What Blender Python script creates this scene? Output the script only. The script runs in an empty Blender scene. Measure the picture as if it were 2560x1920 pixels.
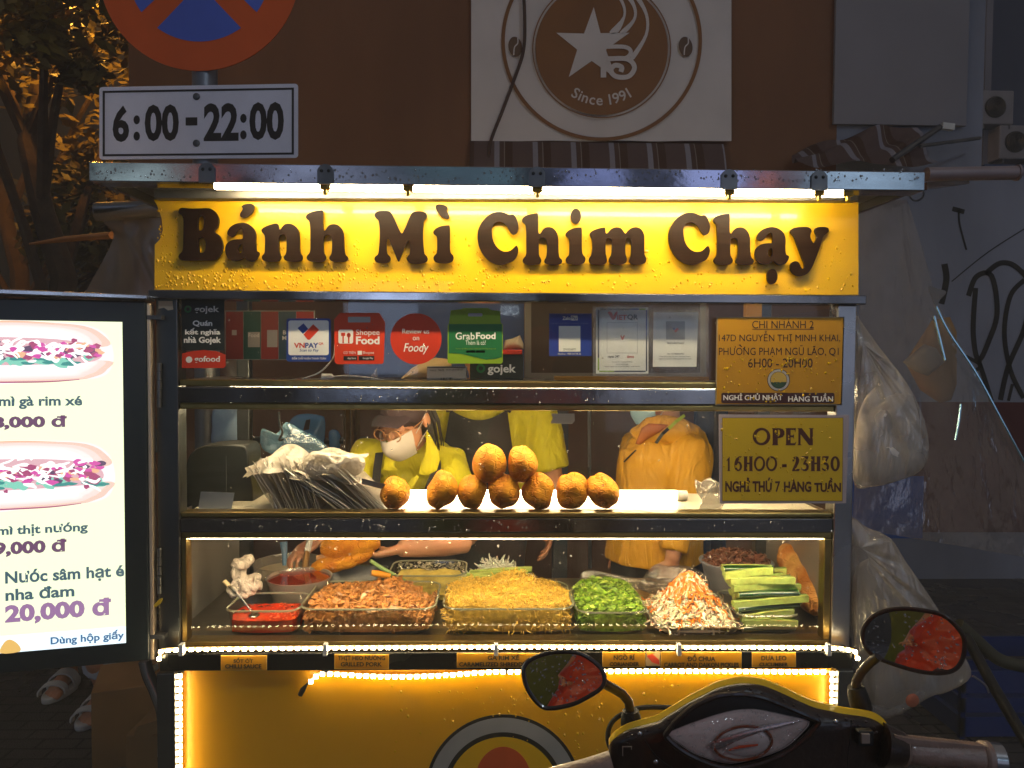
import bpy, bmesh, math, random
import numpy as np
from mathutils import Vector, Matrix
from math import radians, sin, cos, pi, sqrt

scene = bpy.context.scene
COL = scene.collection
# ---------------------------------------------------------------- camera
F = 1925.0
CAM = np.array((0.0, -1.925, 1.55))
YAW, PITCH, ROLL = radians(1.4), radians(2.0), radians(0.34)
fw = np.array((sin(YAW)*cos(PITCH), cos(YAW)*cos(PITCH), -sin(PITCH)))
rt = np.array((cos(YAW), -sin(YAW), 0.0)); up = np.cross(rt, fw)
CR = rt*cos(ROLL)+up*sin(ROLL); CU = up*cos(ROLL)-rt*sin(ROLL)
cam_d = bpy.data.cameras.new('camera'); cam = bpy.data.objects.new('camera', cam_d); COL.objects.link(cam)
cam_d.sensor_width = 36.0; cam_d.lens = F/2560*36; cam_d.clip_start = 0.02; cam_d.clip_end = 300
cam.matrix_world = Matrix(((CR[0], CU[0], -fw[0], CAM[0]), (CR[1], CU[1], -fw[1], CAM[1]), (CR[2], CU[2], -fw[2], CAM[2]), (0, 0, 0, 1)))
scene.camera = cam
# ---------------------------------------------------------------- night sky, exposure
world = bpy.data.worlds.new('World'); scene.world = world; world.use_nodes = True
wn = world.node_tree.nodes; wl = world.node_tree.links
sky = wn.new('ShaderNodeTexSky'); sky.sky_type = 'NISHITA'; sky.sun_disc = False
sky.sun_elevation = radians(-4.5); sky.sun_rotation = radians(160)
bg = wn['Background']; bg.inputs['Strength'].default_value = 0.05
wl.new(sky.outputs[0], bg.inputs[0])
city = wn.new('ShaderNodeBackground'); city.inputs[0].default_value = (0.95, 0.84, 0.82, 1); city.inputs[1].default_value = 0.13   # glow of the city on the rain clouds
addw = wn.new('ShaderNodeAddShader'); wl.new(bg.outputs[0], addw.inputs[0]); wl.new(city.outputs[0], addw.inputs[1]); wl.new(addw.outputs[0], wn['World Output'].inputs[0])
scene.view_settings.view_transform = 'Standard'; scene.view_settings.look = 'None'
scene.view_settings.exposure = 0.0; scene.view_settings.gamma = 1.0
cy = scene.cycles
cy.use_denoising = True
cy.max_bounces = 8; cy.transparent_max_bounces = 24; cy.diffuse_bounces = 3; cy.glossy_bounces = 4
cy.sample_clamp_indirect = 4.0; cy.caustics_reflective = False; cy.caustics_refractive = False

# ---------------------------------------------------------------- helpers
def ray(px, py):
    d = fw + CR*((px-1280)/F) - CU*((py-960)/F)
    return d
def P(px, py, Y=0.0):
    d = ray(px, py); t = (Y-CAM[1])/d[1]
    return Vector(CAM+d*t)
def PZ(px, py, z=0.0):
    d = ray(px, py); t = (z-CAM[2])/d[2]
    return Vector(CAM+d*t)
def PP(px, py, p0, n):
    d = ray(px, py); n = np.array(n); t = np.dot(np.array(p0)-CAM, n)/np.dot(d, n)
    return Vector(CAM+d*t)
def MY(Y): return lambda a, b: P(a, b, Y)
def lin(h):
    h = h.lstrip('#'); r = []
    for i in (0, 2, 4):
        v = int(h[i:i+2], 16)/255; r.append(v/12.92 if v <= 0.04045 else ((v+0.055)/1.055)**2.4)
    return (*r, 1.0)
MATS = {}
def mat(name, col, rough=0.5, metal=0.0, var=0.12, vscale=8.0, bump=0.0, bscale=40.0, emit=None, estr=0.0, alpha=1.0,
        coat=0.0, spec=0.5, sss=0.0, stretch=None, rvar=0.0, detail=4.0, folds=None):
    if name in MATS: return MATS[name]
    m = bpy.data.materials.new(name); m.use_nodes = True; MATS[name] = m
    nt = m.node_tree; b = nt.nodes['Principled BSDF']; L = nt.links
    c = lin(col) if isinstance(col, str) else (*col, 1.0)
    b.inputs['Roughness'].default_value = rough; b.inputs['Metallic'].default_value = metal
    b.inputs['Specular IOR Level'].default_value = spec; b.inputs['Coat Weight'].default_value = coat
    b.inputs['Base Color'].default_value = c; b.inputs['Alpha'].default_value = alpha
    if sss: b.inputs['Subsurface Weight'].default_value = sss; b.inputs['Subsurface Scale'].default_value = 0.01
    tc = nt.nodes.new('ShaderNodeTexCoord'); mp = nt.nodes.new('ShaderNodeMapping'); L.new(tc.outputs['Object'], mp.inputs[0])
    if stretch: mp.inputs['Scale'].default_value = stretch
    n = nt.nodes.new('ShaderNodeTexNoise'); n.inputs['Scale'].default_value = vscale; n.inputs['Detail'].default_value = detail
    L.new(mp.outputs[0], n.inputs['Vector'])
    if var:
        mx = nt.nodes.new('ShaderNodeMix'); mx.data_type = 'RGBA'
        mx.inputs['A'].default_value = tuple(min(1, v*(1+var)) for v in c[:3])+(1,); mx.inputs['B'].default_value = tuple(v*(1-var) for v in c[:3])+(1,)
        cr = nt.nodes.new('ShaderNodeMapRange'); cr.inputs[1].default_value = 0.3; cr.inputs[2].default_value = 0.7
        L.new(n.outputs[0], cr.inputs[0]); L.new(cr.outputs[0], mx.inputs['Factor']); L.new(mx.outputs['Result'], b.inputs['Base Color'])
    if rvar:
        rr = nt.nodes.new('ShaderNodeMapRange'); rr.inputs[1].default_value = 0.35; rr.inputs[2].default_value = 0.65
        rr.inputs[3].default_value = max(0.02, rough-rvar); rr.inputs[4].default_value = rough+rvar
        L.new(n.outputs[0], rr.inputs[0]); L.new(rr.outputs[0], b.inputs['Roughness'])
    if bump:
        n2 = nt.nodes.new('ShaderNodeTexNoise'); n2.inputs['Scale'].default_value = bscale; n2.inputs['Detail'].default_value = 5
        L.new(mp.outputs[0], n2.inputs['Vector'])
        bp = nt.nodes.new('ShaderNodeBump'); bp.inputs['Strength'].default_value = bump; bp.inputs['Distance'].default_value = 0.01
        L.new(n2.outputs[0], bp.inputs['Height']); L.new(bp.outputs[0], b.inputs['Normal'])
    if folds:
        mp3 = nt.nodes.new('ShaderNodeMapping'); L.new(tc.outputs['Object'], mp3.inputs[0]); mp3.inputs['Scale'].default_value = folds[0]; mp3.inputs['Rotation'].default_value = folds[1]
        n3 = nt.nodes.new('ShaderNodeTexNoise'); n3.inputs['Scale'].default_value = 1.0; n3.inputs['Detail'].default_value = 3; n3.inputs['Distortion'].default_value = 0.8; L.new(mp3.outputs[0], n3.inputs['Vector'])
        bp3 = nt.nodes.new('ShaderNodeBump'); bp3.inputs['Strength'].default_value = folds[2]; bp3.inputs['Distance'].default_value = 0.03; L.new(n3.outputs[0], bp3.inputs['Height'])
        if bump: L.new(bp3.outputs[0], bp.inputs['Normal'])
        else: L.new(bp3.outputs[0], b.inputs['Normal'])
    if emit:
        b.inputs['Emission Color'].default_value = lin(emit); b.inputs['Emission Strength'].default_value = estr
    return m
def film(name, col, trans=0.7, rough=0.2, gloss=0.15, bump=0.0, bscale=30.0, fres=False, stretch=None):
    """thin transparent sheet: see-through, a little diffuse, glossy on top"""
    if name in MATS: return MATS[name]
    m = bpy.data.materials.new(name); m.use_nodes = True; MATS[name] = m
    nt = m.node_tree; L = nt.links; nt.nodes.remove(nt.nodes['Principled BSDF']); out = nt.nodes['Material Output']
    N = nt.nodes.new; tr = N('ShaderNodeBsdfTransparent'); gl = N('ShaderNodeBsdfGlossy'); gl.inputs['Roughness'].default_value = rough
    c = lin(col)
    if fres:
        tr.inputs[0].default_value = tuple(0.75+0.25*v for v in c[:3])+(1,)
        fr = N('ShaderNodeLayerWeight'); fr.inputs[0].default_value = 0.5; mx = N('ShaderNodeMixShader')     # Schlick term, the same from both sides of the sheet
        pw = N('ShaderNodeMath'); pw.operation = 'POWER'; pw.inputs[1].default_value = 5.0; L.new(fr.outputs['Facing'], pw.inputs[0])
        ma = N('ShaderNodeMath'); ma.operation = 'MULTIPLY_ADD'; ma.inputs[1].default_value = 0.7; ma.inputs[2].default_value = 0.04; L.new(pw.outputs[0], ma.inputs[0])
        ml = N('ShaderNodeMath'); ml.operation = 'MULTIPLY'; ml.inputs[1].default_value = gloss; ml.use_clamp = True; L.new(ma.outputs[0], ml.inputs[0])
        L.new(ml.outputs[0], mx.inputs[0]); L.new(tr.outputs[0], mx.inputs[1]); L.new(gl.outputs[0], mx.inputs[2]); last = mx
    else:
        df = N('ShaderNodeBsdfDiffuse'); df.inputs[0].default_value = c; tl = N('ShaderNodeBsdfTranslucent'); tl.inputs[0].default_value = c
        a = N('ShaderNodeMixShader'); a.inputs[0].default_value = 0.5; L.new(df.outputs[0], a.inputs[1]); L.new(tl.outputs[0], a.inputs[2])
        b = N('ShaderNodeMixShader'); b.inputs[0].default_value = trans; L.new(a.outputs[0], b.inputs[1]); L.new(tr.outputs[0], b.inputs[2])
        tc0 = N('ShaderNodeTexCoord'); n0 = N('ShaderNodeTexNoise'); n0.inputs['Scale'].default_value = 6; L.new(tc0.outputs['Object'], n0.inputs['Vector'])
        r0 = N('ShaderNodeMapRange'); r0.inputs[1].default_value = 0.3; r0.inputs[2].default_value = 0.7
        r0.inputs[3].default_value = max(0, trans-0.15); r0.inputs[4].default_value = min(1, trans+0.15)
        L.new(n0.outputs[0], r0.inputs[0]); L.new(r0.outputs[0], b.inputs[0])
        mx = N('ShaderNodeMixShader'); mx.inputs[0].default_value = gloss; L.new(b.outputs[0], mx.inputs[1]); L.new(gl.outputs[0], mx.inputs[2]); last = mx
    if bump:
        tc = N('ShaderNodeTexCoord'); mp = N('ShaderNodeMapping'); L.new(tc.outputs['Object'], mp.inputs[0])
        if stretch: mp.inputs['Scale'].default_value = stretch
        n2 = N('ShaderNodeTexNoise'); n2.inputs['Scale'].default_value = bscale; n2.inputs['Detail'].default_value = 4; L.new(mp.outputs[0], n2.inputs['Vector'])
        bp = N('ShaderNodeBump'); bp.inputs['Strength'].default_value = bump; bp.inputs['Distance'].default_value = 0.02
        L.new(n2.outputs[0], bp.inputs['Height']); L.new(bp.outputs[0], gl.inputs['Normal'])
        if not fres: L.new(bp.outputs[0], df.inputs['Normal'])
    L.new(last.outputs[0], out.inputs[0])
    return m
def glow(name, col, strength):
    if name in MATS: return MATS[name]
    m = bpy.data.materials.new(name); m.use_nodes = True; MATS[name] = m
    nt = m.node_tree; b = nt.nodes['Principled BSDF']; b.inputs['Base Color'].default_value = lin('#888888')
    b.inputs['Emission Color'].default_value = lin(col); b.inputs['Emission Strength'].default_value = strength
    return m

class MB:
    def __init__(s): s.v = []; s.f = []
    def add(s, v, f):
        o = len(s.v); s.v.extend([tuple(p) for p in v]); s.f.extend([tuple(i+o for i in q) for q in f]); return s
    def box(s, x0, x1, y0, y1, z0, z1, R=None, c=None):
        v = [(x, y, z) for x in (x0, x1) for y in (y0, y1) for z in (z0, z1)]
        if R is not None: v = [tuple(R @ Vector(p) + Vector(c)) for p in v]
        return s.add(v, [(0, 1, 3, 2), (4, 6, 7, 5), (0, 4, 5, 1), (2, 3, 7, 6), (0, 2, 6, 4), (1, 5, 7, 3)])
    def tube(s, path, r, n=8, cap=True, flat=1.0, upv=None):
        path = [Vector(p) for p in path]; k = len(path)
        rs = r if hasattr(r, '__len__') else [r]*k
        v = []; u = None
        for i in range(k):
            t = (path[min(i+1, k-1)]-path[max(i-1, 0)]); t = t.normalized() if t.length > 1e-9 else Vector((0, 0, 1))
            if u is None:
                a = Vector(upv) if upv else (Vector((0, 0, 1)) if abs(t.z) < 0.9 else Vector((1, 0, 0)))
                u = (a-t*a.dot(t)).normalized()
            else:
                u = (u-t*u.dot(t)); u = u.normalized() if u.length > 1e-6 else t.orthogonal().normalized()
            w = t.cross(u); rr = rs[i]; ra, rb = rr if hasattr(rr, '__len__') else (rr, rr*flat)
            for j in range(n):
                a = 2*pi*j/n; v.append(path[i]+u*(cos(a)*ra)+w*(sin(a)*rb))
        f = [(i*n+j, i*n+(j+1) % n, (i+1)*n+(j+1) % n, (i+1)*n+j) for i in range(k-1) for j in range(n)]
        if cap: f += [tuple(range(n-1, -1, -1)), tuple((k-1)*n+j for j in range(n))]
        return s.add(v, f)
    def ell(s, c, r, R=None, nu=14, nv=9, fn=None):
        v = []; f = []
        for i in range(nv+1):
            th = pi*i/nv
            for j in range(nu):
                ph = 2*pi*j/nu; d = Vector((sin(th)*cos(ph), sin(th)*sin(ph), cos(th))); k = fn(d) if fn else 1.0
                p = Vector((d.x*r[0], d.y*r[1], d.z*r[2]))*k
                if R is not None: p = R @ p
                v.append(p+Vector(c))
        f = [(i*nu+j, (i+1)*nu+j, (i+1)*nu+(j+1) % nu, i*nu+(j+1) % nu) for i in range(nv) for j in range(nu)]
        return s.add(v, f)
    def lathe(s, c, prof, n=28, sx=1.0, sy=1.0):
        v = [(c[0]+r*cos(2*pi*j/n)*sx, c[1]+r*sin(2*pi*j/n)*sy, c[2]+z) for r, z in prof for j in range(n)]
        f = [(i*n+j, i*n+(j+1) % n, (i+1)*n+(j+1) % n, (i+1)*n+j) for i in range(len(prof)-1) for j in range(n)]
        return s.add(v, f)
    def rings(s, rings, cap0=True, cap1=True):
        n = len(rings[0]); v = [p for r in rings for p in r]
        f = [(i*n+j, i*n+(j+1) % n, (i+1)*n+(j+1) % n, (i+1)*n+j) for i in range(len(rings)-1) for j in range(n)]
        if cap0: f.append(tuple(range(n-1, -1, -1)))
        if cap1: f.append(tuple((len(rings)-1)*n+j for j in range(n)))
        return s.add(v, f)
    def grid(s, fn, nu, nv, wrap=False):
        v = [fn(i/nu, j/nv) for i in range(nu+1) for j in range(nv+1)]
        return s.add(v, [(i*(nv+1)+j, (i+1)*(nv+1)+j, (i+1)*(nv+1)+j+1, i*(nv+1)+j+1) for i in range(nu) for j in range(nv)])
    def slab(s, pts, M, t=0.002, off=0.0):
        """a flat sheet cut along photo outline pts on the surface M; its face off metres in front of it, t thick"""
        a = [M(*p) for p in pts]; q = a[0]; nrm = None
        # normal towards the viewer
        best = 0
        for i in range(1, len(a)-1):
            c = (a[i]-q).cross(a[i+1]-q)
            if c.length > best: best = c.length; nrm = c.normalized()
        if nrm.dot(Vector(CAM)-q) < 0: nrm = -nrm
        n = len(a); fr = [p+nrm*off for p in a]; bk = [p-nrm*(t-off) for p in a]
        return s.add(fr+bk, [tuple(range(n)), tuple(range(2*n-1, n-1, -1))]+[(i, n+i, n+(i+1) % n, (i+1) % n) for i in range(n)])
    def rect(s, x0, y0, x1, y1, M, t=0.002, off=0.0, r=0):
        return s.slab(rrect(x0, y0, x1, y1, r), M, t, off)
def rrect(x0, y0, x1, y1, r=0, k=5):
    if not r: return [(x0, y0), (x1, y0), (x1, y1), (x0, y1)]
    o = []
    for cx, cy_, a0 in ((x1-r, y0+r, -90), (x1-r, y1-r, 0), (x0+r, y1-r, 90), (x0+r, y0+r, 180)):
        for i in range(k+1):
            a = radians(a0+90*i/k); o.append((cx+r*cos(a), cy_+r*sin(a)))
    return o
def circ(cx, cy_, rx, ry=None, n=40, a0=0, a1=360):
    ry = rx if ry is None else ry
    full = abs(a1-a0) >= 360
    return [(cx+rx*cos(radians(a0+(a1-a0)*i/(n if full else n-1))), cy_+ry*sin(radians(a0+(a1-a0)*i/(n if full else n-1)))) for i in range(n)]
def spline(pts, k=5, closed=True):
    n = len(pts); o = []
    for i in range(n if closed else n-1):
        g = (lambda q: np.array(pts[q % n], float)) if closed else (lambda q: np.array(pts[max(0, min(n-1, q))], float))
        p0, p1, p2, p3 = g(i-1), g(i), g(i+1), g(i+2)
        for j in range(k):
            t = j/k; o.append(tuple(0.5*((2*p1)+(-p0+p2)*t+(2*p0-5*p1+4*p2-p3)*t*t+(-p0+3*p1-3*p2+p3)*t**3)))
    if not closed: o.append(tuple(map(float, pts[-1])))
    return o
def obj(name, mb, m, parent=None, smooth=False, angle=40, bevel=0.0, kind=None, mods=()):
    me = bpy.data.meshes.new(name); me.from_pydata([tuple(p) for p in mb.v], [], mb.f); me.update()
    bm = bmesh.new(); bm.from_mesh(me); bmesh.ops.recalc_face_normals(bm, faces=bm.faces); bm.to_mesh(me); bm.free()
    me.materials.append(m)
    if smooth:
        me.shade_smooth()
        if angle < 180: me.set_sharp_from_angle(angle=radians(angle))
    o = bpy.data.objects.new(name, me); COL.objects.link(o)
    if parent is not None: o.parent = parent; o.matrix_parent_inverse = parent_inv(parent)
    if bevel:
        b = o.modifiers.new('bevel', 'BEVEL'); b.width = bevel; b.segments = 2; b.limit_method = 'ANGLE'
    if kind: o['kind'] = kind
    return o
def parent_inv(p):
    if p.parent is not None: return Matrix.Identity(4)      # parts are built in world coordinates
    return (Matrix.Translation(p.location) @ p.rotation_euler.to_matrix().to_4x4()).inverted()
def tag(o, label, cat, group=None, kind=None):
    o['label'] = label; o['category'] = cat
    if group: o['group'] = group
    if kind: o['kind'] = kind
    return o
def thing(name, label, cat, loc=(0, 0, 0), group=None):
    o = bpy.data.objects.new(name, None); COL.objects.link(o); o.location = loc; o.empty_display_size = 0.05
    return tag(o, label, cat, group)
def remesh(o, vox, smooth_it=4, wr=0.0, wsize=0.12, depth=2):
    r = o.modifiers.new('remesh', 'REMESH'); r.mode = 'VOXEL'; r.voxel_size = vox; r.use_smooth_shade = True
    if smooth_it: s = o.modifiers.new('smooth', 'SMOOTH'); s.iterations = smooth_it; s.factor = 0.5
    if wr:
        t = bpy.data.textures.new('folds', 'CLOUDS'); t.noise_scale = wsize; t.noise_depth = depth
        d = o.modifiers.new('folds', 'DISPLACE'); d.texture = t; d.strength = wr; d.mid_level = 0.5; d.texture_coords = 'LOCAL'
    return o
def pillow(outline, M, df, db, rings=5, noise=0.0, seed=1, cen=None, nscale=14.0, pleat=0.0, pfreq=0.9):
    """closed swollen body over a photo outline: df towards the viewer, db away"""
    o = [M(*p) for p in outline]; n = len(o)
    c = M(*cen) if cen else sum(o, Vector())/n
    nrm = (Vector(CAM)-c).normalized(); rings_v = []
    rng = np.random.RandomState(seed); ph = rng.rand(6)*6.28
    def wob(p): return sin(p.x*nscale+ph[0]+3*sin(p.z*nscale*0.7+ph[1]))*0.5+sin(p.z*nscale*1.3+ph[2]+2*sin(p.x*nscale*1.7+ph[3]))*0.5
    ss = [sin(pi/2*i/rings) for i in range(rings+1)]
    mb = MB(); v = []; f = []
    seq = [(s_, -1) for s_ in ss[1:]]+[(s_, 1) for s_ in reversed(ss[1:-1])]
    for s_, sg in seq:
        h = sqrt(max(0, 1-s_*s_))
        for j_, p in enumerate(o):
            q = c+(p-c)*s_; d = (df if sg > 0 else db)*h
            pl = pleat*s_*(h+.15)*(sin(j_*pfreq+ph[4])+.6*sin(j_*pfreq*2.3+ph[5]+2*s_)) if pleat else 0.0
            v.append(q+nrm*(sg*d+noise*wob(q)*h+pl))
    k = len(seq)
    f = [(i*n+j, i*n+(j+1) % n, (i+1)*n+(j+1) % n, (i+1)*n+j) for i in range(k-1) for j in range(n)]
    v.append(c-nrm*db); v.append(c+nrm*(df+noise*wob(c)))
    f += [(len(v)-2, (j+1) % n, j) for j in range(n)]+[(len(v)-1, (k-1)*n+j, (k-1)*n+(j+1) % n) for j in range(n)]
    return mb.add(v, f)
# ---- lettering: Blender's own font, filled outlines, laid into a photo box on a surface
TXT = []
def curve_mesh(cu, dz=None):
    o = bpy.data.objects.new('tmp', cu); COL.objects.link(o); return o
def txt(s, box, M, m, parent, bold=0.0, t=0.0006, off=0.0006, name='lettering', shear=0.0, size=1.0, space=1.0):
    cu = bpy.data.curves.new('t', 'FONT'); cu.body = s; cu.align_x = 'CENTER'; cu.offset = bold; cu.shear = shear; cu.resolution_u = 3
    cu.space_character = space
    TXT.append((curve_mesh(cu), box, M, m, parent, t, off, name))
def outl(polys, box, M, m, parent, t=0.0006, off=0.0006, name='lettering'):
    """filled outlines (first outer, then holes...) in photo pixels"""
    cu = bpy.data.curves.new('t', 'CURVE'); cu.dimensions = '2D'; cu.fill_mode = 'BOTH'
    for pl in polys:
        sp = cu.splines.new('POLY'); sp.points.add(len(pl)-1); sp.use_cyclic_u = True
        for q, p in zip(sp.points, pl): q.co = (p[0], -p[1], 0, 1)
    TXT.append((curve_mesh(cu), box, M, m, parent, t, off, name))
def flush_text():
    bpy.context.view_layer.update(); dg = bpy.context.evaluated_depsgraph_get(); done = []
    for o, box, M, m, parent, t, off, name in TXT:
        me = bpy.data.meshes.new_from_object(o.evaluated_get(dg)); co = np.zeros(len(me.vertices)*3); me.vertices.foreach_get('co', co); co = co.reshape(-1, 3)
        fs = [tuple(p.vertices) for p in me.polygons]; done.append((co, fs, box, M, m, parent, t, off, name)); bpy.data.meshes.remove(me)
    for o, *_ in TXT:
        cu = o.data; bpy.data.objects.remove(o); bpy.data.curves.remove(cu)
    TXT.clear()
    for co, fs, box, M, m, parent, t, off, name in done:
        if box is None: px = co[:, 0]; py = -co[:, 1]
        elif callable(box): px, py = box(co)
        else:
            x0, x1, y0, y1 = co[:, 0].min(), co[:, 0].max(), co[:, 1].min(), co[:, 1].max()
            px = box[0]+(co[:, 0]-x0)/(x1-x0)*(box[2]-box[0]); py = box[1]+(y1-co[:, 1])/(y1-y0)*(box[3]-box[1])
        pts = [M(a, b) for a, b in zip(px, py)]
        cx, cy_ = float(px.mean()), float(py.mean()); c = M(cx, cy_)
        nr = (M(cx+10, cy_)-c).cross(M(cx, cy_+10)-c).normalized()
        if nr.dot(Vector(CAM)-c) < 0: nr = -nr
        n = len(pts); fr = [p+nr*off for p in pts]; bk = [p+nr*(off-t) for p in pts]
        cnt = {}
        for q in fs:
            for i in range(len(q)):
                a, b = q[i], q[(i+1) % len(q)]; cnt[(min(a, b), max(a, b))] = cnt.get((min(a, b), max(a, b)), 0)+1
        sides = [(a, b, b+n, a+n) for (a, b), k in cnt.items() if k == 1]
        mb = MB(); mb.add(fr+bk, fs+[tuple(i+n for i in reversed(q)) for q in fs]+sides)
        obj(name, mb, m, parent)
def copy_tree(o, loc, label=None, rot=None):
    c = o.copy(); COL.objects.link(c); c.location = loc
    if rot: c.rotation_euler = rot
    if label: c['label'] = label
    for ch in list(o.children):
        d = ch.copy(); COL.objects.link(d); d.parent = c
    return c
rnd = random.Random(7)
# ================================================================ SETTING
STEEL = mat('brushed_steel', '#b4b4b6', 0.26, 1.0, 0.10, 6, 0.03, 40, rvar=0.08)
DSTEEL = mat('dull_steel', '#6f7072', 0.42, 1.0, 0.18, 5, 0.15, 30, rvar=0.12)
LAMPLIT_BROWN = mat('lamplit_wall_brown', '#835636', 0.85, 0, 0.26, 1.4, 0.25, 22, stretch=(1, 1, .3), detail=8)  # warm lamp glow on this part of the wall, put into its colour
PAINT_GREY = mat('grey_wall_paint', '#858794', 0.85, 0, 0.28, 1.6, 0.25, 20, stretch=(1, 1, .35), detail=8)
PAINT_DARK = mat('dark_far_wall', '#4c566e', 0.9, 0, 0.2, 0.6)
BLACKP = mat('black_plastic', '#131314', 0.4, 0, 0.2, 12, 0.05, 90)
WHITEP = mat('white_plastic', '#d9d6d0', 0.45, 0, 0.08)
# wet paved ground
def paving():
    m = bpy.data.materials.new('wet_paving'); m.use_nodes = True; nt = m.node_tree; L = nt.links; b = nt.nodes['Principled BSDF']
    N = nt.nodes.new; tc = N('ShaderNodeTexCoord'); br = N('ShaderNodeTexBrick'); br.inputs['Scale'].default_value = 3.2
    br.inputs['Mortar Size'].default_value = 0.02; br.inputs['Color1'].default_value = lin('#4a4340'); br.inputs['Color2'].default_value = lin('#3a3838'); br.inputs['Mortar'].default_value = lin('#141414')
    L.new(tc.outputs['Object'], br.inputs['Vector']); L.new(br.outputs['Color'], b.inputs['Base Color'])
    n = N('ShaderNodeTexNoise'); n.inputs['Scale'].default_value = 1.4; n.inputs['Detail'].default_value = 6; L.new(tc.outputs['Object'], n.inputs['Vector'])
    r = N('ShaderNodeMapRange'); r.inputs[1].default_value = 0.35; r.inputs[2].default_value = 0.65; r.inputs[3].default_value = 0.12; r.inputs[4].default_value = 0.5
    L.new(n.outputs[0], r.inputs[0]); L.new(r.outputs[0], b.inputs['Roughness'])
    n2 = N('ShaderNodeTexNoise'); n2.inputs['Scale'].default_value = 160; n2.inputs['Detail'].default_value = 2; L.new(tc.outputs['Object'], n2.inputs['Vector'])
    ad = N('ShaderNodeMath'); ad.operation = 'MULTIPLY_ADD'; ad.inputs[1].default_value = -1.0; L.new(br.outputs['Fac'], ad.inputs[0]); L.new(n2.outputs[0], ad.inputs[2])
    bp = N('ShaderNodeBump'); bp.inputs['Strength'].default_value = 0.7; bp.inputs['Distance'].default_value = 0.012; L.new(ad.outputs[0], bp.inputs['Height']); L.new(bp.outputs[0], b.inputs['Normal'])
    return m
obj('ground', MB().grid(lambda u, v: (-22+44*u, -16+34*v, 0), 8, 8), paving(), kind='structure')

# --- the wall behind, hung with a banner
YW = 3.4
MW = MY(YW)
XL = P(330, 900, YW).x; XM = P(2080, 900, YW).x; XR = P(2440, 900, YW).x; XF = 10.0
ZL = P(2440, 432, YW).z
wall = thing('building_wall', 'tall grey wall with graffiti behind the food cart, left part coloured brown for lamp light', 'wall', (XM, YW+0.1, 0))
obj('lamplit_section', MB().box(XL, XM, YW, YW+0.25, 0, 6.5), LAMPLIT_BROWN, wall)
obj('grey_section', MB().box(XM, XR, YW-0.002, YW+0.25, 0, 6.5), PAINT_GREY, wall)
obj('low_section', MB().box(XR, XF, YW, YW+0.22, 0, ZL), PAINT_GREY, wall)
obj('coping', MB().box(XR, XF, YW-0.04, YW+0.26, ZL, ZL+0.05), PAINT_DARK, wall)
zz = lambda py: P(2400, py, YW).z
obj('maroon_band', MB().box(P(2140, 1100, YW).x, XF, YW-0.006, YW-0.0035, zz(1330), zz(1005)), mat('maroon_paint', '#5a1c22', 0.8, 0, 0.2, 2), wall)
obj('blue_light_band', MB().box(P(2100, 1100, YW).x, P(2310, 1100, YW).x, YW-0.010, YW-0.0065, zz(1345), zz(1190)), mat('blue_light_on_wall', '#1f58ac', 0.7, 0, 0.3, 2), wall)  # blue light falling on the wall, painted as a band
INK = mat('graffiti_ink', '#1c1716', 0.8)
def stroke(pts, w, M=MW, closed=False):
    p = spline(pts, 6, closed); mb = MB()
    n = len(p); a = []
    for i in range(n):
        t = np.array(p[min(i+1, n-1)])-np.array(p[max(i-1, 0)]); t = t/(np.linalg.norm(t)+1e-9); nn = np.array((-t[1], t[0]))*w/2
        a.append((np.array(p[i])+nn, np.array(p[i])-nn))
    v = []
    for l, r in a: v += [M(*l)+Vector((0, -0.0045, 0)), M(*r)+Vector((0, -0.0045, 0))]
    mb.add(v, [(2*i, 2*i+1, 2*i+3, 2*i+2) for i in range(n-1)])
    return mb
g = MB()
for pts, w in (([(2420, 740), (2440, 692), (2478, 690), (2492, 780), (2472, 850), (2445, 900), (2432, 830), (2438, 720)], 13),
               ([(2462, 685), (2500, 658), (2540, 668), (2575, 720), (2560, 820), (2520, 915), (2500, 1000)], 13),
               ([(2560, 700), (2525, 740), (2510, 830), (2525, 925), (2558, 995)], 12), ([(2445, 900), (2460, 945), (2478, 1003)], 12),
               ([(2412, 890), (2450, 912), (2440, 925)], 9), ([(2530, 960), (2520, 1002)], 8), ([(2360, 660), (2365, 700), (2352, 760)], 16),
               ([(2396, 520), (2398, 560), (2415, 625)], 5), ([(2380, 522), (2410, 530)], 12), ([(2378, 704), (2470, 630), (2580, 560)], 3)):
    m_ = stroke(pts, w); g.add(m_.v, m_.f)
obj('graffiti', g, INK, wall)
obj('stain', MB().add(*(lambda m_: (m_.v, m_.f))(stroke([(2276, 92), (2330, 108)], 3))).slab(circ(2274, 91, 6, 5, 12), MW, 0.002, 0.0045).slab(circ(2347, 133, 7, 11, 12), MW, 0.002, 0.0045), INK, wall)

# --- banner with the coffee emblem
YB = YW-0.05; MBn = MY(YB)
CLOTH = mat('banner_vinyl', '#dccfc8', 0.6, 0, 0.08, 3, 0.25, 5)
BROWN = mat('banner_brown', '#8a5518', 0.6, 0, 0.1, 4)
ban = thing('banner', 'pale vinyl banner with round brown star emblem hung on the wall', 'banner', P(1500, 352, YB))
obj('cloth', MB().grid(lambda u, v: MBn(1178+(1828-1178)*u, -420+(353+420)*v)+Vector((0, 0.010*sin(23*u+4*v)*u*(1-u)*4-0.004, 0)), 40, 24), CLOTH, ban, smooth=True)
MB2 = lambda a, b: MBn(a, b)+Vector((0, -0.022, 0))
def ringpoly(cx, cy_, r0, r1, n=96): return [circ(cx, cy_, r0, n=n), circ(cx, cy_, r1, n=n)]
outl(ringpoly(1503, 105, 250, 241), None, MB2, BROWN, ban, name='ring')
outl(ringpoly(1503, 125, 173, 170), None, MB2, BROWN, ban, name='ring')
outl([circ(1503, 125, 165, n=96)], None, MB2, BROWN, ban, name='disc')
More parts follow.
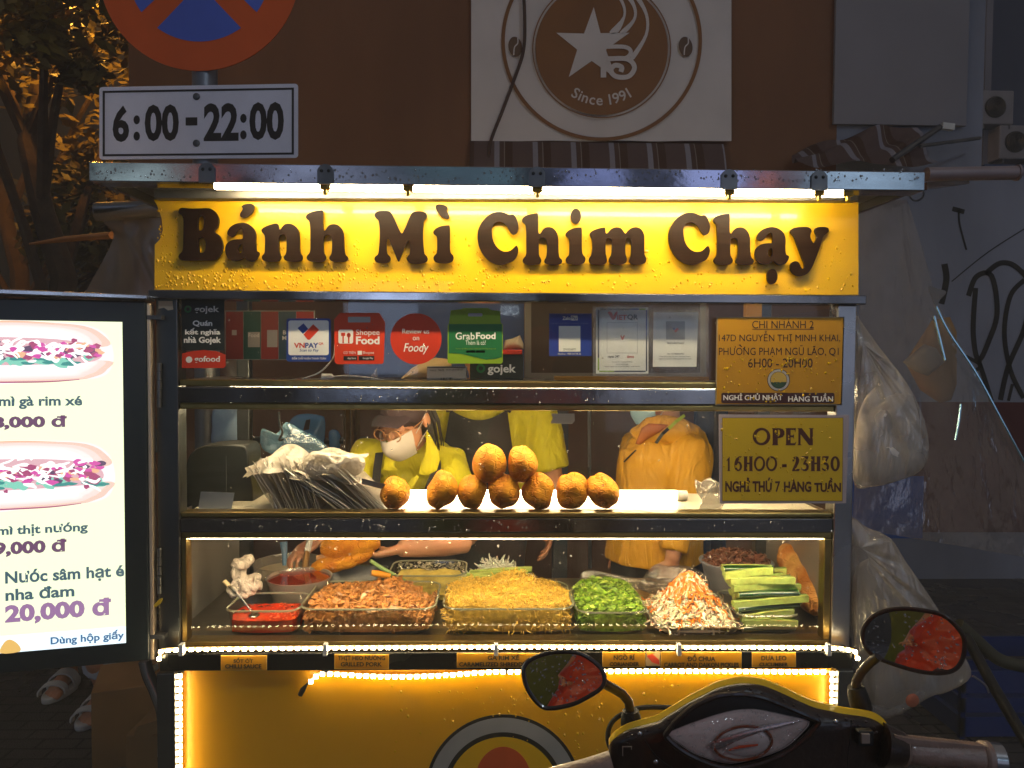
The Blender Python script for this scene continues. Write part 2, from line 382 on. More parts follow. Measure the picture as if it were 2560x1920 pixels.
MB3 = lambda a, b: MBn(a, b)+Vector((0, -0.026, 0))
outl([[(1483, 22), (1500, 87), (1572, 86), (1513, 128), (1540, 200), (1478, 156), (1421, 196), (1442, 128), (1390, 86), (1459, 88)]], None, MB3, CLOTH, ban, name='star')
for a in ([(1522, 84), (1556, 45), (1549, 8), (1525, -20), (1540, -20), (1560, 15), (1562, 45), (1545, 84)], [(1548, 84), (1580, 52), (1580, 22), (1555, -15), (1568, -18), (1588, 20), (1588, 52), (1565, 84)],
          [(1575, 145), (1610, 90), (1610, 40), (1580, -10), (1592, -12), (1618, 40), (1617, 92), (1585, 150)]):
    outl([spline(a, 4)], None, MB3, CLOTH, ban, name='swoosh')
MB4 = lambda a, b: MBn(a, b)+Vector((0, -0.031, 0))
mm = MB()
for pts, w in (([(1507, 198), (1507, 120)], 14), ([(1507, 122), (1560, 122), (1575, 135), (1560, 150), (1515, 150)], 10),
               ([(1515, 152), (1565, 152), (1584, 172), (1570, 195), (1540, 196), (1525, 182), (1535, 168), (1552, 172), (1550, 184)], 12)):
    mo_ = -0.0275-0.0006*len(mm.f)/40; q = stroke(pts, w, lambda a, b, mo_=mo_: MBn(a, b)+Vector((0, mo_, 0))); mm.add(q.v, q.f)
obj('monogram', mm, mat('banner_pale', '#dccfc8', 0.6, 0, 0.08, 3), ban)
def arc_text(s, cx, cy_, r, a_mid, step, h, M, m, parent, bold=0.0, inside=True):
    """letters set one by one along a circle (angles in degrees from straight down, or up when inside is False)"""
    n = len(s); wd = {'i': 0.5, '1': 0.75, ' ': 0.55, 'M': 1.25, 'm': 1.3, 'I': 0.5, 'S': 0.95}
    ws = [wd.get(c, 1.0) for c in s]; tot = sum(ws); pos = 0
    for c, w in zip(s, ws):
        a = (pos+w/2-tot/2)*step+a_mid; pos += w
        if c == ' ': continue
        th = radians(a)
        def box(co, th=th, c=c):
            k = h/0.73; x = (co[:, 0]-(co[:, 0].min()+co[:, 0].max())/2)*k; y = co[:, 1]*k
            if inside: # reading left to right along the bottom of the circle
                ox, oy = cx+(r)*sin(th), cy_+(r)*cos(th); return ox+x*cos(th)-y*(-sin(th))*-1*1, oy-(x*sin(th))-y*cos(th)
            ox, oy = cx+r*sin(th), cy_-r*cos(th); return ox+x*cos(th)+y*sin(th), oy+x*sin(th)-y*cos(th)
        txt(c, box, M, m, parent, bold)
arc_text('Since 1991', 1503, 125, 141, 0, 8.0, 27, MB3, MATS['banner_pale'], ban, 0.012)
for cx in (1712, 1288):
    outl([[(cx+18*cos(radians(t))*0.9+6*sin(radians(t)), 120+24*sin(radians(t))-6*cos(radians(t))) for t in range(0, 360, 12)]], None, MB2, mat('bean_brown', '#6b4a2c', 0.6), ban, name='coffee_bean')
    q = stroke([(cx-4, 142), (cx-2, 122), (cx+6, 112), (cx+6, 98)], 3, lambda a, b: MBn(a, b)+Vector((0, -0.0215, 0))); obj('bean_line', q, MATS['banner_pale'], ban)
# cable hanging over the banner
tag(obj('hanging_cable', MB().tube([P(a, b, YW-0.12) for a, b in spline([(1308, -40), (1312, 60), (1308, 130), (1285, 200), (1255, 280), (1225, 360), (1222, 420)], 5, False)], 0.011, 6), mat('cable_brown', '#4a2c14', .6), smooth=True), 'brown cable hanging across the left side of the star banner', 'cable')
# --- striped awnings under the banner and the grey board
def stripes(): 
    m = bpy.data.materials.new('striped_awning_cloth'); m.use_nodes = True; nt = m.node_tree; L = nt.links; b = nt.nodes['Principled BSDF']; N = nt.nodes.new
    tc = N('ShaderNodeTexCoord'); sx = N('ShaderNodeSeparateXYZ'); L.new(tc.outputs['Object'], sx.inputs[0])
    ml = N('ShaderNodeMath'); ml.operation = 'MULTIPLY'; ml.inputs[1].default_value = 1/0.258; L.new(sx.outputs[0], ml.inputs[0])
    fr = N('ShaderNodeMath'); fr.operation = 'FRACT'; L.new(ml.outputs[0], fr.inputs[0])
    cr = N('ShaderNodeValToRGB'); cr.color_ramp.interpolation = 'CONSTANT'; e = cr.color_ramp.elements; e[0].position = 0; e[0].color = lin('#8e8890'); e[1].position = 0.13; e[1].color = lin('#54382c')
    for p_, c_ in ((0.25, '#8a7a70'), (0.27, '#4a2a14'), (0.47, '#5e4640')): q = e.new(p_); q.color = lin(c_)
    L.new(fr.outputs[0], cr.inputs[0]); L.new(cr.outputs[0], b.inputs['Base Color']); b.inputs['Roughness'].default_value = 0.8
    return m
STRIPE = stripes()
a0, a1 = P(1175, 352, YW-0.06), P(1825, 412, YW-0.22)
tag(obj('awning_valance', MB().grid(lambda u, v: (a0.x+(a1.x-a0.x)*u, YW-0.06-0.16*v+0.012*sin(40*u)*v, a0.z+(a1.z-a0.z)*v-0.25*v*v), 60, 6), STRIPE, smooth=True), 'striped awning valance hanging right under the star banner', 'awning')
b0, b1 = P(2030, 312, YW-0.07), P(2330, 410, YW-0.4)
aw = thing('folded_awning', 'crumpled striped awning folded down at the foot of the blank grey board', 'awning', P(2180, 400, YW-0.4))
obj('fabric', MB().grid(lambda u, v: (P(1960+70*(1-v)*0+(2310-1960)*u+40*(1-v)*(1-u), 400, YW-0.2).x, YW-0.08-0.3*v+0.03*sin(17*u+5*v), b0.z-(b0.z-b1.z)*v-0.22*(1-u)*(1-v)*(1-u)+0.02*sin(11*u+9*v)), 40, 14), STRIPE, aw, smooth=True)
obj('arm', MB().tube([P(2350, 318, YW-0.3), P(2230, 400, YW-0.5)], 0.02, 8).tube([P(2300, 365, YW-0.45), P(2450, 345, YW-0.2)], 0.012, 6), DSTEEL, aw, smooth=True)
obj('tip', MB().box(-0.04, 0.04, -0.02, 0.02, -0.02, 0.02, Matrix.Rotation(radians(6), 3, 'Y'), P(2368, 317, YW-0.3)), WHITEP, aw)
# blank grey board
bo = thing('blank_board', 'large blank grey board on the wall right of the star banner', 'board', P(2260, 308, YW-0.06))
pa, pb = P(2084, 310, YW-0.06), P(2436, -420, YW-0.06)
obj('panel', MB().box(pa.x, pb.x, YW-0.06, YW-0.03, pa.z, pb.z), mat('board_grey', '#8a8488', 0.7, 0, 0.1, 1.5, 0.08, 8), bo, bevel=0.004)
# far building with two air conditioners
YF = 9.0
far = thing('far_building', 'dim blue grey building far behind the low graffiti wall', 'building', (P(2600, 800, YF).x, YF, 0))
obj('wall', MB().box(P(1900, 0, YF).x, 20, YF, YF+1, 0, 9), PAINT_DARK, far)
obj('recess', MB().box(P(2440, 0, YF).x, P(2456, 0, YF).x, YF-0.25, YF-0.02, P(2440, 440, YF).z, 9), PAINT_GREY, far)
def aircon(px, py, label):
    s = 88*(YF-0.5+1.925)/F; c = P(px, py, YF-0.5); w = s*0.5; h = s*0.48
    a = thing('air_conditioner', label, 'air conditioner', (c.x, YF-0.3, c.z-h), 'outdoor units on the far building')
    obj('casing', MB().box(c.x-w, c.x+w, YF-0.5, YF-0.1, c.z-h, c.z+h), mat('aircon_white', '#9a9aa2', 0.5), a, bevel=0.02)
    obj('fan_grille', MB().tube([(c.x-w*0.1, YF-0.52, c.z), (c.x-w*0.1, YF-0.499, c.z)], s*0.3, 24), BLACKP, a)
    mb = MB()
    for k in range(5): mb.tube([(c.x-w*0.1+s*(0.06+0.05*k)*cos(t*pi/12), YF-0.53, c.z+s*(0.06+0.05*k)*sin(t*pi/12)) for t in range(25)], 0.006, 4, False)
    obj('wire_guard', mb, DSTEEL, a)
    for x_ in (-.75, .75): obj('bracket', MB().box(c.x+w*(x_-.05), c.x+w*(x_+.05), YF-0.5, YF, c.z-h-0.06, c.z-h-0.002), DSTEEL, a)
aircon(2492, 268, 'upper air conditioner unit, whole in view, at the top right')
aircon(2542, 355, 'lower air conditioner unit, cut off by the right edge of the view')

# --- trees at the left, lit by the street lamp
LEAF = mat('leaf', '#6e5e1c', 0.5, 0, 0.5, 3, 0.0)
BARK = mat('bark', '#4a3826', 0.9, 0, 0.3, 10, 0.5, 30)
def tree(label, base, height, spread, seed, leaves, low, bare=False):
    rg = random.Random(seed); t = thing('tree', label, 'tree', base, 'trees behind the traffic sign')
    b = Vector(base); trunk = MB(); path = [b+Vector((0.12*sin(i*1.3+seed), 0.06*cos(i*1.7), height*0.62*i/7)) for i in range(8)]
    trunk.tube(path, [0.16-0.014*i for i in range(8)], 9); limbs = []
    for k in range(11):
        s = path[2+k % 6]; a = rg.uniform(0, 6.28); e = s+Vector((cos(a)*spread*rg.uniform(.45, .95), sin(a)*spread*rg.uniform(.4, .8), rg.uniform(.15, .45)*height))
        m_ = (s+e)/2+Vector((0, 0, 0.12*height)); pp = [s*(1-u)**2+m_*2*u*(1-u)+e*u*u for u in (0, .25, .5, .75, 1)]
        trunk.tube(pp, [0.05, 0.04, 0.03, 0.02, 0.01], 6); limbs.append((m_, e))
    obj('trunk', trunk, BARK, t, smooth=True)
    cl = MB()
    clumps = [(l[1]*rg.uniform(.5, 1)+l[0]*0.0 if False else l[0].lerp(l[1], rg.uniform(0.2, 1.1))+Vector((rg.gauss(0, .25), rg.gauss(0, .25), rg.gauss(0, .2))), rg.uniform(.18, .5)) for l in limbs for _ in range(4)]
    for _ in range(leaves):
        c, r = rg.choice(clumps); d = Vector((rg.gauss(0, 1), rg.gauss(0, 1), rg.gauss(0, .7))).normalized()*r*rg.uniform(.5, 1)
        p = c+d
        if p.z < low: continue
        s_ = rg.uniform(.04, .09); u = Vector((rg.gauss(0, 1), rg.gauss(0, 1), rg.gauss(0, .6))).normalized(); w = u.orthogonal().normalized()
        cl.add([p-u*s_, p+w*s_*0.45, p+u*s_, p-w*s_*0.45], [(0, 1, 2, 3)])
    obj('crown', cl, LEAF, t)
tree('tree with yellow lit leaves in the upper left corner', (P(120, 900, 4.6).x, 4.6, 0), 6.2, 1.9, 3, 9000, 2.3)
tree('darker leafy tree half hidden behind the time plate', (P(30, 900, 6.4).x, 6.4, 0), 5.5, 2.2, 8, 7000, 1.9)
# street lamp whose sodium light falls on the trees (its head is above the frame)
SL = Vector((-3.5, 4.3, 4.95))
sl = thing('street_lamp', 'sodium street lamp whose orange light falls on the trees', 'street lamp', (SL.x-1.3, SL.y+0.9, 0))
obj('pole', MB().tube([(SL.x-1.3, SL.y+0.9, 0), (SL.x-1.3, SL.y+0.9, 5.0), (SL.x-0.9, SL.y+0.6, 5.4), (SL.x, SL.y, 5.3)], [0.08, 0.06, 0.05, 0.04], 10), DSTEEL, sl, smooth=True)
obj('lamp_head', MB().ell((SL.x, SL.y, SL.z+0.22), (0.28, 0.14, 0.1)), DSTEEL, sl, smooth=True)
obj('bulb', MB().ell((SL.x, SL.y, SL.z+0.1), (0.12, 0.08, 0.06)), glow('sodium_glow', '#ff9a2a', 80), sl, smooth=True)
ld = bpy.data.lights.new('sodium_light', 'POINT'); ld.energy = 230; ld.color = (1.0, 0.46, 0.06); ld.shadow_soft_size = 0.12
lo = bpy.data.objects.new('sodium_light', ld); COL.objects.link(lo); lo.location = (SL.x, SL.y, SL.z-0.05); lo.parent = sl; lo.matrix_parent_inverse = parent_inv(sl)

fb = thing('dark_building', 'dark building far behind the trees at the left', 'building', (-9, 13, 0))
obj('wall', MB().box(-21, -1.2, 13, 14, 0, 11), mat('dusk_wall', '#3a3a34', .9, 0, .3, .5), fb)
for i in range(5): obj('window', MB().box(-16+2.6*i, -15+2.6*i, 12.97, 12.995, 4.2, 5.6), mat('dark_pane', '#16181a', .2), fb)
# --- traffic sign behind the cart
YS = 0.95; MS = MY(YS)
RED = mat('sign_red', '#f0621c', 0.45, 0, 0.1, 4); SBLUE = mat('sign_blue', '#5a70d0', 0.45, 0, 0.1, 4); SWHITE = mat('sign_white', '#f0e8f0', 0.45, 0, 0.08, 5); SBLACK = mat('sign_black', '#2a1c14', 0.5)
sg = thing('no_stopping_sign', 'round blue no stopping sign with red rim and red cross', 'traffic sign', (P(498, 900, YS).x, YS+0.06, 0))
obj('disc', MB().slab(circ(498, -74, 251, n=72), MS, 0.004), RED, sg)
def sector(a):  # four blue fields between the crossing bars
    r = 178; h = 24; o = []
    for t in range(-40, 41, 4): o.append((r*sin(radians(t)), r*cos(radians(t))))
    k = h*1.4142
    pts = [(0, k)]+[p for p in o if p[1] > abs(p[0])+k][::-1]
    return [(498+x*cos(radians(a))-y*sin(radians(a)), -74+x*sin(radians(a))+y*cos(radians(a))) for x, y in pts]
for a in (0, 90, 180, 270): obj('field', MB().slab(sector(a), MS, 0.001, 0.0015), SBLUE, sg)
xc = P(513, 300, YS+0.05).x
obj('post', MB().tube([(xc, YS+0.05, 0), (xc, YS+0.05, P(500, -280, YS).z)], 0.045, 18), mat('galvanised', '#84868c', 0.45, 0.8, 0.2, 8), sg, smooth=True)
tp = thing('time_plate', 'white plate reading 6:00 - 22:00 under the round sign', 'traffic sign', P(500, 400, YS))
TPM = lambda a, b: MS(a, b-(a-250)*0.018*(1-(b-210)/220*0.6))
obj('plate', MB().slab(rrect(250, 219, 746, 400, 8), TPM, 0.004, 0.006), SWHITE, tp, bevel=0.001)
obj('border', MB().rect(259, 229, 736, 234, TPM, 0.0005, 0.0072).rect(259, 387, 736, 392, TPM, 0.0005, 0.0072).rect(259, 234.01, 264.5, 386.99, TPM, 0.0005, 0.0072).rect(730.5, 234.01, 736, 386.99, TPM, 0.0005, 0.0072), SBLACK, tp)
for s, x0, y0, x1, y1 in (('6', 284, 266, 325, 357), (':', 336, 291, 352, 354), ('00', 364, 265, 449, 356), ('-', 466, 298, 495, 318), ('22', 511, 264, 598, 357), (':', 602, 291, 618, 354), ('00', 625, 263, 711, 356)):
    txt(s, (x0, y0, x1, y1), TPM, SBLACK, tp, 0.035, t=0.0004, off=0.0072)
for py in (247, 362): obj('bolt', MB().ell(TPM(493, py)+Vector((0, -0.008, 0)), (0.013, 0.006, 0.013)), DSTEEL, tp, smooth=True)
# ================================================================ FOOD CART
def X(px, py=960, Y=0.0): return P(px, py, Y).x
def Z(py, px=1280, Y=0.0): return P(px, py, Y).z
YEL = mat('yellow_panel', '#f5bd06', 0.32, 0, 0.04, 3, 0.02, 30, coat=0.25)
ZC = Z(1600, 1280, 0.02)          # food counter
ZB = Z(1283, 1280, 0.03)          # bread shelf
ZU = Z(952, 1280, 0.03)           # upper shelf
cart = thing('food_cart', 'stainless steel and yellow banh mi cart lit by warm light strips', 'food cart', (0.0, 0.3, 0))
xl0, xl1, xr0, xr1 = X(396), X(450), X(2086), X(2122)
D = 0.62                          # depth of the cart body
zt = Z(757)
# roof
YR = -0.20
rl, rr = P(222, 425, YR), P(2313, 447, YR)
zr1, zr0 = P(1280, 417, YR).z, P(1280, 465, YR).z
roof = obj('roof', MB().box(rl.x, rr.x, YR+0.012, 0.85, zr1-0.012, zr1-0.004), DSTEEL, cart)
ROOFM = mat('roof_fascia_steel', '#a8a9b0', 0.14, 1.0, 0.06, 5, 0.10, 6, rvar=0.06, stretch=(1, 1, 2))
obj('fascia', MB().box(rl.x, rr.x, YR, YR+0.01, zr0, zr1).box(rl.x, rr.x, YR+0.0101, YR+0.06, zr0, zr0+0.004).box(rl.x, rl.x+0.008, YR+0.0101, 0.85, zr0+0.0041, zr1-0.013).box(rr.x-0.008, rr.x, YR+0.0101, 0.85, zr0+0.0041, zr1-0.013), ROOFM, roof, bevel=0.002)
obj('roof_frame', MB().box(rl.x+0.02, rr.x-0.02, 0.30, 0.34, zr1-0.055, zr1-0.0125).box(rl.x+0.02, rr.x-0.02, 0.75, 0.79, zr1-0.055, zr1-0.0125), DSTEEL, roof)
MF = MY(YR)
for px in (518, 814, 1342, 1822, 2047):
    yb = 417+(px-1280)*0.0129
    br = obj('bracket', MB().slab([(px-20, yb+50), (px-20, yb+12)]+circ(px, yb+20, 20, n=9, a0=190, a1=350)+[(px+20, yb+12), (px+20, yb+50)], MF, 0.004, 0.0045), DSTEEL, cart, bevel=0.001)
    for dx in (-9, 9): obj('screw', MB().ell(MF(px+dx, yb+17)+Vector((0, -0.005, 0)), (0.004, 0.002, 0.004), nu=8, nv=5), BLACKP, br, smooth=True)
# light tubes under the roof edge
WARM = glow('warm_tube', '#ffe8b8', 98.0)
CLIPY = mat('yellow_clip', '#c9a21a', 0.4)
YT = -0.165
for a, b in ((538, 806), (824, 1012), (1034, 1334), (1352, 1812), (1830, 2036), (2052, 2108)):
    dy = lambda q: (q-1280)*0.0129
    obj('light_tube', MB().tube([P(a, 473+dy(a), YT), P(b, 473+dy(b), YT)], 0.009, 10), WARM, cart, smooth=True)
    obj('tube_holder', MB().box(-0.012, 0.012, -0.01, 0.01, -0.009, 0.02, Matrix.Identity(3), P(b+9, 472+dy(b), YT)).box(-0.004, 0.004, -0.012, -0.002, -0.02, -0.0085, Matrix.Identity(3), P(b+9, 472+dy(b), YT)), CLIPY, cart, bevel=0.002)
# sign board
YP = -0.03; MP = MY(YP)
sb = obj('sign_board', MB().slab([(384, 499), (392, 512), (404, 545), (407, 575), (400, 598), (387, 612), (386, 727), (2146, 737), (2146, 505)], MP, 0.012), YEL, cart)
obj('sign_flange', MB().slab([(384, 474), (384, 496), (2146, 502), (2146, 480)], MY(YP-0.03), 0.03, 0), mat('lit_steel', '#8c8983', 0.5, 1.0, 0.1, 8), cart, bevel=0.003)
LET = mat('brown_letter', '#221206', 0.45, 0, 0.25, 10, 0.06, 30, spec=0.15, stretch=(0.4, 1, 8))
S = 0.1085
G = {}
G['B'] = [[(125,300),(150,235),(215,213),(400,228),(600,228),(740,220),(860,235),(970,310),(1030,420),(1040,540),(1015,650),(940,755),(1050,840),(1110,950),(1135,1080),(1115,1210),(1050,1320),(950,1390),(840,1410),(600,1408),(400,1412),(220,1412),(155,1390),(128,1335),(145,1275),(200,1220),(228,1140),(235,900),(240,560),(228,450),(195,385),(140,345)],
 [(570,470),(590,410),(630,393),(670,410),(700,470),(708,540),(700,640),(670,710),(620,730),(585,720),(565,680),(568,570)], [(575,940),(600,900),(650,890),(710,920),(740,990),(748,1060),(740,1150),(710,1215),(650,1238),(605,1225),(583,1170),(575,1050)]]
G['a'] = [[(1240,790),(1255,730),(1310,650),(1400,590),(1500,558),(1600,552),(1700,575),(1800,640),(1865,730),(1890,850),(1885,1000),(1890,1140),(1910,1200),(1950,1215),(1968,1250),(1950,1310),(1900,1390),(1820,1432),(1730,1430),(1680,1395),(1620,1345),(1540,1395),(1430,1420),(1330,1410),(1250,1360),(1205,1270),(1190,1170),(1210,1060),(1280,980),(1380,940),(1480,930),(1560,928),(1592,905),(1600,840),(1595,760),(1575,700),(1540,675),(1500,700),(1450,760),(1400,830),(1340,870),(1290,862),(1250,830)],
 [(1480,1150),(1495,1090),(1530,1048),(1570,1043),(1588,1080),(1590,1150),(1580,1210),(1540,1238),(1505,1225),(1485,1190)]]
G['acute'] = [[(1565,180),(1610,145),(1680,125),(1760,120),(1820,135),(1848,185),(1835,260),(1780,350),(1700,410),(1610,440),(1555,425),(1530,385),(1540,330),(1575,275),(1590,235),(1580,205)]]
G['n'] = [[(82,730),(105,685),(180,640),(300,595),(410,570),(455,585),(475,640),(482,690),(500,710),(530,690),(570,630),(630,585),(720,575),(810,600),(890,670),(935,770),(950,900),(950,1050),(955,1180),(975,1260),(1015,1310),(1018,1370),(985,1415),(900,1435),(760,1437),(660,1425),(605,1390),(595,1330),(630,1275),(650,1210),(655,1100),(655,980),(648,890),(625,840),(570,815),(520,830),(490,870),(478,950),(478,1100),(485,1210),(510,1285),(528,1340),(500,1400),(430,1430),(280,1437),(150,1425),(100,1380),(92,1320),(130,1275),(155,1230),(160,1100),(165,950),(160,870),(140,820),(100,775)]]
G['h'] = [[(1097,430),(1110,385),(1160,340),(1260,300),(1380,275),(1465,265),(1485,290),(1488,400),(1485,600),(1488,700),(1515,738),(1545,720),(1590,650),(1650,600),(1740,585),(1830,605),(1910,680),(1955,780),(1970,900),(1970,1050),(1980,1200),(2000,1280),(2050,1330),(2055,1385),(2010,1430),(1900,1448),(1760,1447),(1680,1425),(1635,1385),(1635,1335),(1670,1275),(1690,1190),(1695,1060),(1688,930),(1665,860),(1620,830),(1570,828),(1525,850),(1505,900),(1500,1000),(1500,1150),(1510,1240),(1550,1310),(1560,1360),(1530,1415),(1460,1442),(1330,1447),(1200,1435),(1135,1400),(1113,1345),(1135,1295),(1180,1240),(1198,1150),(1198,900),(1195,680),(1185,560),(1165,505),(1120,470)]]
G['M'] = [[(175,385),(195,330),(260,290),(380,278),(490,285),(545,310),(590,390),(660,540),(730,690),(795,795),(840,740),(900,610),(970,440),(1020,345),(1080,300),(1180,290),(1290,300),(1355,340),(1372,400),(1350,450),(1300,515),(1288,600),(1282,750),(1283,950),(1300,1150),(1315,1260),(1370,1320),(1388,1390),(1350,1450),(1250,1480),(1100,1485),(980,1465),(925,1420),(910,1365),(940,1310),(975,1270),(988,1150),(985,1010),(970,955),(925,985),(880,1080),(820,1230),(760,1380),(725,1440),(690,1390),(630,1240),(560,1070),(510,945),(480,920),(455,945),(450,1050),(455,1200),(475,1270),(525,1320),(540,1385),(510,1440),(430,1470),(330,1472),(230,1455),(180,1410),(175,1355),(210,1310),(255,1270),(275,1150),(290,950),(295,750),(285,600),(262,500),(210,450)]]
G['i'] = [[(1513,775),(1530,730),(1600,670),(1720,625),(1870,610),(1893,635),(1897,750),(1895,950),(1900,1150),(1920,1240),(1970,1300),(1980,1360),(1950,1430),(1870,1468),(1750,1475),(1620,1465),(1545,1430),(1520,1365),(1540,1305),(1590,1250),(1605,1150),(1605,1000),(1600,900),(1580,850),(1535,815)]]
G['grave'] = [[(1572,190),(1600,145),(1670,132),(1760,150),(1830,190),(1843,225),(1825,260),(1840,310),(1875,370),(1880,420),(1850,460),(1780,445),(1690,390),(1620,310),(1585,250)]]
G['C'] = [[(128,870),(140,740),(190,610),(270,490),(370,390),(490,325),(620,303),(730,320),(810,355),(870,375),(930,360),(985,400),(1035,500),(1060,610),(1055,710),(1020,790),(950,825),(900,795),(850,720),(800,630),(730,560),(640,525),(560,540),(490,600),(460,690),(465,820),(490,960),(550,1080),(640,1170),(740,1210),(850,1200),(930,1150),(1010,1075),(1050,1120),(1060,1200),(1035,1300),(970,1400),(860,1455),(740,1498),(620,1510),(480,1470),(350,1380),(240,1250),(165,1100),(135,970)]]
G['m'] = [[(668,810),(690,765),(760,720),(880,680),(1000,660),(1020,690),(1028,770),(1050,800),(1085,770),(1140,710),(1210,668),(1300,655),(1380,680),(1430,740),(1478,800),(1530,740),(1590,690),(1660,660),(1740,655),(1820,685),(1880,760),(1910,860),(1912,1000),(1910,1150),(1915,1270),(1950,1350),(1955,1420),(1920,1475),(1830,1500),(1700,1505),(1610,1480),(1568,1420),(1590,1340),(1610,1250),(1615,1100),(1610,980),(1590,915),(1540,890),(1500,905),(1482,970),(1475,1100),(1480,1260),(1510,1350),(1510,1430),(1470,1480),(1370,1505),(1230,1505),(1140,1480),(1100,1420),(1115,1350),(1155,1280),(1172,1150),(1170,1000),(1150,930),(1095,900),(1050,915),(1032,990),(1025,1120),(1030,1260),(1055,1370),(1050,1450),(990,1498),(880,1510),(740,1500),(670,1465),(645,1410),(660,1350),(705,1280),(725,1170),(725,1020),(715,930),(685,870)]]
G['y'] = [[(1012,390),(1030,340),(1100,300),(1250,280),(1390,282),(1465,315),(1490,365),(1475,420),(1460,480),(1475,550),(1510,620),(1545,650),(1580,610),(1605,540),(1610,470),(1580,410),(1570,350),(1600,300),(1680,280),(1790,280),(1860,300),(1885,345),(1870,400),(1810,450),(1760,500),(1720,620),(1650,830),(1570,1040),(1490,1220),(1400,1340),(1290,1395),(1180,1400),(1090,1355),(1030,1280),(1008,1190),(1030,1110),(1090,1065),(1160,1068),(1210,1110),(1245,1190),(1285,1235),(1330,1200),(1325,1120),(1280,1000),(1220,840),(1150,650),(1105,520),(1060,460)]]
G['dot'] = [circ(0, 0, 118, 173, 16)]
def letter(g, x0, y0, x1, y1):
    a = np.array(G[g][0], float); mn, mx = a.min(0), a.max(0)
    pl = [[(x0+(p[0]-mn[0])/(mx[0]-mn[0])*(x1-x0), y0+(p[1]-mn[1])/(mx[1]-mn[1])*(y1-y0)) for p in spline(q, 3)] for q in G[g]]
    outl(pl, None, MP, LET, sb, t=0.008, off=0.018, name='letter')
def cb(ox, oy, x0, y0, x1, y1): return (ox+x0*S, oy+y0*S, ox+x1*S, oy+y1*S)
for g, b in (('B', cb(440, 500, 125, 213, 1135, 1412)), ('a', cb(440, 500, 1190, 552, 1968, 1432)), ('acute', cb(440, 500, 1530, 120, 1848, 440)), ('n', cb(650, 500, 82, 570, 1018, 1437)), ('h', cb(650, 500, 1097, 265, 2055, 1448)),
             ('M', cb(920, 500, 175, 278, 1388, 1485)), ('i', cb(920, 500, 1513, 610, 1980, 1475)), ('grave', cb(920, 500, 1572, 132, 1880, 460)), ('C', cb(1180, 500, 128, 303, 1062, 1510)), ('h', cb(1180, 500, 1147, 333, 2060, 1515)),
             ('i', cb(1400, 500, 112, 660, 568, 1510)), ('dot', cb(1400, 500, 232, 228, 468, 572)), ('m', cb(1400, 500, 645, 655, 1955, 1510)), ('C', cb(1650, 510, 163, 228, 1103, 1420)), ('h', cb(1650, 510, 1180, 248, 2105, 1420)),
             ('a', cb(1860, 540, 205, 283, 975, 1145)), ('dot', cb(1860, 540, 475, 1235, 713, 1585)), ('y', cb(1860, 540, 1008, 280, 1885, 1400))): letter(g, *b)
# posts and rails
zbase = 0.28
POST = mat('post_steel', '#5d6062', 0.35, 1.0, 0.15, 4, 0.06, 30, rvar=0.1)
obj('post', MB().box(xl0, xl1, -0.012, 0.04, Z(1632), Z(735)), POST, cart, bevel=0.003)
obj('post', MB().box(xr0, X(2133), -0.012, 0.04, Z(1622), Z(757)), STEEL, cart, bevel=0.003)
for x0, x1 in ((xl0, xl0+0.04), (X(2133)-0.04, X(2133))): obj('rear_post', MB().box(x0, x1, D-0.04, D, 0.28, zr1-0.013), POST, cart, bevel=0.003)
RAIL = mat('rail_steel', '#8f8f92', 0.14, 1.0, 0.08, 6, 0.04, 20, rvar=0.06)
def rail(name, y0, y1, y_front, y_back, m=RAIL, x0=387, x1=2146, bev=0.003):
    return obj(name, MB().box(X(x0), X(x1), y_front, y_back, Z(y1), Z(y0)), m, cart, bevel=bev)
rail('top_rail', 734, 757, -0.035, 0.03)
rail('rail', 971, 1010, -0.010, 0.05, x0=450.5, x1=2085.5)
rail('rail', 1294, 1330, -0.010, 0.05, x0=450.5, x1=2085.5)
BRASS = mat('warm_trim', '#a08a52', 0.3, 1.0, 0.2, 7, 0.25, 25)
for y0, y1, n in ((953, 969, 1), (1011, 1026, 2), (1281, 1292.5, 3), (1331, 1346, 4), (1601, 1613, 5)):
    obj('trim', MB().box(X(450.5), X(2085.5), -0.004, 0.045, Z(y1), Z(y0)), BRASS, cart, bevel=0.003)
obj('trim', MB().box(X(450.5), X(464), -0.004, 0.03, Z(1600.5), Z(1346.5)), BRASS, cart, bevel=0.002)
obj('trim', MB().box(X(2068), X(2085.5), -0.004, 0.03, Z(1600.5), Z(1346.5)), BRASS, cart, bevel=0.002)
# shelves, sides, counter
obj('shelf', MB().box(xl1, xr0, 0.0455, 0.30, ZU-0.012, ZU), STEEL, cart)
obj('shelf', MB().box(xl1, xr0, 0.0455, 0.32, ZB-0.012, ZB), mat('pale_shelf', '#c9bfa8', 0.4, 0, 0.1, 5), cart)
obj('counter', MB().box(xl0, X(2133), 0.0455, D-0.05, ZC-0.02, ZC), mat('counter_steel', '#8f8a80', 0.4, 1.0, 0.2, 6, 0.1, 40), cart)
SIDE = mat('side_sheet', '#a09a90', 0.35, 0.6, 0.15, 2, 0.15, 5)
obj('side_panel', MB().box(xl0+0.002, xl0+0.006, 0.0401, D-0.041, ZC-0.3, ZB-0.013), SIDE, cart)
obj('side_panel', MB().box(X(2133)-0.006, X(2133)-0.002, 0.0401, D-0.041, ZC-0.3, ZB-0.013), SIDE, cart)
GLASS = film('pane_glass', '#f4f8f6', gloss=0.55, rough=0.03, fres=True)
obj('side_glass', MB().box(xl0+0.002, xl0+0.005, 0.0401, D-0.041, ZB-0.0125, zt), GLASS, cart)
obj('side_glass', MB().box(X(2133)-0.005, X(2133)-0.002, 0.0401, D-0.041, ZB-0.0125, zt), GLASS, cart)
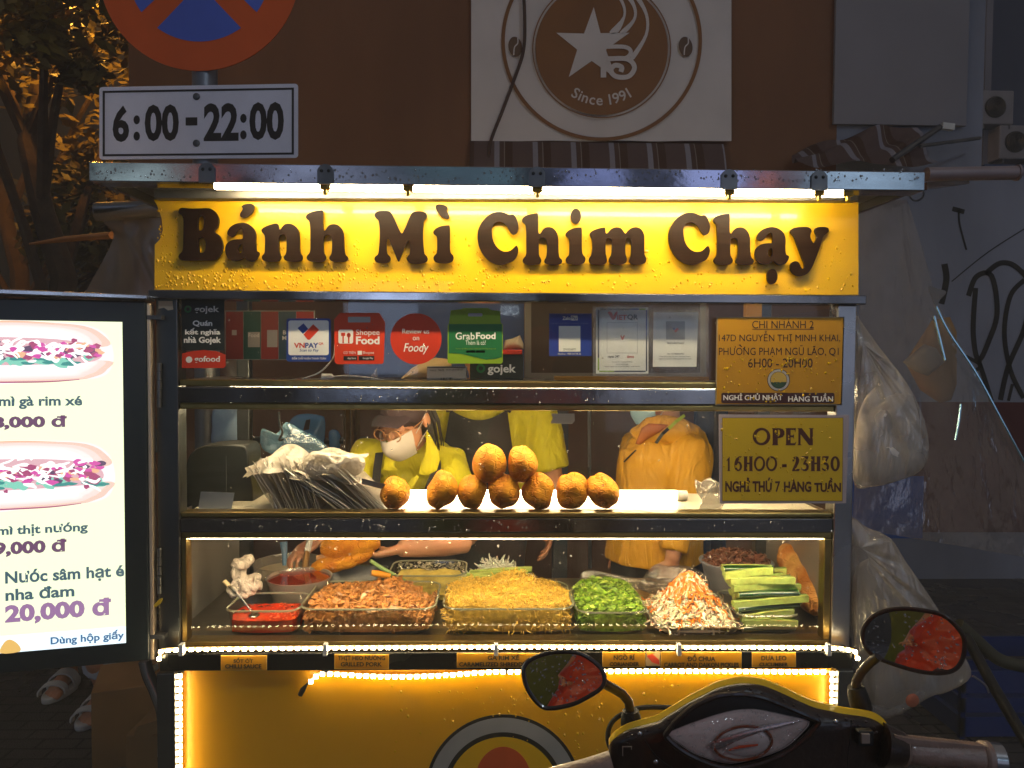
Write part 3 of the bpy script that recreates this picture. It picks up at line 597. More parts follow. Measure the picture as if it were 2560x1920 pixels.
for y0, y1, x0, x1 in ((757.5, 952, 451, 2085), (1027, 1280, 451, 2085), (1347, 1600, 465, 2067)):
    obj('window_pane', MB().box(X(x0), X(x1), 0.008, 0.011, Z(y1), Z(y0)), GLASS, cart)
# lamps inside the cart: LED bars under the rails, the top one an added fill, a tube lying on the bread shelf
LEDB = glow('led_bar_glow', '#ffe4b4', 82.0)
obj('led_bar', MB().box(X(466), X(2066), 0.0115, 0.030, Z(1350.5), Z(1347)), LEDB, cart)
obj('led_bar', MB().box(X(470), X(2065), 0.052, 0.075, Z(1026.5), Z(1022)), glow('led_bar_soft', '#ffe4b4', 58.0), cart)
obj('led_bar', MB().box(X(470), X(2065), 0.31, 0.32, ZU-0.02, ZU-0.0125), LEDB, cart)
obj('led_bar', MB().box(X(470), X(2065), 0.0405, 0.055, Z(751), Z(745)), glow('added_shelf_fill', '#ffe4b4', 16.0), cart)  # unseen bar, added to brighten the upper shelf
ta, tb = P(985, 1248, 0.20), P(1690, 1250, 0.20); zt_ = ZB+0.016
obj('shelf_tube', MB().tube([(ta.x, 0.2, zt_), (tb.x, 0.2, zt_)], 0.014, 12), glow('shelf_tube_glow', '#ffe8b8', 34.0), cart, smooth=True)
obj('tube_cap', MB().tube([(tb.x+0.001, 0.2, zt_), (tb.x+0.03, 0.2, zt_)], 0.0145, 12).tube([(ta.x-0.03, 0.2, zt_), (ta.x-0.001, 0.2, zt_)], 0.0145, 12), WHITEP, cart, smooth=True)
# LED rope along the counter edge: a clear ribbon and its diodes
LEDD = glow('diode_glow', '#ffe6b0', 80.0); CLEAR = film('led_ribbon', '#ffe9b0', 0.35, 0.2, 0.1)
ROPE = glow('led_ribbon_glow', '#ffb94a', 2.0)
rp = [(400, 1645), (402, 1632), (415, 1625), (500, 1622), (790, 1619), (1250, 1616), (1700, 1617), (2050, 1618), (2110, 1622), (2136, 1628), (2142, 1645)]
rpv = [P(a, b, -0.060) for a, b in spline(rp, 6, False)]
rb = obj('led_rope', MB().tube(rpv, 0.0045, 6, upv=(0, 0, 1)), ROPE, cart, smooth=True)
def along(path, step):
    out = []; acc = 0
    for a, b in zip(path[:-1], path[1:]):
        L_ = (b-a).length
        while acc < L_: out.append(a.lerp(b, acc/L_)); acc += step
        acc -= L_
    return out
dm = MB()
for p in along(rpv, 0.0183): dm.box(p.x-0.0042, p.x+0.0042, p.y-0.007, p.y-0.0035, p.z-0.0036, p.z+0.0036)
d_ = obj('diodes', dm, LEDD, rb); d_['kind'] = 'stuff'
for px in (455, 814, 1240, 1697, 2070): obj('rope_clip', MB().box(-0.005, 0.005, -0.009, 0.009, -0.016, 0.012, Matrix.Identity(3), P(px, 1621, -0.060)), WHITEP, cart, bevel=0.001)
# counter apron and lower body
q0, q1, q2, q3 = X(396, 1700), X(441, 1750), X(2090, 1750), X(2129, 1700)
obj('apron', MB().box(P(398, 1655, -.055).x, P(2131, 1655, -.055).x, -0.055, 0.02, Z(1675, 1280, -.055), Z(1631, 1280, -.055)), mat('apron_steel', '#4c4b47', 0.24, 1.0, 0.12, 5, 0.04, 20, rvar=0.08), cart, bevel=0.003)
obj('corner', MB().box(q0, q1, -0.012, 0.03, zbase, Z(1675.5)), POST, cart, bevel=0.003)
obj('corner', MB().box(q2, q3, -0.012, 0.03, zbase, Z(1675.5)), POST, cart, bevel=0.003)
fp = obj('front_panel', MB().box(q1+0.001, q2-0.001, 0.030, 0.036, zbase, Z(1675.5)), mat('yellow_front', '#f7b000', 0.4, 0, 0.06, 2.5, 0.02, 30, coat=0.1), cart)
obj('body_shell', MB().box(q0+0.004, q3-0.004, 0.037, 0.04, zbase, ZC-0.021).box(q0+0.004, q0+0.008, 0.0405, D-0.04, zbase, ZC-0.021).box(q3-0.008, q3-0.004, 0.0405, D-0.04, zbase, ZC-0.021), POST, cart)
obj('base_plate', MB().box(q0, q3, -0.012, D, zbase-0.03, zbase-0.001), POST, cart)
def strip(name, pts, step, horiz=False):
    pv = [P(a, b, 0.012) for a, b in pts]
    o = obj(name, MB().tube(pv, 0.004, 6), ROPE, cart, smooth=True); dm = MB()
    for p in along(pv, step): dm.box(p.x-0.005, p.x+0.005, p.y-0.0065, p.y-0.003, p.z-0.0048, p.z+0.0048)
    d_ = obj('diodes', dm, glow('strip_diode_glow', '#ffe6b0', 42.0), o); d_['kind'] = 'stuff'
strip('led_strip', [(451, 1688), (453, 2250)], 0.0180)
strip('led_strip', [(2079, 1682), (2077, 2250)], 0.0180)
sag = spline([(778, 1702), (790, 1690), (808, 1683), (860, 1685), (930, 1689), (1020, 1690), (1120, 1686), (1240, 1678), (1400, 1679), (1600, 1676), (2074, 1678)], 5, False)
strip('led_strip', sag, 0.0183)
obj('strip_plug', MB().tube([P(750, 1738, 0.0), P(757, 1724, 0.0), P(766, 1712, 0.005), P(778, 1702, 0.012)], [0.006, 0.007, 0.003, 0.003], 8), BLACKP, cart, smooth=True)
for px, py in ((448, 1684), (817, 1680), (1272, 1676)): obj('strip_clip', MB().box(-0.012, 0.006, -0.006, 0.016, -0.005, 0.004, Matrix.Identity(3), P(px, py, 0.012)), WHITEP, cart, bevel=0.001)
# round emblem on the front panel
EM = MY(0.0285); GREYW = mat('emblem_grey', '#a3a09a', 0.5)
EBLK = mat('emblem_black', '#15120e', 0.45)
em = obj('emblem', MB().slab(circ(1258, 1982, 196, n=80), EM, 0.001, 0.0004), EBLK, fp)
outl(ringpoly(1258, 1982, 188, 152), None, EM, GREYW, fp, off=0.0012, name='emblem_ring')
outl([circ(1258, 1982, 140, n=80)], None, EM, YEL, fp, off=0.0012, name='emblem_disc')
outl([circ(1258, 1960, 72, 94, n=60)], None, EM, mat('emblem_orange', '#d8541a', 0.5), fp, off=0.0018, name='emblem_dome')
EM2 = lambda a, b: EM(a, b)
arc_text('BÁNH MÌ', 1258, 1982, 157, 0, 9.0, 24, EM2, EBLK, fp, 0.03, inside=False)
# wheels and legs under the cart
for x in (xl0+0.1, X(2050)):
    w = obj('wheel', MB().tube([(x-0.02, 0.3, 0.12), (x+0.02, 0.3, 0.12)], 0.12, 24), BLACKP, cart, smooth=True)
    obj('axle_bracket', MB().box(x-0.035, x+0.035, 0.28, 0.32, 0.12, zbase-0.031), POST, cart)
# left hinge and right handle pipe
for y0, y1 in ((908, 1020), (1370, 1485)):
    mb = MB()
    for k in range(5): mb.tube([P(398, y0+(y1-y0)*k/5, -0.02), P(398, y0+(y1-y0)*(k+0.92)/5, -0.02)], 0.006, 10)
    obj('hinge', mb, DSTEEL, cart, smooth=True)
obj('roof_pole', MB().tube([P(2316, 436, -0.1), P(2540, 432, -0.1)], 0.0165, 16).tube([P(2540, 432, -0.1), P(2546, 432, -0.1)], 0.019, 16), mat('painted_pole', '#8d7a78', 0.4, 0.2), cart, smooth=True)
obj('pole_bar', MB().slab([(2318, 455), (2422, 448), (2424, 458), (2318, 474)], MY(-0.05), 0.012), STEEL, cart)
# water drops
DROP = film('water_drop', '#d8d8d8', 0.7, 0.02, 0.35)
def drops(n, gen, rad, Y, name, parent, m, seed=1):
    rg = random.Random(seed); mb = MB()
    for _ in range(n):
        px, py = gen(rg); c = P(px, py, Y); r = rad*rg.uniform(0.35, 1)**1.6; st = rg.uniform(0.9, 1.5)
        v = []; 
        for i, (q, h) in enumerate(((1, 0), (0.75, 0.45), (0.35, 0.65))):
            for j in range(7):
                a = 2*pi*j/7; v.append((c.x+cos(a)*r*q, c.y-h*r, c.z+sin(a)*r*q*st))
        v.append((c.x, c.y-0.72*r, c.z)); f = [(i*7+j, i*7+(j+1) % 7, (i+1)*7+(j+1) % 7, (i+1)*7+j) for i in range(2) for j in range(7)]+[(14+j, 14+(j+1) % 7, 21) for j in range(7)]
        mb.add(v, f)
    o = obj(name, mb, m, parent, smooth=True, angle=180); o['kind'] = 'stuff'
YDROP = mat('drop_on_yellow', '#f5bd06', 0.08, 0, 0, coat=1.0)
def g_sign(rg):
    while True:
        x = rg.uniform(390, 2140); y = rg.uniform(520, 728)
        dens = (max(0, (y-560)/170))**1.5*(1.0 if x < 900 else 0.55 if x < 1300 else 0.2)*(1.3 if x < 520 else 1)
        if x < 480: dens += 0.25
        if rg.random() < dens: return x, y
drops(1000, g_sign, 0.0037, YP-0.0002, 'raindrops', sb, YDROP, 2)
drops(300, lambda rg: (rg.uniform(460, 2080), rg.choice([rg.uniform(770, 945), rg.uniform(1035, 1270), rg.uniform(1035, 1200), rg.uniform(1352, 1590), rg.uniform(1352, 1450)])), 0.0026, 0.0079, 'raindrops', cart, DROP, 3)
SDROP = mat('drop_on_steel', '#b8b8ba', 0.05, 0.9, 0)
drops(420, lambda rg: (rg.uniform(240, 2300), 428+rg.uniform(-6, 26)), 0.0026, YR-0.0002, 'raindrops', roof, SDROP, 4)
drops(300, lambda rg: (rg.uniform(455, 2080), rg.choice([rg.uniform(975, 1008), rg.uniform(1298, 1328)])), 0.0026, -0.0102, 'raindrops', cart, SDROP, 5)
def g_front(rg):
    while True:
        x = rg.uniform(900, 2060); y = rg.uniform(1690, 1915)
        if rg.random() < max(0, 1-abs(x-1480)/560): return x, y
drops(330, g_front, 0.0034, 0.0298, 'raindrops', fp, YDROP, 6)
# ================================================================ STICKERS, CARDS AND PAPER SIGNS ON THE FRONT GLASS
YG = 0.0072; MG = MY(YG)
def ink(n, c): return mat('ink_'+n, c, 0.5, 0, 0.05)
W_ = ink('white', '#f0eeea'); K_ = ink('black', '#161413'); RD = ink('red', '#cf3512'); OR = ink('orange_red', '#d93a0c'); GN = ink('green', '#146b38'); LG = ink('lime', '#86a81a')
BL = ink('blue', '#1c3f92'); NV = ink('navy', '#14213a'); BR = ink('brown', '#4a1f0c'); GY = ink('grey', '#a8a6a8'); MUST = ink('mustard', '#c89a10'); OLIVE = ink('olive_yellow', '#c9a70a'); CHAR = ink('charcoal', '#1c2220'); DKR = ink('maroon', '#3c1616')
def sign(name, label, cat, base, shape, m, M=MG, group=None, t=0.0008):
    s = thing(name, label, cat, M(*base), group)
    obj('sheet', MB().slab(shape, M, t, 0.0), m, s)
    return s
O1 = 0.0006
def T(s, box, m, par, M=MG, bold=0.0, off=0.0009, **k): txt(s, box, M, m, par, bold, t=0.0003, off=off, **k)
def R(par, m, x0, y0, x1, y1, M=MG, r=0, off=0.0006, name='panel'): return obj(name, MB().slab(rrect(x0, y0, x1, y1, r), M, 0.0003, off), m, par)
# 1 dark sticker with a red foot
s = sign('sticker', 'dark vertical sticker with white words and red foot at the left end of the glass', 'sticker', (508, 918), rrect(454, 750, 561, 876, 0)+[], CHAR)
obj('foot', MB().slab([(455, 920), (455, 884), (480, 878), (510, 875), (540, 878), (564, 887), (564, 915), (559, 920)], MG, 0.0008, 0.0003), RD, s)
T('gojek', (486, 765, 548, 785), W_, s, bold=0.02); outl([circ(470, 773, 9), circ(470, 773, 4.5)], None, MG, GN, s, t=0.0003, off=0.0009, name='mark')
T('Quán', (482, 801, 531, 817), W_, s, bold=0.03); T('kết nghĩa', (463, 820, 551, 840), W_, s, bold=0.03); T('nhà Gojek', (460, 842, 553, 862), W_, s, bold=0.03)
T('gofood', (486, 890, 550, 909), W_, s, bold=0.02, off=0.0012); outl([circ(473, 899, 8)], None, MG, W_, s, t=0.0003, off=0.0012, name='mark')
# 2 blue framed payment sticker
s = sign('sticker', 'white square sticker in a blue frame with a blue and red heart', 'sticker', (770, 904), rrect(716, 796, 827, 904, 7), BL)
R(s, W_, 721, 801, 822, 888, r=6)
def heart(cx, cy_, w, par, M, o=0.0009):
    outl([[(cx-w, cy_-w*0.35), (cx-w*0.45, cy_-w*0.8), (cx, cy_-w*0.28), (cx-w*0.5, cy_+w*0.18)]], None, M, BL, par, t=0.0003, off=o, name='heart_half')
    outl([[(cx-w*0.46, cy_+w*0.22), (cx+0.45*w, cy_-w*0.72), (cx+w, cy_-w*0.2), (cx+w*0.12, cy_+w*0.72), (cx-w*0.05, cy_+w*0.72)]], None, M, RD, par, t=0.0003, off=o, name='heart_half')
heart(771, 830, 27, s, MG)
T('VN', (735, 857, 762, 870), RD, s, bold=0.03); T('PAY', (763, 857, 796, 870), BL, s, bold=0.03); T('QR', (797, 856, 809, 863), RD, s, bold=0.02)
T('Scan to Pay', (749, 872, 797, 881), BL, s, bold=0.01, shear=0.2); T('ĐIỂM CHẤP NHẬN THANH TOÁN', (730, 891, 815, 900), W_, s, bold=0.01)
# 3 orange tag sticker
s = sign('sticker', 'orange tag shaped sticker with a cut out handle and fork and spoon mark', 'sticker', (896, 910), [(835, 799), (850, 782), (948, 782), (963, 806), (959, 906), (954, 910), (842, 910), (837, 905)], OR)
R(s, GY, 870, 792, 926, 806, r=2, name='handle_hole'); R(s, W_, 846, 824, 883, 859, r=5, name='bag_mark')
for x in (858, 872): R(s, OR, x-1.8, 834, x+1.8, 858, off=0.0009, name='fork')
outl([circ(872, 838, 5, 6, 14)], None, MG, OR, s, t=0.0003, off=0.0009, name='spoon'); R(s, OR, 853, 832, 863, 840, off=0.0009, name='fork')
T('Shopee', (890, 824, 949, 842), W_, s, bold=0.0); T('Food', (890, 841, 949, 861), W_, s, bold=0.035)
T('CÓ TRÊN', (859, 877, 889, 885), W_, s); T('Shopee', (907, 878, 935, 887), W_, s); R(s, W_, 894, 877, 905, 887, name='bag_mark')
for x0, x1, w in ((859, 893, 'App Store'), (897, 936, 'Google Play')): R(s, K_, x0, 890, x1, 901, name='badge'); T(w, (x0+10, 893, x1-3, 899), W_, s)
# 4 round red sticker
s = sign('sticker', 'round red sticker asking for a review', 'sticker', (1040, 911), circ(1040, 847, 64, n=56), RD)
T('Review us', (1006, 822, 1073, 834), W_, s); T('on', (1032, 842, 1048, 851), W_, s)
T('Foody', (1009, 858, 1072, 886), W_, s, bold=0.01, shear=0.25)
# 5 green bag sticker
s = sign('sticker', 'green bag shaped sticker with lime top and wavy foot', 'sticker', (1190, 909), [(1122, 809), (1127, 776), (1150, 773), (1160, 770), (1220, 770), (1228, 775), (1250, 778), (1252, 806), (1257, 812), (1257, 905), (1253, 909), (1124, 909), (1119, 905), (1119, 814)], LG)
obj('bag_front', MB().slab([(1122, 810), (1255, 810), (1255, 893), (1240, 897), (1215, 899), (1185, 892), (1150, 884), (1122, 883)], MG, 0.0003, 0.0006), GN, s)
R(s, GY, 1170, 783, 1206, 791, r=3, name='handle_hole')
T('Grab', (1139, 831, 1187, 849), W_, s, bold=0.01); T('Food', (1190, 831, 1239, 848), W_, s, bold=0.03); T('Thèm là có!', (1164, 851, 1214, 862), W_, s)
T('Từ món ĐƯỜNG GIAO THỨC ăn trên ứng dụng Grab', (1139, 869, 1240, 874), LG, s)
for x0, x1 in ((1166, 1188), (1190, 1213)): R(s, K_, x0, 876, x1, 882, name='badge'); 
# payment cards taped behind the glass (their square codes are left out)
YQ = 0.016; MQ = MY(YQ)
def qr(par, x0, y0, x1, y1, M, dark=K_): R(par, W_, x0, y0, x1, y1, M, name='blank_square')
s = sign('payment_card', 'blue payment card with a white square, leftmost of the taped cards', 'card', (1425, 890), rrect(1373, 784, 1479, 890), ink('royal', '#243f9e'), MQ)
T('Zalo', (1406, 791, 1426, 800), W_, s, MQ, bold=0.03); R(s, W_, 1427, 789, 1444, 801, MQ, r=1, name='badge'); T('Pay', (1429, 791, 1443, 802), BL, s, MQ, bold=0.02, off=0.0012)
T('QUÉT QR ĐỂ THANH TOÁN', (1379, 805, 1470, 811), ink('pale_blue', '#6f7fb8'), s, MQ); qr(s, 1397, 815, 1451, 879, MQ); T('ZP-K3CA8777', (1408, 871, 1440, 876), K_, s, MQ); T('Hotline: 1900 54 54 36', (1395, 882, 1452, 887), W_, s, MQ)
s = sign('payment_card', 'tall white payment card with a coloured border, middle of the taped cards', 'card', (1555, 934), rrect(1490, 768, 1621, 934), W_, MQ)
B2 = lambda *a, **k: obj('border', MB().slab(*a, **k), ink('violet', '#231a36'), s)
for x0, y0, x1, y1, m_ in ((1500, 771, 1574, 775, NV), (1574.5, 771, 1597, 775, BL), (1597.5, 771, 1614, 775, LG), (1614.5, 775, 1618, 840, BL), (1614.5, 840.5, 1618, 928, NV), (1494, 775, 1498, 895, NV), (1494, 895.5, 1498, 926, LG), (1498, 926.5, 1535, 930, LG), (1535.5, 926.5, 1614, 930, NV)):
    R(s, m_, x0, y0, x1, y1, MQ, name='border')
outl([[(1519, 781), (1524, 778), (1530, 782), (1533, 790), (1538, 781), (1543, 778), (1544, 783), (1537, 798), (1532, 800), (1528, 796)]], None, MQ, RD, s, t=0.0003, off=0.0009, name='mark')
T('IET', (1543, 787, 1567, 800), RD, s, MQ, bold=0.03); T('QR', (1568, 786, 1595, 801), NV, s, MQ, bold=0.03)
R(s, GY, 1517, 806, 1594, 883, MQ, name='square_edge'); R(s, W_, 1518, 807, 1593, 882, MQ, off=0.0009, name='blank_square')
outl([[(1550, 839), (1553, 838), (1556, 844), (1559, 838), (1562, 839), (1557, 850), (1555, 850)]], None, MQ, RD, s, t=0.0003, off=0.0012, name='mark')
T('napas 247', (1519, 888, 1549, 896), K_, s, MQ, bold=0.02, shear=0.15); T('timo', (1567, 888, 1585, 895), RD, s, MQ, bold=0.02)
T('Tên chủ TK: Thương Thị Minh', (1529, 903, 1580, 907), K_, s, MQ); T('Số TK: 0902777883', (1541, 909, 1570, 912), K_, s, MQ); T('Ngân hàng số Timo by Bản Việt Bank', (1510, 914, 1600, 918), K_, s, MQ)
s = sign('payment_card', 'plain white payment card with a small heart, rightmost of the taped cards', 'card', (1685, 917), [(1634, 780), (1746, 780), (1741, 917), (1632, 917)], W_, MQ)
R(s, GY, 1665, 803, 1712, 849, MQ, name='blank_square'); heart(1689, 825, 8, s, MQ)
T('MERCHANT NAME', (1668, 856, 1710, 860), NV, s, MQ); T('CN - VŨ TRỌNG ĐỨC', (1668, 882, 1710, 887), NV, s, MQ, bold=0.02)
T('Tầng hầm chợ Tân Sơn, Phường Phạm', (1648, 889, 1726, 893), K_, s, MQ); T('Ngũ Lão, Quận 1, Thành phố Hồ Chí Minh', (1648, 895, 1728, 899), K_, s, MQ)
# clear film pocket over the cards
tag(obj('card_pocket', MB().grid(lambda u, v: P(1482+(1772-1482)*u, 764+(940-764)*v, 0.0005)+Vector((0, 0.0015*sin(30*u)*sin(17*v), 0)), 30, 20), film('pocket_film', '#dfe4ea', 0.93, 0.12, 0.05, 0.6, 14), smooth=True), 'clear plastic pocket taped over the two white payment cards', 'plastic pocket')
# address sign and OPEN sign
s = sign('address_sign', 'mustard paper sign with an address and round emblem above the OPEN sign', 'paper sign', (1950, 1014), [(1792, 792), (2111, 792), (2105, 1013), (1788, 1013)], ink('paper_edge', '#9b8d70'), MY(-0.012))
MA = MY(-0.0125); obj('sheet', MB().slab([(1795, 794), (2108, 794), (2102, 1010), (1791, 1010)], MA, 0.0004, 0.0006), ink('mustard_dark', '#b88508'), s)
TB = ink('dark_taupe', '#3a2820'); o2 = dict(M=MA, off=0.0012)
T('CHI NHÁNH 2', (1880, 797, 2034, 821), TB, s, bold=0.0, **o2); R(s, TB, 1880, 822.5, 2034, 824, MA, off=0.0012)
T('147D NGUYỄN THỊ MINH KHAI,', (1797, 827, 2100, 858), TB, s, bold=0.0, **o2); T('PHƯONG PHẠM NGŨ LÃO, Q1', (1797, 863, 2096, 893), TB, s, bold=0.0, **o2); outl([[(1846, 862), (1850, 861), (1855, 867), (1853, 868)]], None, MA, TB, s, t=0.0003, off=0.0012, name='accent'); outl([[(1855, 871), (1859, 870), (1861, 866), (1863, 868), (1860, 873)]], None, MA, TB, s, t=0.0003, off=0.0012, name='accent'); T('6H00 - 20H00', (1870, 896, 2031, 919), TB, s, bold=0.0, **o2)
for r_, m_, o_ in ((28, K_, 0.0010), (26.5, GY, 0.0013), (21, K_, 0.0016), (20, ink('mustard_pale', '#b89a48'), 0.0019)): outl([circ(1946, 950, r_, n=40)], None, MA, m_, s, t=0.0003, off=o_, name='emblem_ring')
outl([circ(1946, 950, 20, n=24, a0=15, a1=165)], None, MA, ink('moss', '#2f4a36'), s, t=0.0003, off=0.0022, name='emblem_field')
R(s, DKR, 1803, 982, 2086, 1008, MA, r=5, off=0.0010); T('NGHỈ CHỦ NHẬT', (1808, 983, 1956, 1004), W_, s, M=MA, bold=0.02, off=0.0014); T('HÀNG TUẦN', (1970, 983, 2082, 1004), W_, s, M=MA, bold=0.02, off=0.0014)
MO = MY(-0.0130)
s = sign('open_sign', 'yellow paper sign reading OPEN with a pale border', 'paper sign', (1955, 1258), [(1797, 1036), (2123, 1038), (2115, 1258), (1799, 1259)], ink('pale_border', '#a79aa0'), MO)
obj('sheet', MB().slab([(1805, 1044), (2108, 1044), (2106, 1253), (1805, 1253)], MO, 0.0004, 0.0006), DKR, s); obj('sheet', MB().slab([(1806, 1045), (2107, 1045), (2105, 1252), (1806, 1252)], MO, 0.0004, 0.0009), OLIVE, s)
# roman capitals of the OPEN sign, drawn as outlines in a 100 x 100 box
def bx(x0, y0, x1, y1): return [(x0, y0), (x1, y0), (x1, y1), (x0, y1)]
RG = {
 'O': [circ(50, 50, 50, 50, 28), [(50+31*cos(t*pi/12)-8*sin(t*pi/12)*0.35, 50+36*sin(t*pi/12)) for t in range(24)]],
 'P': [[(0,0),(60,0),(85,5),(98,18),(98,38),(85,52),(60,58),(46,58),(46,94),(52,100),(0,100),(6,94),(6,6)], [(46,8),(58,10),(64,20),(64,36),(56,47),(46,50)]],
 'E': [[(0,0),(96,0),(90,26),(84,12),(48,10),(48,42),(70,42),(78,32),(78,66),(70,54),(48,54),(48,88),(84,88),(100,78),(88,100),(0,100),(7,94),(7,6)]],
 'N': [[(0,0),(28,0),(76,62),(76,6),(66,0),(100,0),(93,6),(93,100),(70,100),(20,36),(20,94),(28,100),(0,100),(7,94),(7,6)]],
 '1': [[(70,0),(70,94),(90,100),(10,100),(28,94),(28,26),(0,34),(0,26)]],
 '6': [[(95,0),(70,5),(50,20),(40,44),(58,38),(82,44),(98,64),(92,86),(70,99),(36,99),(8,86),(0,64),(8,38),(32,12),(64,1)], [(50,50),(60,56),(66,68),(62,82),(52,90),(42,84),(35,70),(39,56)]],
 'H': [[(0,0),(46,0),(40,6),(40,42),(62,42),(62,6),(56,0),(100,0),(94,6),(94,94),(100,100),(56,100),(62,94),(62,54),(40,54),(40,94),(46,100),(0,100),(7,94),(7,6)]],
 '2': [[(6,24),(20,6),(50,0),(80,6),(94,24),(88,44),(58,76),(46,86),(100,84),(92,100),(0,100),(6,88),(40,50),(52,28),(46,14),(34,18),(28,34),(8,36)]],
 '3': [[(4,8),(8,0),(92,0),(92,10),(56,42),(82,48),(98,66),(92,86),(68,99),(30,99),(2,90),(0,76),(18,82),(40,88),(62,82),(66,68),(54,58),(26,56),(26,48),(60,12),(24,13),(10,26),(2,26)]],
 '-': [bx(0, 0, 100, 100)]}
RG['0'] = [circ(50, 50, 50, 50, 28), circ(50, 50, 20, 36, 24)]
def roman(s_, boxes, par, M, m):
    for ch, (x0, y0, x1, y1) in zip(s_, boxes):
        outl([[(x0+p[0]/100*(x1-x0), y0+p[1]/100*(y1-y0)) for p in q] for q in RG[ch]], None, M, m, par, t=0.0003, off=0.0013, name='letter')
c_ = lambda *b: tuple(1800+v*0.14467 if i % 2 == 0 else 1030+v*0.14467 for i, v in enumerate(b))
roman('OPEN', [c_(562, 272, 868, 575), c_(893, 278, 1115, 573), c_(1125, 278, 1318, 573), c_(1330, 278, 1622, 573)], s, MO, BR)
q6 = c_(245, 763, 380, 1022); u6 = lambda p: (q6[0]+p[0]/100*(q6[2]-q6[0]), q6[1]+p[1]/100*(q6[3]-q6[1]))
outl([[u6(p) for p in circ(50, 67, 49, 33, 28)], [u6(p) for p in circ(51, 68, 19, 21, 20)]], None, MO, BR, s, t=0.0003, off=0.0013, name='letter')
outl([[u6(p) for p in ((0, 74), (2, 42), (20, 16), (60, 0), (98, 0), (68, 16), (48, 34), (38, 50), (30, 66))]], None, MO, BR, s, t=0.0003, off=0.0014, name='letter')
roman('1HOO-23H30', [c_(112, 765, 188, 1020), c_(400, 765, 568, 1020), c_(582, 762, 778, 1022), c_(790, 762, 985, 1022), c_(1070, 900, 1150, 952), c_(1240, 762, 1375, 1020), c_(1400, 762, 1535, 1022), c_(1560, 765, 1738, 1020), c_(1758, 762, 1885, 1022), c_(1905, 762, 2068, 1024)], s, MO, BR)
T('NGHỈ THỨ', c_(88, 1130, 905, 1383), BR, s, M=MO, bold=0.04, off=0.0013); T('7', c_(950, 1195, 1038, 1383), BR, s, M=MO, bold=0.02, off=0.0013); T('HÀNG', c_(1100, 1155, 1575, 1383), BR, s, M=MO, bold=0.04, off=0.0013); T('TUẦN', c_(1625, 1135, 2088, 1383), BR, s, M=MO, bold=0.04, off=0.0013)
drops(260, lambda rg: (rg.uniform(1800, 2100), rg.choice([rg.uniform(890, 1005), rg.uniform(1050, 1250)])), 0.0030, -0.0145, 'raindrops', s, mat('drop_on_paper', '#d0ab10', 0.1, 0, 0, coat=1.0), 9)
# small paste remains and tape on the glass
for pts, lb in (([(1378, 1034), (1436, 1034), (1437, 1052), (1430, 1060), (1395, 1059), (1376, 1058), (1382, 1045)], 'torn white paper scrap stuck to the glass over the bread'), ([(396, 752), (431, 752), (433, 774), (420, 776), (410, 769), (396, 772)], 'torn pale label left on the top of the left post')):
    tag(obj('paper_scrap', MB().slab(pts, MY(0.0068 if pts[0][0] > 1000 else -0.0125), 0.0005), ink('cream', '#cbb596')), lb, 'paper scrap')
# yellow name plates on the counter edge
MN = MY(-0.0572); PLATE = mat('plate_gold', '#b0790c', 0.35, 0, 0.1, 6, coat=0.2); PEDGE = ink('plate_edge', '#cfa24a')
def plate(x0, y0, x1, y1, l1, b1, l2, b2, label):
    s = thing('name_plate', label, 'name plate', MN((x0+x1)/2, y1), 'food name plates on the counter edge')
    obj('plate', MB().rect(x0, y0, x1, y1, MN, 0.002), PEDGE, s); obj('face', MB().rect(x0+1.5, y0+1.5, x1-1.5, y1-1.5, MN, 0.0003, 0.0005), PLATE, s)
    T(l1, b1, K_, s, M=MN, bold=0.03, off=0.0009); T(l2, b2, K_, s, M=MN, bold=0.03, off=0.0009)
plate(552, 1639, 667, 1676, 'SỐT ÓT', (584, 1643, 633, 1657), 'CHILLI SAUCE', (563, 1660, 654, 1671), 'gold plate reading CHILLI SAUCE on the counter edge')
plate(836, 1636, 972, 1673, 'THỊT HEO NƯÓNG', (845, 1637, 963, 1653), 'GRILLED PORK', (852, 1655, 955, 1666), 'gold plate reading GRILLED PORK on the counter edge')
plate(1142, 1633, 1400, 1669, 'GÀ RIM XÉ', (1219, 1636, 1298, 1650), 'CARAMELIZED SHREDDED CHICKEN', (1148, 1655, 1394, 1666), 'longest gold plate, its end hidden behind the left scooter mirror')
plate(1506, 1630, 1614, 1668, 'NGO RÍ', (1534, 1635, 1587, 1650), 'CORIANDER', (1524, 1655, 1598, 1665), 'gold plate reading CORIANDER on the counter edge')
plate(1652, 1630, 1854, 1671, 'DỒ CHUA', (1720, 1634, 1788, 1653), 'CARROT AND DAIKON PICKLES', (1660, 1656, 1847, 1668), 'gold plate reading CARROT AND DAIKON PICKLES')
plate(1880, 1631, 1990, 1668, 'DƯA LEO', (1903, 1637, 1966, 1651), 'CUCUMBER', (1898, 1656, 1970, 1666), 'gold plate reading CUCUMBER on the counter edge')
for q_ in ([(1557, 1633.5), (1561, 1633.5), (1565, 1637), (1563, 1637.5)], [(1717.5, 1645), (1726, 1645), (1726, 1647), (1717.5, 1647)]): obj('accent', MB().slab(q_, MN, 0.0003, 0.0009), K_, bpy.data.objects['name_plate.003' if q_[0][0] < 1600 else 'name_plate.004'])
for n_, (hx, hy) in (('name_plate', (623.5, 1647)), ('name_plate.001', (941.5, 1641.5))): obj('accent', MB().slab([(hx, hy), (hx+2.5, hy-2.5), (hx+3.5, hy-1.5), (hx+1, hy+1.5)], MN, 0.0003, 0.0009), K_, bpy.data.objects[n_])
s = sign('picture_label', 'small picture label stuck between the coriander and pickles plates', 'label', (1632, 1665), rrect(1615, 1629, 1650, 1665), ink('beige', '#c0a070'), MN)
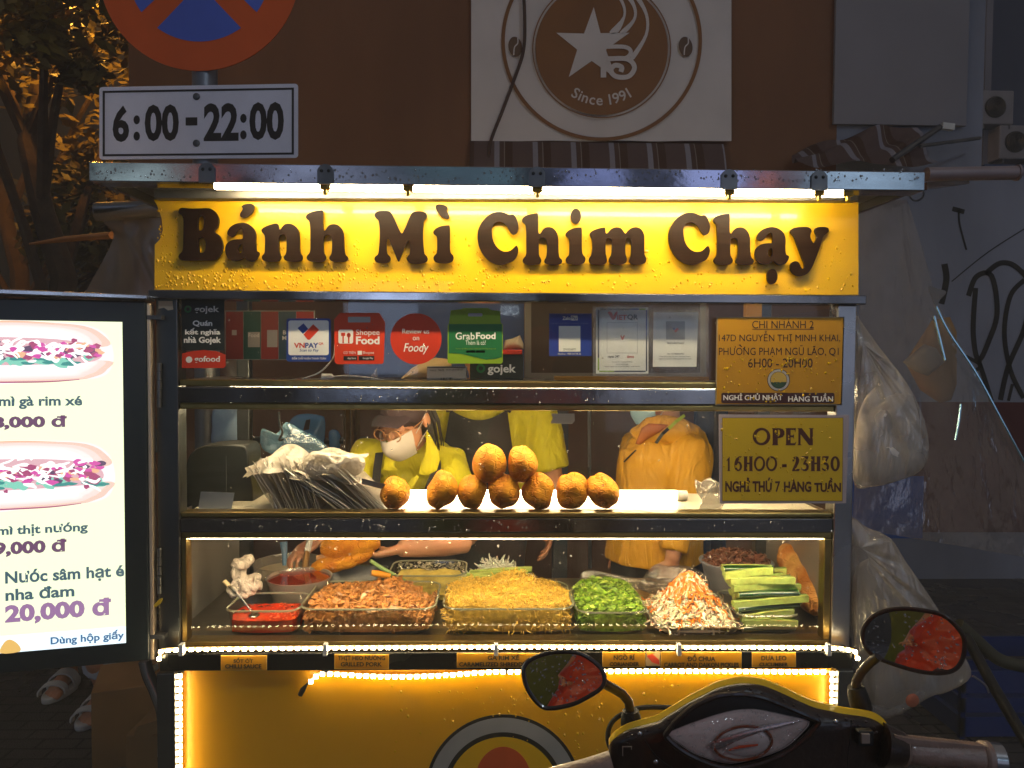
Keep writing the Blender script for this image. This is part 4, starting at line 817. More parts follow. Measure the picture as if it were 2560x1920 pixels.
obj('patch', MB().slab([(1617, 1640), (1630, 1634), (1648, 1650), (1648, 1662), (1630, 1655)], MN, 0.0003, 0.0006), RD, s); obj('patch', MB().slab([(1616, 1631), (1638, 1631), (1630, 1636), (1617, 1638)], MN, 0.0003, 0.0006), MUST, s)
# things on the upper shelf
YSH = 0.12; MSH = MY(YSH)
def shelfbox(name, label, cat, x0, y0, x1, y1, d, m, Y=YSH):
    s = thing(name, label, cat, P((x0+x1)/2, y1, Y)); a, b = P(x0, y0, Y), P(x1, y1, Y)
    obj('body', MB().box(a.x, b.x, Y, Y+d, ZU+0.0005, a.z), m, s, bevel=0.002); return s
s = shelfbox('carton', 'small grey carton with a barcode on the upper shelf', 'carton', 1067, 916, 1166, 951, 0.06, ink('carton_grey', '#a2a4ac'))
MC = MY(YSH-0.0004); R(s, NV, 1068, 916.5, 1164, 919, MC); T('Số series: 28', (1075, 922, 1090, 928), K_, s, M=MC); T('Model 300', (1096, 922, 1110, 928), K_, s, M=MC); T('Do sản xuất bởi đất nước', (1116, 921, 1158, 926), K_, s, M=MC)
for k, w in enumerate((2, 1, 3, 1, 2, 1, 1, 3, 2, 1)): R(s, K_, 1102+k*3.1, 944, 1102+k*3.1+w*0.8, 951, MC, name='bar')
s = shelfbox('delivery_box', 'black box with a red lid and white brand lettering on the upper shelf', 'box', 1175, 884, 1308, 951, 0.14, CHAR)
obj('lid', MB().box(P(1173, 0, YSH).x, P(1311, 0, YSH).x, YSH-0.004, YSH+0.144, P(1240, 886, YSH).z, P(1240, 874, YSH).z), RD, s, bevel=0.002)
T('gojek', (1219, 911, 1290, 938), W_, s, M=MC, bold=0.025); outl([circ(1202, 921, 11), circ(1202, 921, 5.5)], None, MC, GN, s, t=0.0003, off=0.0009, name='mark')
tag(obj('paper_bag', pillow([(998, 950), (1030, 920), (1060, 903), (1090, 894), (1118, 897), (1130, 912), (1120, 950)], MY(0.19), 0.025, 0.03, 4, 0.006, 3), mat('cream_paper', '#d8bc88', 0.6, 0, 0.1, 6, 0.3, 12), smooth=True, angle=60), 'crumpled cream paper bag behind the grey carton', 'paper bag')
tag(obj('napkin_heap', pillow([(1258, 873), (1262, 850), (1282, 846), (1300, 838), (1309, 860), (1309, 873)], MY(0.18), 0.03, 0.03, 4, 0.008, 5), mat('tissue', '#b8aa92', 0.8, 0, 0.1, 6, 0.3, 12), smooth=True, angle=60), 'heap of pale tissue on top of the black red lidded box', 'tissue')
tag(obj('phone_cable', MB().tube([P(a, b, 0.09) for a, b in spline([(752, 949), (800, 930), (832, 895), (838, 860), (842, 830)], 6, False)], 0.002, 6).tube([P(a, b, 0.08) for a, b in spline([(800, 948), (850, 940), (900, 942), (960, 950)], 6, False)], 0.002, 6), WHITEP, smooth=True), 'thin white cable lying on the left of the upper shelf', 'cable')
tag(obj('plug', MB().tube([P(806, 945, 0.085), P(830, 943, 0.085), P(836, 945, 0.085)], [0.012, 0.009, 0.003], 10), WHITEP, smooth=True), 'white plug lying on the upper shelf left of the round sticker', 'plug')
tag(obj('plastic_wrapper', pillow([(920, 950), (935, 930), (942, 918), (944, 940), (938, 951)], MY(0.1), 0.006, 0.004, 3, 0.002, 2), film('wrapper', '#d8d8d2', 0.5, 0.2, 0.2), smooth=True), 'small twisted clear wrapper standing on the upper shelf', 'wrapper')
s = sign('striped_poster', 'red and green striped poster standing behind the left stickers', 'poster', (670, 900), rrect(563, 776, 786, 900), ink('poster_edge', '#8d8f90'), MY(0.28), t=0.004)
M28 = MY(0.28)
for k, m_ in enumerate((ink('poster_plum', '#7a2e36'), ink('poster_teal', '#1c4f4e'), ink('poster_red', '#8a2c2a'), ink('poster_slate', '#22465a'), ink('poster_scarlet', '#a82c24'))): R(s, m_, 565+k*44, 779, 608+k*44, 898, M28, off=0.0008, name='stripe')
for x0, y0, x1, y1 in ((580, 825, 592, 838), (620, 830, 650, 868), (668, 825, 694, 868)): R(s, GY, x0, y0, x1, y1, M28, off=0.0013, name='block')
T('B\nM', (706, 826, 716, 850), W_, s, M=M28, bold=0.02, off=0.0013); T('Food', (622, 833, 648, 843), W_, s, M=M28, off=0.0016)
s = sign('menu_board', 'dark brown board in a grey frame standing behind the payment cards', 'board', (1550, 949), rrect(1312, 748, 1766, 948), ink('frame_grey', '#6d6a68'), MY(0.24), t=0.012)
R(s, mat('board_brown', '#2e2018', 0.6, 0, 0.2, 3), 1328, 752, 1750, 932, MY(0.24), off=0.001, name='face')
tag(obj('amber_plank', MB().box(P(1880, 0, 0.2).x, P(1918, 0, 0.2).x, 0.2, 0.23, ZU+0.0005, P(1900, 752, 0.2).z), mat('amber_plank', '#b5863a', 0.5)), 'upright amber strip behind the top of the address sign', 'plank')
tag(obj('wooden_bar', MB().box(P(1394, 0, 0.1).x, P(1786, 0, 0.1).x, 0.1, 0.125, ZU+0.0005, P(1500, 941, 0.1).z), mat('oak', '#a5782e', 0.5, 0, 0.2, 4, stretch=(0.3, 2, 2))), 'narrow wooden bar lying on the shelf under the payment cards', 'wooden bar')
# ================================================================ BREAD, BAGS AND FOOD
def crust(name, c1, c2):
    m = bpy.data.materials.new(name); m.use_nodes = True; nt = m.node_tree; L = nt.links; b = nt.nodes['Principled BSDF']; N = nt.nodes.new
    tc = N('ShaderNodeTexCoord'); mp = N('ShaderNodeMapping'); mp.inputs['Scale'].default_value = (1, 1, 1.7); L.new(tc.outputs['Object'], mp.inputs[0])
    ns = N('ShaderNodeTexNoise'); ns.inputs['Scale'].default_value = 25; ns.inputs['Detail'].default_value = 3; L.new(mp.outputs[0], ns.inputs['Vector'])
    av = N('ShaderNodeVectorMath'); av.operation = 'MULTIPLY_ADD'; av.inputs[1].default_value = (0.03, 0.03, 0.03); L.new(ns.outputs['Color'], av.inputs[0]); L.new(mp.outputs[0], av.inputs[2])
    vo = N('ShaderNodeTexVoronoi'); vo.feature = 'DISTANCE_TO_EDGE'; vo.inputs['Scale'].default_value = 40; L.new(av.outputs[0], vo.inputs['Vector'])
    mr = N('ShaderNodeMapRange'); mr.inputs[1].default_value = 0.0; mr.inputs[2].default_value = 0.09; L.new(vo.outputs[0], mr.inputs[0])
    v2 = N('ShaderNodeTexVoronoi'); v2.inputs['Scale'].default_value = 40; L.new(av.outputs[0], v2.inputs['Vector'])
    ad = N('ShaderNodeMath'); ad.operation = 'MULTIPLY_ADD'; ad.inputs[1].default_value = 0.8; L.new(v2.outputs[0], ad.inputs[0]); L.new(mr.outputs[0], ad.inputs[2])
    bp = N('ShaderNodeBump'); bp.inputs['Strength'].default_value = 0.6; bp.inputs['Distance'].default_value = 0.005; b.inputs['Specular IOR Level'].default_value = 0.25; L.new(ad.outputs[0], bp.inputs['Height']); L.new(bp.outputs[0], b.inputs['Normal'])
    n2 = N('ShaderNodeTexNoise'); n2.inputs['Scale'].default_value = 18; n2.inputs['Detail'].default_value = 5; L.new(tc.outputs['Object'], n2.inputs['Vector'])
    mx = N('ShaderNodeMix'); mx.data_type = 'RGBA'; mx.inputs['A'].default_value = lin(c1); mx.inputs['B'].default_value = lin(c2)
    r2 = N('ShaderNodeMapRange'); r2.inputs[1].default_value = 0.35; r2.inputs[2].default_value = 0.65; L.new(n2.outputs[0], r2.inputs[0]); L.new(r2.outputs[0], mx.inputs['Factor'])
    L.new(mx.outputs['Result'], b.inputs['Base Color']); b.inputs['Roughness'].default_value = 0.6
    return m
CRUST = crust('bread_crust', '#c97208', '#eaa01e'); CRUST2 = crust('baguette_crust', '#b8702a', '#dca65a')
def loaf(px, py, rx, ry, Y, tilt, seed, label):
    s = (Y+1.925)/F; c = P(px, py, Y); rg = random.Random(seed); p = [rg.uniform(0, 6) for _ in range(4)]
    def fn(d):
        k = 1+0.045*sin(2.3*d.x+p[0]+3*d.z)+0.035*sin(4*d.z+p[1]+2*d.x)+0.02*sin(9*d.x+p[2])
        g = max(0, 1-abs(d.x*0.9+0.25*sin(2*d.z+p[3])-0.15)*4.5)*max(0, d.z+0.35)      # the split along the top
        return k-0.035*g
    R_ = Matrix.Rotation(radians(tilt), 3, 'Y') @ Matrix.Rotation(radians(rg.uniform(-12, 12)), 3, 'Z')
    o = obj('bread_roll', MB().ell((0, 0, 0), (rx*s, 0.062, ry*s), R_, 34, 24, fn), CRUST, smooth=True, angle=180); o.location = c
    return tag(o, label, 'bread roll', 'bread rolls on the lit shelf')
LO = [(988, 1232, 37, 40, 8, 'bread roll standing apart beside the plastic bags, leftmost of the row'), (1105, 1224, 37, 47, 20, 'bread roll leaning right, second from the left of the row'),
      (1180, 1229, 37, 44, 26, 'bread roll under the left side of the pile, left of the pointed one'), (1260, 1226, 41, 46, 0, 'dark bread roll in the middle under the two stacked rolls'),
      (1345, 1227, 40, 44, -10, 'bread roll right of the pile, under the smaller stacked roll'), (1430, 1226, 43, 41, -35, 'bread roll with a torn open crust, second from the right end'), (1506, 1226, 40, 48, -28, 'bread roll at the right end of the row')]
for i, (px, py, rx, ry, t, lb) in enumerate(LO): loaf(px, py, rx, ry, 0.085, t, i+1, lb)
loaf(1224, 1160, 43, 50, 0.085, 6, 21, 'larger of the two bread rolls stacked on top of the row'); loaf(1305, 1159, 37, 46, 0.09, -4, 22, 'smaller of the two bread rolls stacked on top of the row')

# --- bundles of thin plastic bags
BAG = film('thin_bag', '#c9bfb2', 0.32, 0.25, 0.12, 0.9, 45, stretch=(1, 1, 0.4))
BAG2 = film('top_bag', '#d9cdb8', 0.22, 0.22, 0.16, 1.0, 30)
def bundle(base_px, n, lean, hgt, wid, Y0, label, seed):
    rg = random.Random(seed); t = thing('plastic_bag_bundle', label, 'bag bundle', P(base_px, 1280, Y0)); mb = MB(); x0 = P(base_px, 1280, Y0).x
    for k in range(n):
        L_ = hgt*rg.uniform(.85, 1.05); a = radians(lean+rg.uniform(-5, 5)+k*0.6); o = x0+k*0.0075; y = Y0+rg.uniform(0, .02); ph = rg.uniform(0, 6)
        dx, dz = cos(a), sin(a)
        def fn(u, v, o=o, y=y, L_=L_, dx=dx, dz=dz, ph=ph):
            l = L_*u; bend = 0.03*u*u
            return Vector((o+dx*l*-1+0.003*sin(14*v+ph)*u-bend*0.4, y+wid*v+0.004*sin(9*u+ph), ZB+0.001+dz*l+0.004*sin(11*v+ph)*u))
        mb.grid(fn, 8, 8)
    obj('sheets', mb, BAG, t, smooth=True, angle=180); ed = MB()
    for k in range(n): ed.tube([V_+Vector((0, -.001, 0)) for V_ in [Vector(mb.v[k*81+i*9]) for i in range(9)]], .0011, 4, False)
    obj('sheet_edges', ed, film('bag_edge', '#e0d4c0', .25, .3, .25), t, smooth=True); return t
b1 = bundle(682, 17, 66, 0.135, 0.13, 0.06, 'upright leaning bundle of thin plastic bags at the left of the bread shelf', 4)
obj('top_sheet', MB().grid(lambda u, v: P(612+170*u+6*sin(9*v), 1170-75*u*(1-u)*2.2-60*max(0, u-.35)*(1-v)*1.3+36*v+10*sin(7*u+5*v)+16*u, 0.06+0.10*(1-v)+0.012*sin(13*u)), 24, 10), BAG2, b1, smooth=True, angle=180)
b2 = bundle(838, 18, 36, 0.165, 0.13, 0.055, 'flatter bundle of thin plastic bags between the upright bundle and the bread', 5)
obj('top_sheet', MB().grid(lambda u, v: P(745+165*u-22*v+14*sin(8*v+1)*u, 1136+62*v+6*sin(10*u+6*v)-6*sin(pi*u)*2+14*u*v, 0.055+0.12*(1-v)+0.008*sin(16*u+9*v)), 26, 14), BAG2, b2, smooth=True, angle=180)
obj('paper_slip', MB().grid(lambda u, v: P(905+90*u, 1196+22*u+14*v, 0.05+0.02*v), 6, 3), mat('white_slip', '#c9c3be', 0.6), b2, smooth=True)
tag(obj('crumpled_bag', pillow(spline([(742, 1190), (772, 1135), (800, 1128), (850, 1136), (880, 1132), (912, 1150), (905, 1180), (870, 1196), (800, 1200)], 3), MY(0.075), 0.018, 0.03, 5, 0.012, 8, nscale=60), BAG2, smooth=True, angle=180), 'crumpled clear plastic bag lying over the flatter bag bundle', 'plastic bag')
tag(obj('clear_bag', pillow(spline([(1737, 1198), (1752, 1206), (1772, 1194), (1798, 1208), (1812, 1240), (1800, 1279), (1745, 1279), (1756, 1252), (1742, 1232)], 2), MY(0.06), 0.012, 0.02, 5, 0.016, 9, nscale=110), film('clear_crumple', '#d0c4b0', .6, .15, .25, 1.0, 60), smooth=True, angle=180), 'crumpled clear bag on the bread shelf beside the OPEN sign', 'plastic bag')
# left end of the shelf: black loudspeaker, white card
a = P(462, 1118, 0.2); b = P(622, 1280, 0.2)
ls = thing('black_box', 'black box with a rounded top at the left end of the bread shelf', 'box', ((a.x+b.x)/2, 0.27, ZB))
obj('body', MB().slab(spline([(466, 1278), (462, 1200), (468, 1150), (490, 1122), (530, 1113), (590, 1112), (615, 1120), (621, 1160), (621, 1278)], 4), MY(0.19), 0.12), mat('speaker_black', '#141816', 0.45, 0, 0.3, 20), ls, bevel=0.004)
obj('seam', MB().box(P(556, 0, 0.188).x, P(557, 0, 0.188).x, 0.1885, 0.19, ZB+0.01, P(556, 1140, 0.188).z), mat('seam_grey', '#3a3d3c'), ls)
tag(obj('white_card', MB().slab([(502, 1229), (586, 1232), (577, 1281), (494, 1281)], MY(0.07), 0.001), mat('card_grey', '#8d8f92', 0.6)), 'white card leaning on the black box at the left end of the bread shelf', 'card')

# --- the food counter
DISHG = film('dish_glass', '#eef3e0', gloss=1.6, rough=0.04, fres=True, bump=0.0)
def rr3(cx, cy_, z, w, d, r, k=6): return [Vector((p[0], p[1], z)) for p in rrect(cx-w/2, cy_-d/2, cx+w/2, cy_+d/2, min(r, w/2-.001, d/2-.001), k)]
def dish(name, label, cx, yf, w, d, h, r=0.035, m=DISHG, grp='glass dishes of fillings on the counter', ribs=True, flare=0.9, cat='glass dish'):
    cyy = yf+d/2; z = ZC+0.001
    t = thing(name, label, cat, (cx, cyy, z), grp)
    ring = lambda q, zz, k=1.0: rr3(cx, cyy, zz, w*q, d*q if d*q > 0.02 else d, r*k)
    body = MB().rings([ring(flare-0.03, z), ring(flare, z+0.006), ring(0.97, z+h-0.008), ring(1.0, z+h-0.006), ring(1.0, z+h), ring(0.975, z+h), ring(0.955, z+h-0.01), ring(flare-0.03, z+0.008), ring(flare-0.06, z+0.005)], True, True)
    obj('bowl', body, m, t, smooth=True, angle=50)
    rim = rr3(cx, cyy, z+h-0.001, w*0.99, d*0.99, r); rim.append(rim[0])
    obj('rim', MB().tube(rim, 0.0028, 6, False), film('rim_glass', '#dfe2c4', 0.45, 0.06, 0.35), t, smooth=True)
    return t, cx, cyy, w, d, z, h
def heap_fn(cx, cyy, w, d, z0, top, seed, r=0.03):
    rg = random.Random(seed); p = [rg.uniform(0, 6) for _ in range(6)]
    def f(u, v):
        # map the unit square to a rounded rectangle
        uu, vv = u*2-1, v*2-1; k = 1-0.13*(uu*uu*vv*vv)
        x, y = uu*w/2*k, vv*d/2*k
        n = 0.5*sin(x*55+p[0]+2*sin(y*60+p[1]))+0.5*sin(y*70+p[2]+2*sin(x*48+p[3]))
        return Vector((cx+x, cyy+y, z0+top(uu, vv)+0.004*n))
    return f
def heap_base(f, z0, n=26):
    mb = MB(); mb.grid(f, n, n); k = len(mb.v); e = []
    for i in range(n+1): e.append(i*(n+1))
    idx = [i*(n+1) for i in range(n+1)]+[n*(n+1)+j for j in range(1, n+1)]+[i*(n+1)+n for i in range(n-1, -1, -1)]+[j for j in range(n-1, 0, -1)]
    lo = len(mb.v); mb.v += [(mb.v[i][0]*1, mb.v[i][1], z0) for i in idx]
    m_ = len(idx); mb.f += [(idx[i], idx[(i+1) % m_], lo+(i+1) % m_, lo+i) for i in range(m_)]+[tuple(range(lo, lo+m_))]
    return mb
def strands(mb, f, n, L_, r, curl, rg, lift=0.004, seg=5, uv=None, zr=(-.35, .5), lay=None):
    for _ in range(n):
        u, v = uv(rg) if uv else (rg.random(), rg.random()); p = f(u, v)
        a = rg.uniform(0, 6.28); l = L_*rg.uniform(.5, 1.2); t = Vector((cos(a), sin(a), rg.uniform(*zr))).normalized(); path = [p+Vector((0, 0, rg.uniform(0, lift)))]; w = Vector((rg.gauss(0, 1), rg.gauss(0, 1), rg.gauss(0, 1))).normalized()
        for k in range(seg):
            t = (Matrix.Rotation(curl*rg.uniform(.2, 1.2), 3, w) @ t).normalized(); path.append(path[-1]+t*(l/seg))
        if lay:
            cx_, cy2, w_, d_ = lay; h0 = rg.uniform(0, lift)
            path = [Vector((q.x, q.y, f(min(1.03, max(-.03, .5+(q.x-cx_)/w_)), min(1.03, max(-.03, .5+(q.y-cy2)/d_))).z+h0+rg.uniform(0, .007))) for q in path]
        rr_ = r*rg.uniform(.7, 1.3); mb.tube(path, [rr_*.6]+[rr_]*(seg-1)+[rr_*.5], 4, True)
def chips(mb, f, n, s, rg, lift=0.006, flat=0.28, uv=None):
    for _ in range(n):
        u, v = uv(rg) if uv else (rg.random(), rg.random()); p = f(u, v)+Vector((0, 0, rg.uniform(0, lift))); k = s*rg.uniform(.45, 1.2)
        R_ = Matrix.Rotation(rg.uniform(0, 6.28), 3, 'Z') @ Matrix.Rotation(rg.gauss(0, .7), 3, 'X') @ Matrix.Rotation(rg.gauss(0, .7), 3, 'Y')
        a, b_, c = k, k*rg.uniform(.4, .8), k*flat; q = rg.uniform(-.3, .3)*k
        v_ = [(-a, -b_*rg.uniform(.5, 1), q), (a*rg.uniform(.6, 1), -b_, -q), (a, b_*rg.uniform(.5, 1), q), (-a*rg.uniform(.5, 1), b_, -q)]
        pts = [R_ @ Vector(x)+p for x in v_]+[R_ @ (Vector(x)*0.85+Vector((0, 0, c)))+p for x in v_]
        mb.add(pts, [(3, 2, 1, 0), (4, 5, 6, 7), (0, 1, 5, 4), (1, 2, 6, 5), (2, 3, 7, 6), (3, 0, 4, 7)])
def food(name, label, cat, mb, m): return tag(obj(name, mb, m, smooth=True, angle=45), label, cat, kind='stuff')
xw = lambda px, Y: P(px, 1500, Y).x
# chilli sauce
def sauce_mat():
    m = mat('chilli_sauce', '#b42a06', 0.12, 0, 0.35, 40, 0.05, 60, coat=0.4); return m
t, cx, cyy, w, d, z, h = dish('glass_dish', 'small glass dish of red chilli sauce at the left', (xw(552, .03)+xw(742, .03))/2, 0.042, xw(742, .02)-xw(552, .02), 0.155, 0.068)
f0 = heap_fn(cx, cyy, w*0.93, d*0.92, z+0.009, lambda u, v: 0.0, 1); f = lambda u, v: Vector((f0(u, v).x, f0(u, v).y, z+.009+.031+.0008*sin(40*u+20*v)))
mb = heap_base(f, z+0.009); food('chilli_sauce', 'red chilli sauce filling the small left dish', 'chilli sauce', mb, sauce_mat())
mb = MB(); chips(mb, f, 90, 0.004, random.Random(3), 0.001, uv=lambda q: (q.uniform(.55, 1), q.random())); food('chilli_flakes', 'orange chilli flakes floating in the left dish', 'chilli flakes', mb, mat('chilli_flake', '#d2500a', 0.3, 0, 0.4, 50))
sp = thing('spoon', 'thin metal spoon standing in the red chilli sauce', 'spoon', P(626, 1527, 0.1))
obj('handle', MB().tube([P(566, 1458, 0.13), P(600, 1492, 0.11), P(630, 1530, 0.09)], [0.0045, 0.003, 0.0025], 8), STEEL, sp, smooth=True)
obj('handle_end', MB().tube([P(561, 1452, 0.131), P(574, 1466, 0.127)], [0.006, 0.0055], 8), mat('handle_beige', '#c8b48c', 0.4), sp, smooth=True)
obj('scoop', MB().ell(P(636, 1538, 0.085), (0.014, 0.018, 0.006)), STEEL, sp, smooth=True)
# grilled pork
PORK = mat('grilled_pork', '#b4783a', 0.45, 0, 0.45, 70, 0.3, 120, coat=0.15)
t, cx, cyy, w, d, z, h = dish('glass_dish', 'large glass dish of chopped grilled pork', (xw(737, .03)+xw(1090, .03))/2, 0.042, xw(1088, .02)-xw(738, .02), 0.25, 0.072, 0.045)
f = heap_fn(cx, cyy, w*0.93, d*0.93, z+0.009, lambda u, v: 0.046+0.007*sin(3*u+1)-0.030*max(0, u-0.55)*2+0.012*math.exp(-((u-.25)**2)/.08-((v-.5)**2)/.3)+0.010*math.exp(-((u+.7)**2)/.05), 2)
mb = heap_base(f, z+0.009); rg = random.Random(5); chips(mb, f, 1500, 0.0105, rg, 0.015)
def wallp(cx, cyy, w, d, z, hh, q=0.93):
    def f2(u, v): # points over the front and side walls inside a dish
        s_ = u*3
        if s_ < 1: return Vector((cx-w*q/2*(0.95+.05*v), cyy+d*q*(0.5-s_), z+v*hh))
        if s_ < 2: return Vector((cx+w*q*(s_-1.5), cyy-d*q/2*(0.96+.04*v), z+v*hh))
        return Vector((cx+w*q/2*(0.95+.05*v), cyy+d*q*(s_-2.5), z+v*hh))
    return f2
chips(mb, wallp(cx, cyy, w, d, z+.008, .042, .91), 520, 0.0085, rg, 0.004)
food('grilled_pork', 'heap of chopped brown grilled pork in the large left dish', 'grilled pork', mb, PORK)
# shredded chicken
CHK = mat('shredded_chicken', '#d6ac3c', 0.5, 0, 0.35, 60, 0.2, 120, coat=0.1)
t, cx, cyy, w, d, z, h = dish('glass_dish', 'large glass dish of shredded yellow chicken', (xw(1102, .03)+xw(1442, .03))/2, 0.042, xw(1440, .02)-xw(1102, .02), 0.25, 0.072, 0.045)
f = heap_fn(cx, cyy, w*0.95, d*0.93, z+0.009, lambda u, v: 0.054+0.052*math.exp(-((u-0.12)**2)/0.20-((v-0.25)**2)/0.6)+0.012*math.exp(-((u+0.6)**2)/0.1), 3)
mb = heap_base(f, z+0.009); rg = random.Random(6); strands(mb, f, 900, 0.030, 0.0014, 0.8, rg, 0.009, 6, lay=(cx, cyy, w*.9, d*.88)); strands(mb, f, 1500, 0.026, 0.0013, 0.9, rg, 0.006, 6, zr=(-.4, .3))
strands(mb, wallp(cx, cyy, w, d, z+.008, .046, .915), 900, 0.024, 0.0012, 0.7, rg, 0.0)
food('shredded_chicken', 'tall heap of shredded yellow chicken in the large dish', 'shredded chicken', mb, CHK)
# coriander
COR = mat('coriander', '#6f9420', 0.5, 0, 0.6, 90)
t, cx, cyy, w, d, z, h = dish('glass_dish', 'square glass dish of chopped green coriander', (xw(1443, .03)+xw(1628, .03))/2, 0.042, xw(1626, .02)-xw(1444, .02), 0.22, 0.062, 0.04)
f = heap_fn(cx, cyy, w*0.93, d*0.93, z+0.009, lambda u, v: 0.040+0.016*(1-u*u)+0.012*v, 4)
mb = heap_base(f, z+0.009); rg = random.Random(7)
def leaves(mb, f, n, s, rg, lift):
    for _ in range(n):
        p = f(rg.random(), rg.random())+Vector((0, 0, rg.uniform(0, lift))); k = s*rg.uniform(.5, 1.2); R_ = Matrix.Rotation(rg.uniform(0, 6.28), 3, 'Z') @ Matrix.Rotation(rg.gauss(0, .8), 3, 'X')
        mb.add([R_ @ Vector(q)*k+p for q in ((-1, 0, 0), (-.2, -.5, .15), (1, 0, 0), (-.1, .5, .15), (-.3, 0, .05))], [(0, 1, 4), (1, 2, 4), (2, 3, 4), (3, 0, 4)])
leaves(mb, f, 1900, 0.0095, rg, 0.020); strands(mb, f, 240, 0.018, 0.0007, 0.2, rg, 0.012, 2); leaves(mb, wallp(cx, cyy, w, d, z+.008, .036, .91), 700, 0.007, rg, 0.002)
mb2 = MB(); strands(mb2, f, 420, 0.016, 0.0011, 0.3, rg, 0.020, 3); leaves(mb2, f, 260, 0.009, rg, 0.022); food('coriander_stems', 'pale green stems and leaf bits mixed into the coriander', 'coriander', mb2, mat('coriander_pale', '#a8bc4a', .5, 0, .3, 60))
food('chopped_coriander', 'chopped green coriander heaped in the square dish', 'coriander', mb, COR)
# pickled carrot and daikon on a steel tray
tr = thing('steel_tray', 'shallow steel tray under the heap of carrot and daikon pickles', 'tray', (xw(1735, .12), 0.13, ZC))
cx, cyy, w, d = (xw(1628, .1)+xw(1846, .1))/2, 0.135, xw(1846, .1)-xw(1628, .1), 0.23
obj('tray', MB().rings([rr3(cx, cyy, ZC+0.001, w*.8, d*.8, .03), rr3(cx, cyy, ZC+0.028, w, d, .05), rr3(cx, cyy, ZC+0.030, w*1.02, d*1.02, .05), rr3(cx, cyy, ZC+0.030, w*.97, d*.97, .05), rr3(cx, cyy, ZC+0.005, w*.78, d*.78, .03)], True, True), STEEL, tr, smooth=True)
f = heap_fn(cx-0.004, cyy, w*0.96, d*0.96, ZC+0.022, lambda u, v: 0.10*math.exp(-(u*u)/0.42-((v-0.2)**2)/0.55)-0.002, 5)
CAR = mat('carrot_shred', '#e2801e', 0.35, 0, 0.25, 40, coat=0.2); DAI = mat('daikon_shred', '#e8d2b0', 0.3, 0, 0.12, 40, coat=0.25, sss=0.2)
mb = heap_base(f, ZC+0.016); rg = random.Random(8); strands(mb, f, 260, 0.034, 0.0024, 0.8, rg, 0.004, 6, zr=(-.6, .1)); strands(mb, f, 330, 0.046, 0.0024, 0.6, rg, 0.014, 6, zr=(-.3, .1), lay=(cx, cyy, w*.9, d*.9)); food('daikon_pickles', 'pale daikon pickle shreds heaped with carrot on the tray', 'daikon pickles', mb, DAI)
mb = MB(); strands(mb, f, 240, 0.042, 0.0024, 0.6, rg, 0.016, 6, zr=(-.3, .1), lay=(cx, cyy, w*.9, d*.9), uv=lambda q: (min(1, max(0, q.gauss(.52, .2))), min(1, max(0, q.gauss(.55, .25)))))
food('carrot_pickles', 'orange carrot pickle shreds over the daikon on the tray', 'carrot pickles', mb, CAR)
mb = MB(); strands(mb, lambda u, v: P(1650+14*u, 1555+16*v, 0.02), 5, 0.03, 0.0022, 0.7, rg, 0.002); strands(mb, lambda u, v: P(1805+20*u, 1548+8*v, 0.02), 4, 0.03, 0.0022, 0.7, rg, 0.002)
chips(mb, lambda u, v: Vector((xw(1632+14*u, .02), 0.02+0.01*v, ZC+0.002)), 3, 0.006, rg, 0.001)
food('fallen_shreds', 'stray daikon shreds hanging over the front of the tray', 'pickle shreds', mb, DAI)
# cucumber dish and sticks
t, cx, cyy, w, d, z, h = dish('glass_dish', 'glass dish holding the stacked cucumber sticks', (xw(1852, .03)+xw(2010, .03))/2, 0.045, xw(2010, .02)-xw(1852, .02), 0.22, 0.052, 0.03)
CUF = mat('cucumber_flesh', '#a3b25e', 0.25, 0, 0.22, 45, 0.1, 60, coat=0.3, sss=0.15); CUS = mat('cucumber_skin', '#12370f', 0.22, 0, 0.4, 25, coat=0.5)
rows = [(1590, 1, 1852, 2010, 3), (1566, 0, 1862, 2004, 4), (1543, 0, 1856, 2012, 4), (1516, 1, 1856, 2020, 4), (1496, 0, 1846, 2022, 4), (1474, 1, 1850, 2008, 4), (1450, 0, 1836, 1990, 4), (1433, 0, 1832, 1984, 3), (1421, 0, 1816, 1950, 2)]
rg = random.Random(9); ncu = 0
where = {0: 'at the bottom of the stack', 1: 'low in the stack', 2: 'low in the stack', 3: 'in the middle of the stack', 4: 'in the middle of the stack', 5: 'in the middle of the stack', 6: 'high in the stack', 7: 'near the top of the stack', 8: 'on top of the stack'}
